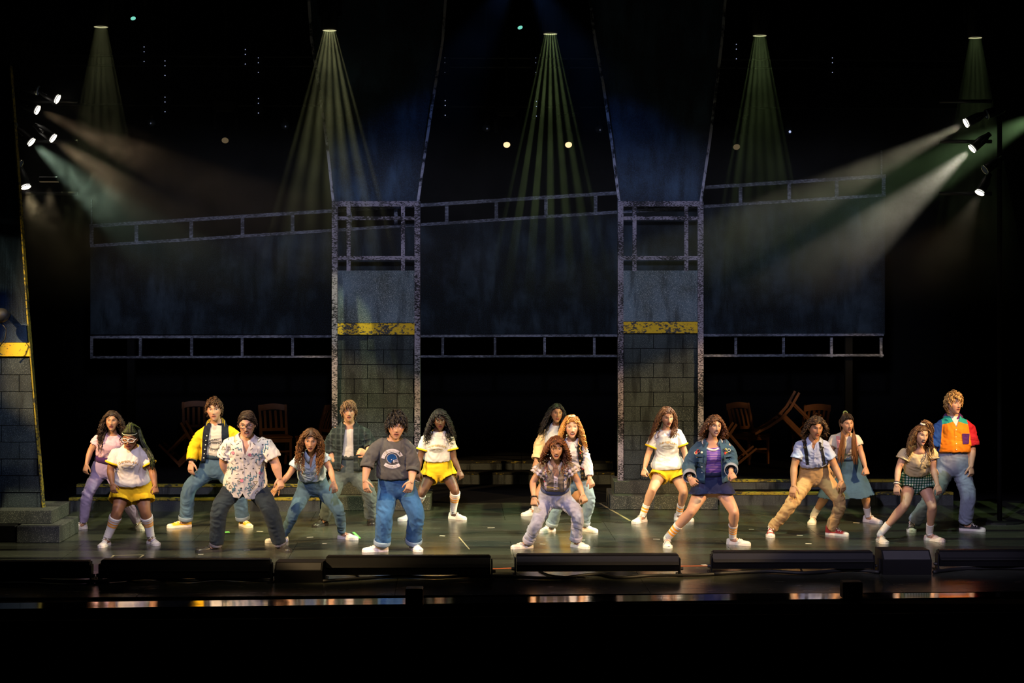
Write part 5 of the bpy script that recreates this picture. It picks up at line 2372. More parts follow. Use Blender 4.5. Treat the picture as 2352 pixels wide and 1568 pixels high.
def arc_text(mb, obj, P, text, cx, cz, rad, size, span, col, up=True, push=.005, bold=1.25):
    """letters set along an arc centred (cx, cz); span in degrees; up = arch, else smile"""
    n = len(text)
    for q, ch in enumerate(text):
        if ch == ' ':
            continue
        t = (q + .5) / n - .5
        a = math.radians(90 - t * span) if up else math.radians(-90 + t * span)
        vs, fs, wd = glyph(ch)
        ca, sa = math.cos(a), math.sin(a)
        bx, bz = cx + rad * ca, cz + rad * sa
        rot = a - math.pi / 2 if up else a + math.pi / 2
        cr, sr_ = math.cos(rot), math.sin(rot)
        pl = []
        for x, y in vs:
            x = (x - wd / 2) * size * bold
            y = (y - .35) * size
            pl.append((bx + x * cr - y * sr_, bz + x * sr_ + y * cr))
        mb.add(decal_points(obj, P, pl, push), fs, col)


def chest(P, t=.7, du=0.0):
    """(x, z) of the chest front in the person's own frame"""
    c = P['pel'] + (P['shC'] - P['pel']) * (t / .88) - P['org']
    return c.x + du, c.z


# ================================================================ the cast
VA, VB, VC, VD = (130, 900, 4.128), (360, 890, 3.92), (600, 900, 4.125), (810, 920, 4.239)
VE, VF, VG, VH = (1150, 910, 4.236), (1430, 910, 4.2375), (1740, 910, 4.48), (2000, 890, 4.128)
FAIR, LIGHT, TAN, OLIVE, BROWN, DARK = (.50, .275, .175), (.44, .235, .135), (.36, .18, .092), (.38, .20, .11), (.27, .12, .056), (.115, .052, .028)
BLACKH = [(.010, .008, .008), (.016, .012, .011), (.022, .017, .015)]
DKBROWN = [(.022, .012, .007), (.035, .019, .010), (.05, .028, .014)]
BROWNH = [(.055, .026, .011), (.08, .038, .016), (.11, .055, .022)]
AUBURN = [(.10, .030, .010), (.15, .048, .015), (.20, .07, .02)]
GINGER = [(.32, .12, .02), (.42, .18, .035), (.50, .25, .06)]
BLOND = [(.24, .12, .035), (.34, .18, .055), (.45, .26, .09)]
WSHOE = {'upper': (.62, .57, .52), 'sole': (.68, .62, .57), 'lace': (.72, .67, .62)}
YEL = (.80, .50, .015)
SHIRT_W = (.66, .62, .58)


def build_here(mb, mat, name, parent):
    """for shapes already in the person's own frame (prints, pockets, buttons)"""
    o = mb.build(name, mat, parent, False)
    if name in ('shirt_print', 'buttons', 'snap_buttons'):
        o['kind'] = 'stuff'
    return o


def start(sp):
    P = skeleton(sp)
    o = (P['ank'][0] + P['ank'][1]) / 2
    P['org'] = Vector((o.x, o.y, 0))
    P['bvh'] = {}
    P['root'] = thing('person', sp['label'], 'person', P['org'], 'dancers on the stage')
    P['ucen'] = sp.get('ucen', 0.0)
    body(P, sp)
    h = make_hair(P, sp['hair'])
    build_local(h, P, M_HAIR, 'hair')
    return P


def top_t(P, sp, col, mat=None, name='shirt', after=None, **g):
    me, inf = shirt(P, sp, g)
    if after:
        me = after(me)
    return local_mesh(me, P, mat or M_CLOTH, name, None, col)


def bottoms(P, sp, col, mat=None, name='trousers', **g):
    me = trousers(P, sp, g)
    return local_mesh(me, P, mat or M_DENIM, name, None, col)


def shoes(P, st):
    for i in (0, 1):
        shoe(P, i, st)


def cuffs_roll(P, parent, col, r=.078, hgt=.05, t=1.9):
    for i in (0, 1):
        a = P['ank'][i] - Vector((0, 0, .03 * P['k']))
        ch = [P['hip'][i], P['knee'][i], a]
        c = along(ch, t)
        ring_band(P, parent, c, along(ch, t - .05) - c, r * P['k'] * (1 + (P['w'] - 1) * .9), hgt, col, 'rolled_cuff', M_DENIM)


def ringer(P, sp, arc_col, small, sleeve=.62, hem=.16, belly=0.0, boxy=.0):
    o = top_t(P, sp, SHIRT_W, hem=hem, sleeve=sleeve, ease=.020, slack=.03, belly=belly, sr=(0.064, 0.070, 0.067, 0.048), boxy=boxy, jwr=.012)
    crew_collar(P, o, YEL)
    for i in (0, 1):
        sleeve_band(P, o, i, sleeve - .03, .0775, .022, YEL)
    mb = MB()
    cx, cz = chest(P, .66)
    arc_text(mb, o, P, 'CHAMBERLAIN', cx, cz - .20, .22, .036, 58, arc_col)
    arc_text(mb, o, P, 'HIGH SCHOOL', cx, cz - .42, .395, .018, 21, arc_col)
    pts = [(cx + .075 * math.cos(a), cz - .045 + .022 * math.sin(a)) for a in np.linspace(0, 2 * math.pi, 17)]
    decal_line(mb, o, P, pts, .004, small, .005)
    pts = [(cx + .062 * math.cos(a), cz - .045 + .014 * math.sin(a)) for a in np.linspace(0, 2 * math.pi, 17)]
    decal_line(mb, o, P, pts, .003, small, .005)
    arc_text(mb, o, P, '1976', cx, cz - .24, .195, .022, 14, small)
    build_here(mb, M_CLOTH, 'shirt_print', o)
    return o


def gym(P, sp, end=.42, r=(.118, .128, .10, .08, .07)):
    o = bottoms(P, sp, YEL, M_CLOTH, 'shorts', end=end, ease=.024, r=r, waist=.36, wr=.006, jwr=.010)
    waistband(P, o, .34, (.84, .55, .02), .03, .022)
    return o


def hoop(P, s, col=(.8, .7, .5), r=.024):
    c = P['headC'] + P['headR'] @ (Vector((s * .082, .012, -.055)) * P['hs'])
    mb = MB()
    mb.tube([c + Vector((s * .004 * math.sin(a), math.cos(a) * r * .5, math.sin(a) * r)) + Vector((math.cos(a) * r * .7, 0, 0)) for a in np.linspace(0, 2 * math.pi, 18, endpoint=False)], .0028, 5, closed=True)
    build_local(mb, P, M_METAL, 'hoop_earring')


def glasses(P, col, wdt=.030, hgt=.021, th=.0028, round_=2.6):
    R, hs, hc = P['headR'], P['hs'], P['headC']
    mb = MB()

    def tr(p):
        return hc + R @ (Vector(p) * hs)
    for s in (-1, 1):
        pts = []
        for a in np.linspace(0, 2 * math.pi, 22, endpoint=False):
            ca, sa = math.cos(a), math.sin(a)
            pts.append(tr((s * .034 + math.copysign(abs(ca) ** (2 / round_), ca) * wdt, -.104 + abs(s * .034 + ca * wdt) * .14, .010 + math.copysign(abs(sa) ** (2 / round_), sa) * hgt)))
        mb.tube(pts, th, 6, [col] * 22, closed=True)
        mb.tube([tr((s * (.034 + wdt), -.095, .014)), tr((s * .078, -.06, .014)), tr((s * .078, .01, .012)), tr((s * .076, .03, -.004))], th * .8, 6, [col] * 4)
    mb.tube([tr((-.006, -.106, .014)), tr((0, -.108, .016)), tr((.006, -.106, .014))], th, 6, [col] * 3)
    build_local(mb, P, M_PLASTIC, 'glasses')


def wristlet(P, i, col, t=1.93, r=.034, hgt=.014, mat=None, name='bracelet'):
    c = along(arm_pts(P, i), t)
    ring_band(P, None, c, P['wr'][i] - P['el'][i], r * P['k'], hgt, col, name, mat or M_PLASTIC, .003)


def buttons(P, o, ts, col, du=0.0, r=.0065):
    mb = MB()
    for t in ts:
        x, z = chest(P, t, du)
        p = decal_points(o, P, [(x, z)], .003)[0]
        mb.ball(p, (r, .003, r), 8, 4, col)
    build_here(mb, M_PLASTIC, 'buttons', o)


def strip_on(P, o, pts, wd, col, name, mat=None, push=.006):
    mb = MB()
    decal_line(mb, o, P, pts, wd, col, push)
    return build_here(mb, mat or M_CLOTH, name, o)


# ---- 1 lilac T-shirt
sp = dict(label='dancer in pink T-shirt and lilac track trousers, behind the one in glasses at left', v=VA, H=1.66, head=(527, 178, 368), face=(6, 4, 2), neck=(530, 402), sh=((385, 412), (640, 425)),
          el=((318, 560), (690, 580)), wr=((283, 690), (705, 700)), hd=((265, 770), (720, 770)), hip=((415, 745), (520, 755)), knee=((290, 960), (640, 1000)), toe=((128, 1318, -30), (800, 1318, 20)),
          skin=OLIVE, w=.98, mouth=.55, lip=(.30, .09, .08), curl=(.6, .5), lean=.12,
          hair=dict(n=150, len=.42, wave=.016, freq=6, thick=.011, vol=.010, cols=DKBROWN, open=.004, flare=.3, seed=1))
P = start(sp)
b = bottoms(P, sp, (.30, .24, .38), M_CLOTH, 'track_trousers', r=(0.099, 0.086, 0.074, 0.066, 0.051), wr=.009, jwr=.015)
waistband(P, b, .37, (.055, .02, .09), .075, .020)
o = top_t(P, sp, (.60, .38, .44), hem=.42, sleeve=.52, ease=.016, slack=.012, sr=(0.060, 0.064, 0.062, 0.048))
crew_collar(P, o, (.52, .33, .39), .072, .007, .05)
hoop(P, 1)
hoop(P, -1)
shoes(P, WSHOE)

# ---- 2 glasses, ringer tee
sp = dict(label='dancer in white glasses, white ringer T-shirt and yellow shorts, green braids, at far left', bare=True, v=VA, H=1.60, w=1.22, head=(696, 330, 545), face=(0, 14, 2), neck=(706, 515), sh=((560, 545), (838, 550)),  # braids are black; their green is stage light put into the colour
          el=((508, 735), (908, 745)), wr=((528, 870), (935, 890)), hd=((540, 950), (945, 975)), hip=((640, 905), (800, 905)), knee=((578, 1130), (838, 1130)), toe=((415, 1478, -8), (962, 1458, 35)),
          skin=BROWN, mouth=.5, lip=(.22, .06, .06), curl=(.5, .85), lean=.20, kd=(.12, .12), twist=.02,
          hair=dict(n=0, cols=[(.013, .015, .008)], vol=.012))
P = start(sp)
hh = MB()
rr = random.Random(5)
hc, R, hs = P['headC'], P['headR'], P['hs']
knot = Vector((0, .02, .150))
for q in range(46):
    # braids from the brow up to the knot, then down over the shoulder
    th = rr.uniform(-1.9, 1.9)
    r0 = Vector((math.sin(th) * .078, -.088 * math.cos(th) * .95, .060 + .03 * math.cos(th)))
    pts = [r0, (r0 * .5 + knot * .5) * 1.06, knot + Vector((rr.uniform(-.02, .02), rr.uniform(-.02, .02), rr.uniform(-.01, .02)))]
    if q % 2 == 0:
        sx = rr.uniform(.085, .15)
        j1, j2, j3 = rr.uniform(-.03, .03), rr.uniform(-.035, .035), rr.uniform(-.03, .03)
        pts += [Vector((.075 + j1 * .5, .09, .09)), Vector((.100 + j1 * .6, .07 + j2 * .5, .0)), Vector((.14 + j2 * .6, .03 + j1, -.08)), Vector((.20 + j3 * .5, -.02 + j2 * .4, -.125)), Vector((.245 + j1 * .7, -.075 - abs(j2) * .5, -.185 + j3 * .5)), Vector((.255 + j3 * .8, -.095, -.235 + j2 - rr.uniform(0, .05)))]
    S, _ = sub([hc + R @ (p * hs) for p in pts], [1] * len(pts), 6)
    c = np.array((.014, .018, .008)) * rr.uniform(.6, 1.5) + np.array((.04, .055, .005)) * (rr.random() < .22)  # green stage light on the black braids is put into their colour
    hh.tube(S, [.0075 * (1 + .3 * math.sin(i * 2.2)) for i in range(len(S))], 6, [tuple(c)] * len(S))
build_local(hh, P, M_HAIR, 'braids')
mb = MB()
mb.tube([hc + R @ (Vector((math.cos(a) * .030, .02 + math.sin(a) * .030, .135)) * hs) for a in np.linspace(0, 6.283, 14, endpoint=False)], .011, 8, [(.05, .08, .02)] * 14, closed=True)
mb.tube([hc + R @ (Vector((math.sin(a) * .081, -.092 * math.cos(a), .066)) * hs) for a in np.linspace(-1.5, 1.5, 14)], .0045, 6, [(.5, .55, .4)] * 14)
build_local(mb, P, M_CLOTH, 'hair_band')
glasses(P, (.72, .68, .66), .031, .020, .0042)
gym(P, sp, .62, (.112, .126, .112, .08, .07))
ringer(P, sp, (.42, .24, .07), (.25, .25, .25), .66, .20, .03, 1.0)
shoes(P, dict(WSHOE, upper=(.58, .54, .53)))
for i in (0, 1):
    sock(P, i, .80, STRIPED)

# ---- 3 varsity jacket
sp = dict(label='dancer in navy varsity jacket with yellow sleeves and yellow shoes, behind the patterned shirt', v=VB, H=1.84, male=True, head=(518, 98, 298), face=(4, 4, -3), neck=(535, 312), sh=((412, 365), (672, 360)),
          el=((335, 540), (735, 520)), wr=((310, 668), (740, 650)), hd=((300, 800), (750, 740)), hip=((470, 745), (590, 745)), knee=((285, 905), (740, 930)), toe=((92, 1264, -60), (842, 1264, 30)),
          skin=FAIR, mouth=.35, curl=(.35, .5), lean=.14, kd=(.14, .10), iris=(.05, .06, .07),
          hair=dict(mode='short', n=260, len=.075, comb=(0, -.15, .30), messy=.75, wave=.004, freq=14, thick=.014, vol=.012, cap=.14, cols=BROWNH, seed=3))
P = start(sp)
b = bottoms(P, sp, (.085, .16, .22), r=(0.103, 0.093, 0.082, 0.078, 0.076), ease=.018, wr=.008)
cuffs_roll(P, b, (.20, .27, .32), 0.080, .05, 1.88)
waistband(P, b, .37, (.03, .05, .07), .05, .018)
t = top_t(P, sp, (.60, .56, .50), hem=.36, sleeve=.15, ease=.010, slack=.014, name='tee', sr=(.052, .05, .05, .04))
crew_collar(P, t, (.60, .56, .50), .074, .008, .03)
mb = MB()
cx, cz = chest(P, .60)
INK = (.035, .035, .045)
arc_text(mb, t, P, 'CHAMBERLAIN', cx, cz - .05, .112, .031, 140, INK)
arc_text(mb, t, P, 'HIGH SCHOOL', cx, cz + .05, .118, .028, 108, INK, False)
for ra, rb in ((.080, .046), (.074, .040)):
    decal_line(mb, t, P, [(cx + ra * math.cos(a), cz - .01 + rb * math.sin(a)) for a in np.linspace(0, 2 * math.pi, 25)], .0035, INK, .005)
for dx in (-.05, .05):
    decal_line(mb, t, P, [(cx + dx + math.copysign(.012, dx) * math.cos(q) - math.copysign(.012, dx), cz - .01 + .034 * q) for q in (-1, -.5, 0, .5, 1)], .003, INK, .005)
for q in range(5):
    decal_line(mb, t, P, [(cx - .024 + q * .012, cz + .013), (cx - .024 + q * .012, cz + .025)], .003, INK, .005)
decal_line(mb, t, P, [(cx - .03, cz + .019), (cx + .03, cz + .019)], .003, INK, .005)
build_here(mb, M_CLOTH, 'shirt_print', t)
me, _ = shirt(P, sp, dict(hem=.26, sleeve=1.86, ease=.040, slack=.02, sr=(0.074, 0.074, 0.070, 0.058), wr=.009, jwr=.014))
p = coords(me)
mid = [(P['sh'][i] * .98 + P['shC'] * .02) for i in (0, 1)]
me = cut_front(me, P, (.115, .070), .2, 1.02)
me = thicken(me, .007)
lat = (P['sh'][1] - P['sh'][0]).normalized()
axv = (P['shC'] - P['pel']).normalized()
oC = P['shC'] - P['org']
m_vj = region_mat('varsity_cloth', (.010, .013, .024), [
    ([(oC - lat * (P['sw'] * .96), -lat + axv * .10)], (.80, .46, .012)),
    ([(oC + lat * (P['sw'] * .96), lat + axv * .10)], (.80, .46, .012))])
jk = local_mesh(me, P, m_vj, 'varsity_jacket', None, (.01, .01, .02))
NAVY = (.010, .013, .024)
for i in (0, 1):
    for tq, cc in ((1.90, NAVY), (1.865, YEL), (1.83, NAVY), (1.795, YEL)):
        sleeve_band(P, jk, i, tq, .054, .020, cc, 'cuff_band')
nb, upv, latv, fwdv = neck_frame(P)
for s in (-1, 1):
    mb = MB()
    for off, cc in ((0, NAVY), (.010, YEL), (.020, NAVY), (.030, YEL), (.040, NAVY)):
        pts = [nb + latv * (s * (.045 + off * .5)) - fwdv * (.055 + off * .3) + upv * .028, nb + latv * (s * (.074 + off)) + upv * (.024 - off * .2), nb + latv * (s * (.080 + off)) + fwdv * (.055 + off * .2) - upv * .035, nb + latv * (s * (.088 + off * .9)) + fwdv * .112 - upv * .115]
        S_, R_ = sub(pts, [.008, .008, .008, .006], 4)
        mb.tube(S_, R_, 6, [cc] * len(S_))
    build_local(mb, P, M_CLOTH, 'collar', jk)
mb = MB()
for s in (-1,):
    for t_ in (.80, .70, .60, .50, .40, .31):
        cc = P['pel'] + (P['shC'] - P['pel']) * (t_ / .88)
        hw_ = .115 + (.070 - .115) * (t_ - .2) / .82
        x, z = (cc - P['org']).x + s * (hw_ + .016), (cc - P['org']).z
        mb.ball(decal_points(jk, P, [(x, z)], .004)[0], (.008, .004, .008), 8, 4, (.75, .73, .66))
build_here(mb, M_PLASTIC, 'snap_buttons', jk)
shoes(P, dict(upper=(.62, .34, .02), sole=(.70, .62, .50), lace=(.75, .65, .40), toe=(.66, .60, .46)))

# ---- 4 patterned shirt
sp = dict(label='dancer in glasses and white shirt printed with triangles and zigzags, dark jeans, legs apart', v=VB, H=1.80, male=True, w=1.20, head=(812, 218, 444), face=(4, 12, -3), neck=(806, 440), sh=((650, 462), (985, 470)),
          el=((600, 665), (1068, 680)), wr=((650, 800), (1105, 815)), hd=((690, 860), (1122, 905)), hip=((715, 880), (880, 880)), knee=((560, 1085), (1025, 1095)), toe=((350, 1488, -62), (1192, 1488, 32)),
          skin=FAIR, mouth=.8, smile=.35, jaw=.8, curl=(.5, .6), lean=.20, wd=(.14, -.05), ed=(.05, -.02), iris=(.03, .03, .02), kd=(.13, .13),
          hair=dict(mode='short', n=240, len=.085, comb=(.75, .10, .22), messy=.08, wave=.002, freq=3, thick=.013, vol=.014, cap=.08, cols=DKBROWN, seed=4))
P = start(sp)
glasses(P, (.02, .015, .012), .030, .019, .0026)
b = bottoms(P, sp, (.022, .034, .044), r=(0.103, 0.088, 0.075, 0.069, 0.066), wr=.009)
cuffs_roll(P, b, (.20, .20, .22), 0.054, .04, 1.95)


def vcut(me):
    me = cut_front(me, P, (.0, .052), .76, 1.02)
    return cut_front(me, P, (.060, .0), -.19, .0)


o = top_t(P, sp, SHIRT_W, hem=-.13, sleeve=.80, ease=.022, slack=.02, belly=.035, boxy=1.0, sr=(0.069, 0.077, 0.080, 0.048), top=1.0, after=vcut, jwr=.013)
point_collar(P, o, (.64, .60, .58), .072, .05, .085, 20)
mb = MB()
x0, z0 = chest(P, .45)
rr = random.Random(21)
BLK, TEAL, OLV, PINK = (.012, .010, .018), (.13, .30, .38), (.20, .17, .08), (.62, .22, .30)
cells = []
for r_ in range(13):
    for c_ in range(9):
        cells.append((x0 - .27 + c_ * .066 + (r_ % 2) * .033 + rr.uniform(-.012, .012), z0 - .30 + r_ * .053 + rr.uniform(-.010, .010)))
rr.shuffle(cells)
zone = [(x, z) for x, z in cells if not (abs(x - x0) < .012)]
for q, (x, z) in enumerate(zone):
    # stay on the cloth seen from the front
    from_c = abs(x - x0)
    if from_c > .30:
        continue
    m = q % 13
    a = rr.uniform(0, 6.28)
    if m in (0, 4, 7, 10, 12, 5):
        decal_line(mb, o, P, [(x - .016 * math.cos(a), z - .016 * math.sin(a)), (x + .016 * math.cos(a), z + .016 * math.sin(a))], .0055, BLK)
    elif m in (1, 8):
        s = .013
        decal(mb, o, P, [(x + s * math.cos(a + w_), z + s * math.sin(a + w_)) for w_ in (0, 2.09, 4.19)], BLK)
    elif m in (2, 9):
        s = .026
        decal_line(mb, o, P, [(x + s * math.cos(a + w_), z + s * math.sin(a + w_)) for w_ in (0, 2.09, 4.19, 6.283)], .005, OLV)
    elif m in (3, 6, 11):
        ca, sa = math.cos(a * .3 - .6), math.sin(a * .3 - .6)
        zz = [(-.045, -.016), (-.020, .016), (-.002, -.012), (.018, .020), (.034, -.008), (.050, .018)]
        decal_line(mb, o, P, [(x + u * ca - v * sa, z + u * sa + v * ca) for u, v in zz], .0075, TEAL)
        decal_line(mb, o, P, [(x + u * ca - v * sa + .003, z + u * sa + v * ca - .005) for u, v in zz], .0025, BLK, .0045)
for dx, dz in ((.07, .12), (-.12, .14), (-.03, -.17), (.17, -.09)):
    decal(mb, o, P, [(x0 + dx + .019 * math.cos(a), z0 + dz + .019 * math.sin(a)) for a in np.linspace(0, 6.283, 14, endpoint=False)], PINK, .0055)
build_here(mb, M_CLOTH, 'shirt_print', o)
strip_on(P, o, [(x0, z0 + .13), (x0 - .004, z0 - .02), (x0 - .002, z0 - .26)], .004, (.42, .38, .42), 'placket', push=.003)
buttons(P, o, (.70, .60, .46, .32, .18), (.05, .05, .06))
shoes(P, dict(upper=(.018, .016, .015), sole=(.03, .028, .025), lace=(.03, .028, .025), shiny=True))
for i in (0, 1):
    sock(P, i, .22, [(0, (.42, .40, .42))])

# ---- 5 light blue blouse
sp = dict(label='crouching dancer in pale blue blouse and blue jeans, long wavy hair, arm reaching left', v=VC, H=1.66, w=.97, head=(470, 342, 556), face=(4, 22, 3), neck=(480, 572), sh=((345, 610), (585, 565)),
          el=((268, 775), (652, 725)), wr=((165, 892), (688, 860)), hd=((98, 968), (705, 960)), hip=((420, 905), (565, 900)), knee=((318, 1130), (738, 1120)), toe=((38, 1428, -60), (915, 1402, 60)),
          skin=LIGHT, mouth=.25, lip=(.34, .13, .12), makeup=(.20, .10, .10), curl=(.15, .5), lean=.34, hl=.08, kd=(.18, .15), wd=(-.12, -.14), iris=(.04, .05, .06),
          hair=dict(n=165, len=.46, wave=.018, freq=5, thick=.011, vol=.010, cols=BROWNH, tip=(.24, .10, .03), open=.004, bias=(-.25, 0, 0), seed=6))
P = start(sp)
b = bottoms(P, sp, (.075, .15, .20), r=(0.099, 0.091, 0.075, 0.062, 0.048), wr=.009, jwr=.016)
waistband(P, b, .40, (.05, .10, .14), .06, .020)
o = top_t(P, sp, (.36, .46, .54), hem=.34, sleeve=.55, ease=.018, slack=.030, sr=(0.062, 0.072, 0.067, 0.048), wr=.009, jwr=.014, after=lambda m: cut_front(m, P, (.0, .04), .80, 1.02))
point_collar(P, o, (.37, .47, .55), .064, .045, .06, 18)
x0, z0 = chest(P, .5)
strip_on(P, o, [(x0, z0 + .10), (x0 + .005, z0 - .10)], .022, (.39, .49, .57), 'placket', push=.003)
buttons(P, o, (.72, .62, .52, .42), (.6, .6, .62), 0.0, .005)
shoes(P, dict(WSHOE, high=.062))

# ---- 6 plaid overshirt
sp = dict(label='dancer in open dark plaid shirt over white vest top, black boots, before left column', v=VC, H=1.82, male=True, head=(828, 88, 282), face=(6, 2, -4), neck=(832, 300), sh=((712, 330), (968, 335)),
          el=((632, 520), (1040, 500)), wr=((690, 650), (1005, 585)), hd=((730, 700), (945, 565)), hip=((765, 770), (880, 770)), knee=((660, 985), (1030, 960)), toe=((498, 1286, -25), (1050, 1268, 10)),
          skin=LIGHT, mouth=.5, curl=(.5, .75), lean=.10, wd=(-.05, -.30), ed=(.05, .02), iris=(.05, .04, .03),
          hair=dict(mode='short', n=240, len=.095, comb=(.30, -.25, .10), messy=.30, wave=.004, freq=6, thick=.014, vol=.014, cap=.12, cols=[(.065, .03, .012), (.10, .048, .019), (.14, .07, .028)], seed=7))
P = start(sp)
b = bottoms(P, sp, (.095, .125, .115), M_DENIM, r=(0.103, 0.093, 0.082, 0.076, 0.072), wr=.009, jwr=.016)
waistband(P, b, .37, (.05, .055, .05), .05, .016)
t = top_t(P, sp, (.58, .54, .50), hem=.36, sleeve=.15, ease=.010, slack=.012, name='vest_top', top=.93, sr=(0.052, 0.046, 0.048, 0.048), wr=.008)
m_pl, nt, bs = new_mat('dark_plaid', .9, .1)
tc = nd(nt, 'ShaderNodeTexCoord')
sp3 = nd(nt, 'ShaderNodeSeparateXYZ')
nt.links.new(tc.outputs['Object'], sp3.inputs[0])


def stripes(axis, freq, lo):
    s = nmath(nt, 'SINE', nmath(nt, 'MULTIPLY', sp3.outputs[axis], freq))
    return ramp(nt, nmath(nt, 'MULTIPLY_ADD', s, .5, .5), [(lo, 0.0), (min(1, lo + .08), 1.0)])


cA = nmix(nt, stripes(0, 90, .80), (.020, .026, .026), (.050, .060, .058))
cA = nmix(nt, nmath(nt, 'MULTIPLY', stripes(2, 90, .80), .7), cA, (.050, .060, .058))
cA = nmix(nt, nmath(nt, 'MULTIPLY', stripes(0, 45, .55), .5), cA, (.010, .013, .015))
nt.links.new(cA, bs.inputs['Base Color'])
me, _ = shirt(P, sp, dict(hem=.12, sleeve=1.55, ease=.042, slack=.03, sr=(0.070, 0.070, 0.068, 0.056), wr=.010, jwr=.016))
me = thicken(cut_front(me, P, (.085, .050), .05, 1.02), .006)
o = local_mesh(me, P, m_pl, 'overshirt', None, (.03, .03, .03))
point_collar(P, o, (.03, .035, .035), .078, .05, .10, 38, m_pl)
mb = MB()
x0, z0 = chest(P, .72, .115)
decal_quad(mb, o, P, [(x0 - .045, z0 + .04), (x0 - .045, z0 - .055), (x0 + .045, z0 - .055), (x0 + .045, z0 + .04)], (.03, .03, .03), .006)
build_here(mb, m_pl, 'breast_pocket', o)
shoes(P, dict(upper=(.012, .011, .010), sole=(.015, .014, .013), lace=(.03, .028, .025), high=.13, shiny=True))

# ---- 7 grey sweatshirt
sp = dict(label='dancer in grey sweatshirt with blue football helmet print, rolled blue jeans, black mop hair', v=VD, H=1.76, male=True, w=1.08, head=(424, 125, 372), face=(8, 8, 4), neck=(400, 372), sh=((262, 385), (535, 392)),
          el=((150, 590), (590, 640)), wr=((118, 775), (572, 785)), hd=((135, 880), (530, 915)), hip=((345, 850), (515, 850)), knee=((308, 1115), (622, 1110)), toe=((92, 1474, -72), (655, 1474, 22)),
          skin=FAIR, mouth=.35, jaw=.85, curl=(.4, .45), lean=.16, iris=(.03, .025, .02),
          hair=dict(mode='short', n=280, len=.105, comb=(.05, -.18, .14), messy=.50, wave=.005, freq=10, thick=.016, vol=.020, cap=.22, cols=BLACKH, seed=8))
P = start(sp)
b = bottoms(P, sp, (.045, .13, .30), r=(0.107, 0.096, 0.086, 0.081, 0.078), wr=.009, jwr=.016, ease=.020)
cuffs_roll(P, b, (.24, .32, .42), 0.083, .055, 1.88)
GREY_T = (.085, .082, .085)
o = top_t(P, sp, GREY_T, hem=.26, sleeve=1.28, ease=.022, slack=.03, sr=(0.071, 0.074, 0.070, 0.063), boxy=.92, wr=.010, jwr=.016)
crew_collar(P, o, (.06, .06, .065), .072, .010, .03)
for i in (0, 1):
    sleeve_band(P, o, i, 1.25, .069, .04, (.08, .078, .08))
mb = MB()
cx, cz = chest(P, .60, -.015)
PALE = (.62, .58, .64)


def arc_band(r0, r1, a0, a1, ccx, ccz, col, push=.004):
    A = np.linspace(math.radians(a0), math.radians(a1), 15)
    for a, b_ in zip(A, A[1:]):
        decal(mb, o, P, [(ccx + r0 * math.cos(a), ccz + r0 * math.sin(a)), (ccx + r0 * math.cos(b_), ccz + r0 * math.sin(b_)), (ccx + r1 * math.cos(b_), ccz + r1 * math.sin(b_)), (ccx + r1 * math.cos(a), ccz + r1 * math.sin(a))], col, push)


arc_band(.085, .125, 172, 22, cx, cz - .005, PALE)
arc_band(.120, .158, -128, -56, cx, cz + .058, PALE)
arc_text(mb, o, P, 'CHAMBERLAIN', cx, cz - .005, .105, .026, 130, (.38, .34, .30), True, .011)
arc_text(mb, o, P, 'FOOTBALL', cx, cz + .058, .139, .026, 62, (.38, .34, .30), False, .011)
HB = (.012, .075, .26)
hx_, hz_ = cx - .005, cz + .012
decal(mb, o, P, [(hx_ + .055 * math.cos(a), hz_ + .052 * math.sin(a)) for a in np.linspace(math.radians(-15), math.radians(262), 18)] + [(hx_ - .002, hz_ - .03)], HB, .006)
decal_line(mb, o, P, [(hx_ + .058 * math.cos(a), hz_ + .055 * math.sin(a)) for a in np.linspace(math.radians(-15), math.radians(262), 18)], .005, PALE, .008)
for q in range(3):
    decal_line(mb, o, P, [(hx_ + .012, hz_ - .016 - q * .012), (hx_ + .05, hz_ - .012 - q * .012), (hx_ + .066, hz_ - .026 - q * .008)], .006, PALE, .008)
decal_line(mb, o, P, [(hx_ + .064, hz_ - .012), (hx_ + .070, hz_ - .045)], .006, PALE, .008)
decal_line(mb, o, P, [(hx_ + .018, hz_ - .012), (hx_ + .024, hz_ - .048)], .008, PALE, .008)
decal(mb, o, P, [(hx_ + .006 * math.cos(a) - .004, hz_ - .012 + .006 * math.sin(a)) for a in np.linspace(0, 6.28, 9)[:-1]], PALE, .008)
build_here(mb, M_CLOTH, 'shirt_print', o)
shoes(P, dict(WSHOE, upper=(.60, .53, .58), sole=(.66, .58, .62), high=.08))
for i in (0, 1):
    sock(P, i, .22, PLAIN)

# ---- 8 curls, ringer tee
sp = dict(label='dancer with long black curls, white ringer T-shirt, yellow shorts, behind the grey sweatshirt', bare=True, v=VD, H=1.68, w=1.02, head=(850, 95, 285), face=(4, 8, -3), neck=(835, 290), sh=((705, 335), (950, 325)),
          el=((655, 560), (988, 565)), wr=((640, 690), (1040, 680)), hd=((632, 750), (1065, 745)), hip=((765, 690), (900, 680)), knee=((672, 900), (1000, 875)), toe=((445, 1172, -50), (1102, 1162, 50)),
          skin=DARK, mouth=.4, lip=(.12, .03, .035), brow=(.01, .008, .006), curl=(.5, .6), lean=.12, kd=(.14, .12),
          hair=dict(n=190, len=.36, wave=.022, freq=5, thick=.010, vol=.024, cols=BLACKH, coil=True, open=.006, flare=.8, fringe=.3, seed=9))
P = start(sp)
gym(P, sp, .40)
ringer(P, sp, (.52, .34, .08), (.36, .36, .30), .60, .31, 0, .80)
hoop(P, 1)
hoop(P, -1)
shoes(P, WSHOE)
for i in (0, 1):
    sock(P, i, .92, STRIPED)

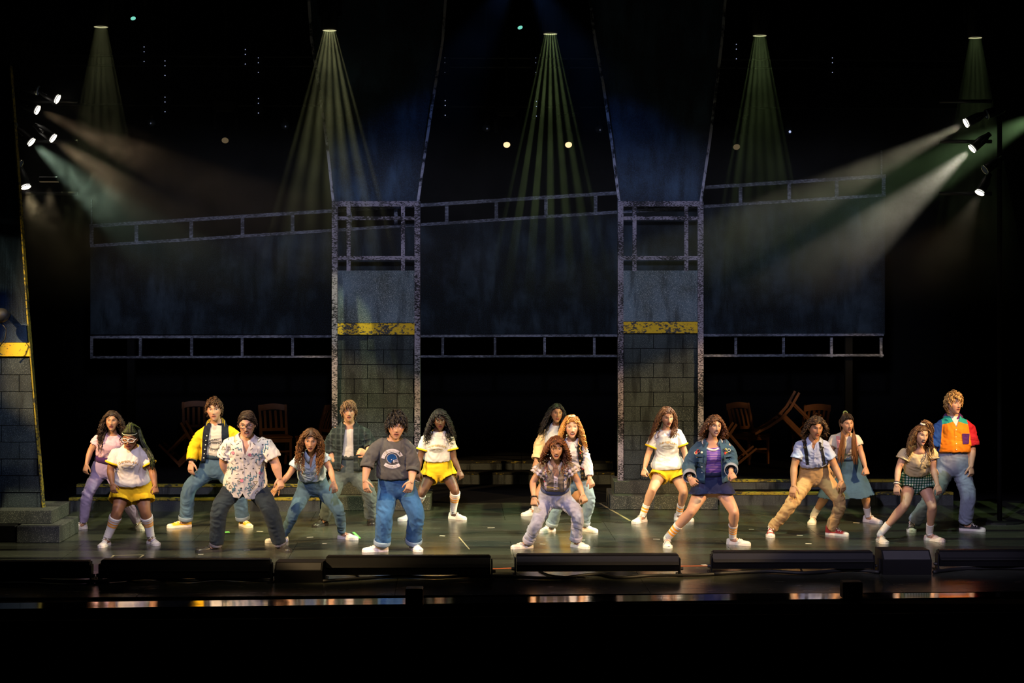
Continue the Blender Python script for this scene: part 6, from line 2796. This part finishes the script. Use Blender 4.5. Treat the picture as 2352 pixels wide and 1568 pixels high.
# ---- 9 dark hair, cream jacket
sp = dict(label='dancer with windblown black hair and cream sleeves, hindmost of the three at centre', bare=True, v=VE, H=1.68, head=(545, 72, 255), face=(8, 4, 4), neck=(548, 275), sh=((415, 335), (655, 335)),
          el=((368, 490), (700, 500)), wr=((342, 625), (740, 640)), hd=((328, 710), (760, 720)), hip=((490, 775), (620, 775)), knee=((360, 960), (748, 985)), toe=((205, 1165, -50), (835, 1165, 35)),
          skin=TAN, mouth=.3, curl=(.6, .5), lean=.08, brow=(.008, .006, .005), kd=(.12, .12),
          hair=dict(n=150, len=.44, wave=.014, freq=4, thick=.011, vol=.010, cols=BLACKH, bias=(-.95, .05, .15), open=.0, seed=10))
P = start(sp)
gym(P, sp, .42)
o = top_t(P, sp, (.50, .52, .52), hem=.22, sleeve=1.80, ease=.024, slack=.025, sr=(0.069, 0.068, 0.067, 0.054), wr=.009, jwr=.014)
lt = (P['sh'][1] - P['sh'][0]).normalized()
oC = P['shC'] - P['org']
o.data.materials.clear()
o.data.materials.append(region_mat('cream_sleeves', (.50, .52, .52), [([(oC - lt * P['sw'] * .95, -lt)], (.66, .50, .26)), ([(oC + lt * P['sw'] * .95, lt)], (.66, .50, .26))]))
point_collar(P, o, (.46, .48, .48), .066, .05, .08, 16)
for i in (0, 1):
    sleeve_band(P, o, i, 1.74, .062, .05, (.62, .48, .26))
    sock(P, i, .55, STRIPED)
shoes(P, WSHOE)

# ---- 10 ginger curls, floral waistcoat
sp = dict(label='dancer with long ginger curls, floral waistcoat and pale jeans, middle of three at centre', v=VE, H=1.68, w=.97, head=(690, 188, 402), face=(4, 8, -2), neck=(690, 425), sh=((590, 440), (785, 430)),
          el=((590, 640), (848, 640)), wr=((600, 790), (866, 800)), hd=((620, 860), (900, 890)), hip=((690, 830), (800, 825)), knee=((560, 1050), (872, 1010)), toe=((378, 1332, -40), (940, 1324, 50)),
          skin=FAIR, mouth=.7, lip=(.50, .14, .10), brow=(.20, .09, .03), curl=(.5, .55), lean=.16, makeup=(.40, .20, .14), iris=(.05, .07, .08),
          hair=dict(n=185, len=.42, wave=.018, freq=4, thick=.011, vol=.014, cols=GINGER, coil=True, open=.002, flare=.5, seed=12))
P = start(sp)
b = bottoms(P, sp, (.24, .35, .37), r=(0.096, 0.084, 0.075, 0.072, 0.069), wr=.009, jwr=.016)
cuffs_roll(P, b, (.36, .44, .45), 0.074, .05, 1.85)
t = top_t(P, sp, (.58, .52, .52), hem=.32, sleeve=1.86, ease=.016, slack=.02, sr=(0.062, 0.059, 0.057, 0.048), name='blouse', wr=.009, jwr=.014)
point_collar(P, t, (.58, .52, .52), .064, .04, .05, 16)
m_fl, nt, bs = new_mat('dark_floral', .85, .15)
v = nd(nt, 'ShaderNodeTexVoronoi', Scale=32)
nt.links.new(nd(nt, 'ShaderNodeTexCoord').outputs['Object'], v.inputs['Vector'])
sc_ = nd(nt, 'ShaderNodeSeparateColor')
nt.links.new(v.outputs['Color'], sc_.inputs[0])
pc = ramp(nt, sc_.outputs[0], [(0.0, (.014, .012, .010)), (.5, (.02, .03, .012)), (.66, (.12, .075, .02)), (.80, (.30, .17, .05)), (.93, (.35, .03, .02))])
pc.node.color_ramp.interpolation = 'CONSTANT'
nt.links.new(nmix(nt, ramp(nt, v.outputs['Distance'], [(.3, 0.0), (.55, 1.0)]), pc, (.012, .012, .010)), bs.inputs['Base Color'])
me, _ = shirt(P, sp, dict(hem=.10, sleeve=.12, ease=.030, slack=.02, sr=(0.067, 0.055, 0.057, 0.048), wr=.006, jwr=.006, top=.93))
me = thicken(cut_front(me, P, (.050, .062), .05, 1.0), .006)
local_mesh(me, P, m_fl, 'waistcoat', None, (.03, .03, .03))
mb = MB()
R, hs, hc = P['headR'], P['hs'], P['headC']
mb.tube([hc + R @ (Vector((math.sin(a) * .03, -.03 - .02 * math.cos(a), .128)) * hs) for a in np.linspace(0, 6.283, 12, endpoint=False)], .011, 8, [(.66, .58, .36)] * 12, closed=True)
build_local(mb, P, M_CLOTH, 'scrunchie')
shoes(P, WSHOE)

# ---- 11 striped taupe blouse
sp = dict(label='front dancer of three at centre, crouching in taupe frilled blouse and pale lavender jeans', v=VE, H=1.66, w=1.02, head=(540, 392, 606), face=(3, 16, 2), neck=(530, 645), sh=((405, 665), (665, 655)),
          el=((312, 830), (752, 825)), wr=((322, 985), (800, 955)), hd=((322, 1075), (825, 1030)), hip=((450, 1000), (600, 995)), knee=((348, 1225), (758, 1140)), toe=((102, 1486, -60), (858, 1486, 42)),
          skin=LIGHT, mouth=.75, lip=(.45, .14, .12), curl=(.85, .8), lean=.30, hl=.06, kd=(.20, .16), iris=(.06, .07, .09), makeup=(.25, .16, .20),
          hair=dict(n=175, len=.27, wave=.018, freq=5, thick=.011, vol=.016, cols=AUBURN, coil=True, open=.008, flare=.9, fringe=.30, seed=13))
P = start(sp)
b = bottoms(P, sp, (.44, .47, .58), r=(0.101, 0.089, 0.075, 0.067, 0.064), wr=.010, jwr=.018)
waistband(P, b, .39, (.10, .13, .38), .085, .022)
cuffs_roll(P, b, (.50, .49, .56), 0.067, .06, 1.84)
o = top_t(P, sp, (.23, .185, .15), hem=.38, sleeve=.36, ease=.018, slack=.026, sr=(0.071, 0.081, 0.067, 0.048), puff=.012, wr=.009, jwr=.014, after=lambda m: cut_front(m, P, (.0, .055), .74, 1.02))
WST = (.62, .54, .62)
mb = MB()
for dx in (-.115, .105):
    x0, z0 = chest(P, .6, dx)
    decal_line(mb, o, P, [(x0 * 1.0 + .01, z0 + .13), (x0, z0), (x0 + .006, z0 - .14)], .026, WST, .005)
x0, z0 = chest(P, .6)
decal_line(mb, o, P, [(x0, z0 + .04), (x0, z0 - .14)], .044, WST, .005)
for q in range(16):
    dx = (-.115, .105, 0)[q % 3]
    decal(mb, o, P, [(x0 + dx + .008 * math.cos(a) + .01 * math.sin(q * 5), z0 - .13 + .017 * q + .007 * math.sin(a)) for a in np.linspace(0, 6.28, 7)[:-1]], ((.35, .04, .12), (.05, .10, .30), (.10, .14, .20))[q % 3], .008)
decal_line(mb, o, P, [(x0 - .10, z0 - .09), (x0 - .03, z0 - .10), (x0 + .04, z0 - .105)], .012, (.50, .36, .10), .006)
build_here(mb, M_CLOTH, 'shirt_print', o)
point_collar(P, o, (.45, .38, .33), .064, .05, .07, 22)
for i in (0, 1):
    for s in (.22, .40):
        cc = along(arm_pts(P, i), s)
        rg_ = MB()
        ax_ = (P['el'][i] - P['sh'][i]).normalized()
        u = Vector((0, 1, 0))
        u = (u - ax_ * u.dot(ax_)).normalized()
        wv = ax_.cross(u)
        rings = []
        for q in range(36):
            a = q / 36 * 6.283
            rad = (.092 if s < .3 else .088) * P['k'] + .008 * math.sin(q * 2.1)
            dv = u * math.cos(a) + wv * math.sin(a)
            rings.append([cc + dv * (rad - .012) - ax_ * .02, cc + dv * rad, cc + dv * (rad + .012) + ax_ * (.03 + .006 * math.sin(q * 2.1)), cc + dv * (rad - .006) + ax_ * .01])
        rg_.rings(rings, [WST if q % 6 < 3 else (.45, .38, .33) for q in range(36)], False, True)
        build_local(rg_, P, M_CLOTH, 'sleeve_frill', o)
wristlet(P, 0, (.02, .012, .01), 1.95, .034, .012)
mb = MB()
nb, up_, lt_, fw_ = neck_frame(P)
mb.tube([nb + lt_ * (.06 * math.cos(a)) + fw_ * (.058 + .05 * abs(math.sin(a)) ** 3) - up_ * (.01 + .11 * abs(math.sin(a)) ** 2) for a in np.linspace(0, math.pi, 16)], .0028, 5, [(.03, .02, .015)] * 16)
build_local(mb, P, M_PLASTIC, 'necklace')
shoes(P, dict(WSHOE, high=.06))

# ---- 12 ringer tee at the right column
sp = dict(label='dancer in white ringer T-shirt and yellow shorts, looking down before the right column', bare=True, v=VF, H=1.70, head=(432, 95, 290), face=(12, 20, -6), neck=(432, 318), sh=((318, 345), (535, 312)),
          el=((248, 565), (612, 560)), wr=((213, 705), (628, 680)), hd=((200, 775), (630, 740)), hip=((375, 735), (510, 730)), knee=((290, 905), (598, 930)), toe=((102, 1240, -38), (690, 1218, 50)),
          skin=LIGHT, mouth=.4, curl=(.9, .6), lean=.10, kd=(.14, .16),
          hair=dict(n=130, len=.50, wave=.012, freq=5, thick=.011, vol=.006, cols=[(.07, .028, .012), (.11, .045, .018), (.15, .065, .025)], bias=(-.75, .1, 0), open=.000, seed=14))
P = start(sp)
gym(P, sp, .38, (.118, .126, .10, .08, .07))
ringer(P, sp, (.50, .28, .07), (.36, .35, .30), .64, .10, 0, .95)
shoes(P, WSHOE)
for i in (0, 1):
    sock(P, i, .40, [(0, WHITE_S), (.25, ORANGE_S), (.40, WHITE_S), (.52, ORANGE_S), (.66, WHITE_S)])

# ---- 13 denim jacket
sp = dict(label='dancer in denim jacket with pins, purple striped top and short navy skirt', bare=True, v=VF, H=1.70, w=1.06, head=(893, 188, 392), face=(14, 4, 4), neck=(872, 430), sh=((722, 455), (1022, 440)),
          el=((640, 690), (1062, 650)), wr=((655, 800), (1055, 735)), hd=((712, 880), (1085, 800)), hip=((785, 890), (950, 880)), knee=((668, 1120), (1088, 1125)), toe=((450, 1482, 0), (1245, 1452, 62)),
          skin=FAIR, mouth=.75, lip=(.10, .02, .06), curl=(.75, 1.0), lean=.20, kd=(.20, .18), wd=(-.22, -.26), ed=(.02, .02), makeup=(.16, .12, .18), iris=(.05, .06, .08),
          hair=dict(n=165, len=.19, wave=.014, freq=7, thick=.012, vol=.014, cols=[(.09, .032, .015), (.13, .05, .02), (.17, .07, .03)], open=.004, flare=1.0, fringe=.15, seed=15))
P = start(sp)
m_st, nt, bs = new_mat('purple_stripes', .85, .15)
tc = nd(nt, 'ShaderNodeTexCoord')
sx_ = nd(nt, 'ShaderNodeSeparateXYZ')
nt.links.new(tc.outputs['Object'], sx_.inputs[0])
wv_ = nmath(nt, 'SINE', nmath(nt, 'MULTIPLY', sx_.outputs[2], 330))
nt.links.new(nmix(nt, ramp(nt, nmath(nt, 'MULTIPLY_ADD', wv_, .5, .5), [(.66, 0.0), (.78, 1.0)]), (.105, .045, .36), (.42, .24, .48)), bs.inputs['Base Color'])
t = top_t(P, sp, (.2, .1, .4), m_st, 'striped_top', hem=.34, sleeve=.12, ease=.008, slack=.010, top=.92, sr=(.052, .05, .05, .04))
crew_collar(P, t, (.58, .54, .58), .094, .014, .055)


def skirt(P, sp, name, col, mat, wt, ends, eases, sq=1.0, hem_z=None):
    """a loft from the waist round both thighs; ends: leg parameters of the rings"""
    k, w = P['k'], P['w']
    rg, info = torso_rings(P, [wt, .25, .12, 0.0], [.014, .020, .026, .03], None, 32)
    latx = info[-1][1]
    fw = info[-1][2]
    for tt, e in zip(ends, eases):
        cs = [along(leg_pts(P, i), tt) for i in (0, 1)]
        c = (cs[0] + cs[1]) / 2
        half = (cs[1] - cs[0]).length / 2 + (.088 - .02 * tt) * k * w + e
        b_ = (.105 + e * sq) * k * w
        lt2 = (cs[1] - cs[0]).normalized()
        ring = []
        for m in range(32):
            an = 2 * math.pi * m / 32
            ca, sa = math.cos(an), math.sin(an)
            fold = 1 + .05 * math.sin(an * 7) * (tt > .25) * sq
            ring.append(c + lt2 * (half * math.copysign(abs(ca) ** .75, ca) * fold) + fw * (b_ * math.copysign(abs(sa) ** .8, sa) * fold))
        rg.append(ring)
    last = rg[-1]
    c = sum((Vector(p) for p in last), Vector()) / 32
    upv = Vector((0, 0, 1))
    rg += [[c + (p - c) * .80 + upv * .012 for p in last], [c + (p - c) * .5 + upv * .03 for p in last]]
    mb = MB()
    mb.rings(rg)
    if sq < 1.0:
        for i in (0, 1):
            q = [along(leg_pts(P, i), t) for t in np.linspace(0, ends[-1], 5)]
            mb.tube(q, [.116 * k * w] * 5, 18)
    me = remesh(mb, .011, 4, name)
    wrinkle(me, .005, 14, 5, 3)
    if hem_z is not None:
        bm = bmesh.new()
        bm.from_mesh(me)
        bmesh.ops.bisect_plane(bm, geom=list(bm.verts) + list(bm.edges) + list(bm.faces), plane_co=(0, 0, hem_z), plane_no=(0, 0, 1), clear_inner=True)
        bmesh.ops.holes_fill(bm, edges=[e for e in bm.edges if e.is_boundary])
        bm.to_mesh(me)
        bm.free()
    return local_mesh(me, P, mat, name, None, col)


sk = skirt(P, sp, 'skirt', (.016, .020, .075), M_CLOTH, .36, [.20, .40, .64], [.020, .020, .012], .8, .60)
waistband(P, sk, .36, (.012, .016, .06), .05, .018)
me, _ = shirt(P, sp, dict(hem=.20, sleeve=1.80, ease=.036, slack=.02, sr=(0.071, 0.073, 0.069, 0.057), wr=.010, jwr=.018))
me = thicken(cut_front(me, P, (.105, .075), .05, 1.02), .008)
DEN = (.050, .105, .165)
o = local_mesh(me, P, M_DENIM, 'denim_jacket', None, DEN)
point_collar(P, o, (.055, .11, .17), .078, .06, .10, 40, M_DENIM)
for i in (0, 1):
    sleeve_band(P, o, i, 1.75, .070, .075, (.26, .28, .34), 'cuff', M_DENIM)
for du, nm in ((-.16, 0), (.155, 1)):
    mb = MB()
    x0, z0 = chest(P, .66, du)
    decal_quad(mb, o, P, [(x0 - .04, z0 + .03), (x0 - .04, z0 - .06), (x0 + .04, z0 - .06), (x0 + .04, z0 + .03)], (.055, .115, .18), .013)
    decal(mb, o, P, [(x0 - .042, z0 + .034), (x0 - .042, z0 + .008), (x0, z0 - .006), (x0 + .042, z0 + .008), (x0 + .042, z0 + .034)], (.045, .09, .15), .017)
    build_here(mb, M_DENIM, 'breast_pocket', o)
    rr = random.Random(9 + nm)
    x0, z0 = chest(P, .76, du)
    for q in range(8 if nm == 0 else 5):
        mb = MB()
        cc = ((.75, .40, .03), (.7, .66, .55), (.55, .06, .05), (.75, .55, .12), (.05, .05, .06))[q % 5]
        a = rr.uniform(0, 6.28)
        p = decal_points(o, P, [(x0 + rr.uniform(-.035, .035), z0 + rr.uniform(-.055, .04))], .010)[0]
        if q % 3 == 0:
            mb.ball(p, (.013, .005, .013), 10, 6, cc)
        elif q % 3 == 1:
            mb.tube([p + Vector((.016 * math.cos(b_), 0, .016 * math.sin(b_))) for b_ in np.linspace(0, 6.283, 12, endpoint=False)], .0035, 5, [cc] * 12, closed=True)
        else:
            mb.bbox(p - Vector((.010, .004, .015)), p + Vector((.010, .003, .015)), .003, cc)
        build_here(mb, M_PLASTIC, 'pin', o)
buttons(P, o, (.58, .46, .34), (.6, .6, .62), -.125, .008)
wristlet(P, 0, (.55, .50, .52), 1.98, .036, .018, M_METAL, 'bangle')
shoes(P, dict(WSHOE, high=.066))
for i in (0, 1):
    sock(P, i, .48, [(0, WHITE_S), (.16, ORANGE_S), (.28, WHITE_S), (.36, ORANGE_S), (.48, WHITE_S), (.56, ORANGE_S), (.66, WHITE_S)])

# ---- 14 suspenders
sp = dict(label='dancer in pale blue shirt with black suspenders, khaki trousers and red canvas shoes', v=VG, H=1.74, male=True, w=.97, head=(598, 215, 435), face=(6, 10, 5), neck=(580, 440), sh=((438, 452), (685, 452)),
          el=((375, 720), (800, 725)), wr=((370, 915), (858, 865)), hd=((358, 1005), (888, 960)), hip=((515, 835), (665, 830)), knee=((350, 1110), (868, 1085)), toe=((138, 1456, -8), (938, 1440, 55)),
          skin=TAN, mouth=.45, curl=(.35, .4), lean=.22, kd=(.20, .18), brow=(.015, .01, .008),
          hair=dict(n=175, len=.17, wave=.016, freq=7, thick=.012, vol=.018, cols=[(.03, .016, .009), (.06, .032, .015), (.11, .06, .025)], open=.006, flare=1.1, part=.01, seed=16))
P = start(sp)
KHK = (.40, .25, .11)
b = bottoms(P, sp, KHK, M_CLOTH, r=(0.105, 0.093, 0.078, 0.069, 0.062), wr=.010, jwr=.018, waist=.42)
waistband(P, b, .41, (.40, .25, .11), .04, .018)
o = top_t(P, sp, (.36, .42, .62), hem=.38, sleeve=.66, ease=.018, slack=.026, sr=(0.064, 0.072, 0.070, 0.048), wr=.010, jwr=.014, after=lambda m: cut_front(m, P, (.0, .045), .84, 1.02))
point_collar(P, o, (.42, .48, .66), .066, .055, .085, 24)
for du, d2 in ((-.105, -.10), (.095, .10)):
    x1, z1 = chest(P, 1.03, du * .9)
    x2, z2 = chest(P, .36, d2)
    strip_on(P, o, [(x1, z1), (x1 * .9 + x2 * .1, z1 * .8 + z2 * .2), (x1 * .4 + x2 * .6, z1 * .4 + z2 * .6), (x2, z2)], .036, (.012, .012, .014), 'suspender', push=.008)
    mb = MB()
    x3, z3 = chest(P, .80, du)
    p = decal_points(o, P, [(x3, z3)], .014)[0]
    mb.bbox(p - Vector((.021, .003, .010)), p + Vector((.021, .003, .010)), .003, (.4, .38, .35))
    build_here(mb, M_METAL, 'suspender_clip', o)
x0, z0 = chest(P, .6)
strip_on(P, o, [(x0, z0 + .12), (x0, z0 - .08)], .028, (.40, .46, .65), 'placket', push=.003)
buttons(P, o, (.76, .64, .52), (.7, .7, .72), 0.0, .005)
shoes(P, dict(upper=(.28, .015, .018), sole=(.66, .60, .55), lace=(.70, .62, .58), toe=(.64, .58, .53), high=.12))

# ---- 15 denim skirt
sp = dict(label='dancer in cream T-shirt, pink straps and flared denim skirt, behind the black suspenders', bare=True, v=VG, H=1.68, head=(922, 182, 374), face=(10, 8, -4), neck=(908, 392), sh=((790, 388), (1018, 395)),
          el=((735, 590), (1062, 565)), wr=((722, 735), (1112, 735)), hd=((716, 800), (1128, 810)), hip=((840, 745), (985, 740)), knee=((700, 1030), (1110, 1010)), toe=((556, 1322, -15), (1282, 1310, 42)),
          skin=LIGHT, mouth=.85, lip=(.40, .12, .10), curl=(.6, .95), lean=.20, hl=.05, kd=(.14, .12), makeup=(.45, .14, .10),
          hair=dict(n=0, cols=DKBROWN, vol=.006))
P = start(sp)
hh = MB()
rr = random.Random(31)
hc, R, hs = P['headC'], P['headR'], P['hs']
for q in range(70):
    th = rr.uniform(-3.1, 3.1)
    hz = float(hairline(np.array([th]))[0])
    r0 = Vector((math.sin(th) * .080, -.098 * math.cos(th), hz + rr.uniform(0, .03)))
    kn_ = Vector((rr.uniform(-.012, .012), .06, .125))
    S, _ = sub([hc + R @ (p * hs) for p in (r0, Vector((r0.x * .75, r0.y * .6 + .01, .118)), kn_)], [1, 1, 1], 5)
    hh.tube(S, [.008] * len(S), 5, [DKBROWN[q % 3]] * len(S), flat=.6)
fr_ = (P['headC'] - P['neckB'])
for q in range(90):
    s = -1 if q % 5 < 2 else 1
    sh_ = -.045 + rr.uniform(-.02, .025) if s < 0 else .055 + rr.uniform(-.02, .02)
    fall = rr.uniform(.38, .50)
    a0 = hc + R @ (Vector((rr.uniform(-.02, .02), .06, .13)) * hs)
    a1 = hc + R @ (Vector((s * (.088 + rr.uniform(0, .012)), .045, .03)) * hs)
    a2 = hc + R @ (Vector((s * .085, -.015, -.10)) * hs)
    ch = P['shC'] + Vector((sh_ * 1.3, -.155 - rr.uniform(0, .02), .02))
    en = Vector((ch.x + sh_ * .5 - .02, ch.y - .015 + rr.uniform(-.01, .01), hc.z - fall))
    S, _ = sub([a0, a1, a2, ch, en], [1] * 5, 6)
    m = len(S)
    c0, c1_ = np.array(DKBROWN[q % 3]), np.array((.20, .075, .02))
    hh.tube(S, [.0075 * (1 - .6 * max(0, i / m - .7) / .3) for i in range(m)], 5, [tuple(c0 * (1 - i / m) + c1_ * (i / m)) for i in range(m)], flat=.6)
build_local(hh, P, M_HAIR, 'ponytail')
mb = MB()
mb.tube([hc + R @ (Vector((math.cos(a) * .026, .062 + math.sin(a) * .012, .128 + math.sin(a) * .02)) * hs) for a in np.linspace(0, 6.283, 14, endpoint=False)], .009, 8, [(.12, .16, .06)] * 14, closed=True)
build_local(mb, P, M_CLOTH, 'scrunchie')
o = top_t(P, sp, (.58, .50, .42), hem=.38, sleeve=.56, ease=.016, slack=.014, sr=(0.058, 0.064, 0.063, 0.048), jwr=.012)
crew_collar(P, o, (.58, .50, .42), .074, .007, .05)
for du in (-.105, .105):
    x1, z1 = chest(P, .93, du)
    x2, z2 = chest(P, .42, du * .95)
    strip_on(P, o, [(x1, z1), ((x1 + x2) / 2, (z1 + z2) / 2), (x2, z2)], .045, (.60, .24, .22), 'strap')
sk = skirt(P, sp, 'skirt', (.055, .12, .19), M_DENIM, .42, [.20, .50, .78, .96], [.03, .035, .04, .05], 1.0)
waistband(P, sk, .40, (.05, .10, .18), .07, .018, M_DENIM)
strip_on(P, o, [(chest(P, .44, -.11)), (chest(P, .42, 0)), (chest(P, .44, .11))], .012, (.5, .48, .45), 'chain_belt', M_METAL, .010)
shoes(P, dict(WSHOE, upper=(.66, .62, .60)))
for i in (0, 1):
    sock(P, i, .38, PLAIN)

# ---- 16 gingham shorts
sp = dict(label='laughing dancer in cream T-shirt and green gingham shorts, bending forward at right', bare=True, v=VH, H=1.66, head=(478, 345, 542), face=(14, 14, 6), neck=(468, 575), sh=((320, 588), (585, 575)),
          el=((262, 765), (592, 765)), wr=((245, 925), (632, 920)), hd=((245, 1010), (655, 1000)), hip=((360, 905), (495, 900)), knee=((328, 1115), (588, 1130)), toe=((150, 1484, 8), (700, 1466, 40)),
          skin=FAIR, mouth=.9, smile=.6, lip=(.50, .18, .15), curl=(.5, .5), lean=.32, hl=.06, kd=(.20, .20),
          hair=dict(n=95, len=.36, wave=.012, freq=5, thick=.011, vol=.006, cols=[(.10, .045, .016), (.15, .07, .025), (.21, .11, .04)], fringe=.15, open=.010, flare=.1, seed=17))
P = start(sp)
hh = MB()
rr = random.Random(12)
hc, R, hs = P['headC'], P['headR'], P['hs']
for q in range(34):
    a = rr.uniform(-.7, 1.0)
    p0 = Vector((-.01, -.01, .12))
    v1 = Vector((math.sin(a) * .05 - .01, rr.uniform(-.03, .03), .17 + rr.uniform(-.02, .02)))
    v2 = Vector((math.sin(a) * .07 + .05, -.03 + rr.uniform(-.03, .02), .13 + rr.uniform(-.04, .04)))
    v3 = Vector((.105 + rr.uniform(-.01, .03), -.045, .02 + rr.uniform(-.05, .05)))
    S, _ = sub([hc + R @ (p * hs) for p in (p0, v1, v2, v3)], [1] * 4, 5)
    m = len(S)
    c = np.array([(.10, .045, .016), (.15, .07, .025), (.21, .11, .04)][q % 3])
    hh.tube(S, [.009 * (1 - .6 * max(0, i / m - .5)) for i in range(m)], 5, [tuple(c)] * m, flat=.6)
build_local(hh, P, M_HAIR, 'topknot')
mb = MB()
mb.tube([hc + R @ (Vector((-.012 + math.cos(a) * .024, -.01 + math.sin(a) * .02, .134)) * hs) for a in np.linspace(0, 6.283, 14, endpoint=False)], .012, 8, [(.66, .60, .52)] * 14, closed=True)
build_local(mb, P, M_CLOTH, 'scrunchie')
m_gi, nt, bs = new_mat('green_gingham', .85, .15)
tc = nd(nt, 'ShaderNodeTexCoord')
sx_ = nd(nt, 'ShaderNodeSeparateXYZ')
nt.links.new(tc.outputs['Object'], sx_.inputs[0])


def half(ax_):
    return nmath(nt, 'GREATER_THAN', nmath(nt, 'SINE', nmath(nt, 'MULTIPLY', sx_.outputs[ax_], 205)), 0.0)


gx, gz = half(0), half(2)
sm = nmath(nt, 'MULTIPLY', nmath(nt, 'ADD', gx, gz), .5)
nt.links.new(ramp(nt, sm, [(0.0, (.52, .52, .46)), (.5, (.045, .155, .10)), (1.0, (.008, .035, .028))]), bs.inputs['Base Color'])
b = bottoms(P, sp, (.1, .2, .1), m_gi, 'shorts', end=.36, ease=.018, r=(.112, .116, .10, .08, .07), waist=.42, wr=.005, jwr=.008)
waistband(P, b, .40, (.1, .2, .1), .05, .016, m_gi)
CRM = (.62, .50, .29)
o = top_t(P, sp, CRM, hem=.36, sleeve=.40, ease=.016, slack=.020, sr=(0.062, 0.074, 0.067, 0.048), puff=.008, jwr=.012, top=.95)
crew_collar(P, o, CRM, .086, .008, .06)
for i in (0, 1):
    sleeve_band(P, o, i, .39, .080, .015, (.66, .55, .34))
wristlet(P, 0, (.6, .5, .45), 1.90, .034, .016)
wristlet(P, 0, (.03, .02, .03), 1.82, .034, .010)
shoes(P, dict(upper=(.58, .48, .42), sole=(.62, .55, .48), lace=(.60, .50, .44), high=.062))
for i in (0, 1):
    sock(P, i, .34, PLAIN)

# ---- 17 orange shirt
sp = dict(label='tall dancer in orange shirt with one red and one blue sleeve, at far right', v=VH, H=1.86, male=True, head=(785, 52, 250), face=(24, 2, 0), neck=(775, 262), sh=((648, 322), (922, 318)),
          el=((590, 590), (960, 585)), wr=((580, 740), (950, 740)), hd=((575, 830), (958, 835)), hip=((715, 760), (850, 755)), knee=((600, 1010), (930, 1020)), toe=((392, 1376, -12), (1090, 1364, 65)),
          skin=FAIR, mouth=.4, smile=.3, curl=(.5, .6), lean=.02, kd=(.10, .10),
          hair=dict(mode='short', n=260, len=.09, comb=(.1, -.2, .35), messy=.75, wave=.005, freq=12, thick=.015, vol=.014, cap=.22, cols=BLOND, seed=18))
P = start(sp)
b = bottoms(P, sp, (.24, .29, .37), r=(0.105, 0.096, 0.085, 0.078, 0.072), wr=.010, jwr=.016, ease=.018)
waistband(P, b, .37, (.06, .10, .20), .045, .018, M_DENIM)
t = MB()
ORG = (.70, .19, .008)
me, _ = shirt(P, sp, dict(hem=.34, sleeve=.86, ease=.030, slack=.030, sr=(0.074, 0.086, 0.089, 0.058), boxy=.92, wr=.010, jwr=.016))
me = cut_front(me, P, (.0, .045), .86, 1.02)
lt = (P['sh'][1] - P['sh'][0]).normalized()
axv = (P['shC'] - P['pel']).normalized()
oC = P['shC'] - P['org']
m_or = region_mat('pieced_orange', ORG, [
    ([(oC + axv * .062, axv + lt * .32), (oC + lt * .03, lt)], (.02, .28, .24)),
    ([(oC + axv * .062, axv - lt * .32), (oC - lt * .03, -lt)], (.02, .28, .24)),
    ([(oC - lt * (P['sw'] * .97), -lt + axv * .12)], (.012, .045, .20)),
    ([(oC + lt * (P['sw'] * .97), lt + axv * .12)], (.42, .012, .02))])
o = local_mesh(me, P, m_or, 'shirt', None, ORG)
PUR = (.085, .012, .12)
point_collar(P, o, PUR, .072, .055, .095, 20)
tt_ = top_t(P, sp, (.62, .58, .56), hem=.5, sleeve=.15, ease=.012, slack=.0, name='undershirt', sr=(0.052, 0.046, 0.048, 0.048))
mb = MB()
x0, z0 = chest(P, .62, .115)
decal_quad(mb, o, P, [(x0 - .052, z0 + .06), (x0 - .042, z0 - .062), (x0 + .036, z0 - .062), (x0 + .050, z0 + .056)], (.065, .012, .10), .010)
build_here(mb, M_CLOTH, 'breast_pocket', o)
x0, z0 = chest(P, .6)
strip_on(P, o, [(x0 - .01, z0 + .13), (x0 - .004, z0 - .12)], .026, (.72, .21, .012), 'placket', push=.004)
buttons(P, o, (.80, .66, .52, .40), (.7, .66, .55), -.006, .007)
shoes(P, dict(upper=(.014, .014, .015), sole=(.66, .62, .58), lace=(.66, .62, .58), toe=(.64, .60, .56), high=.11))
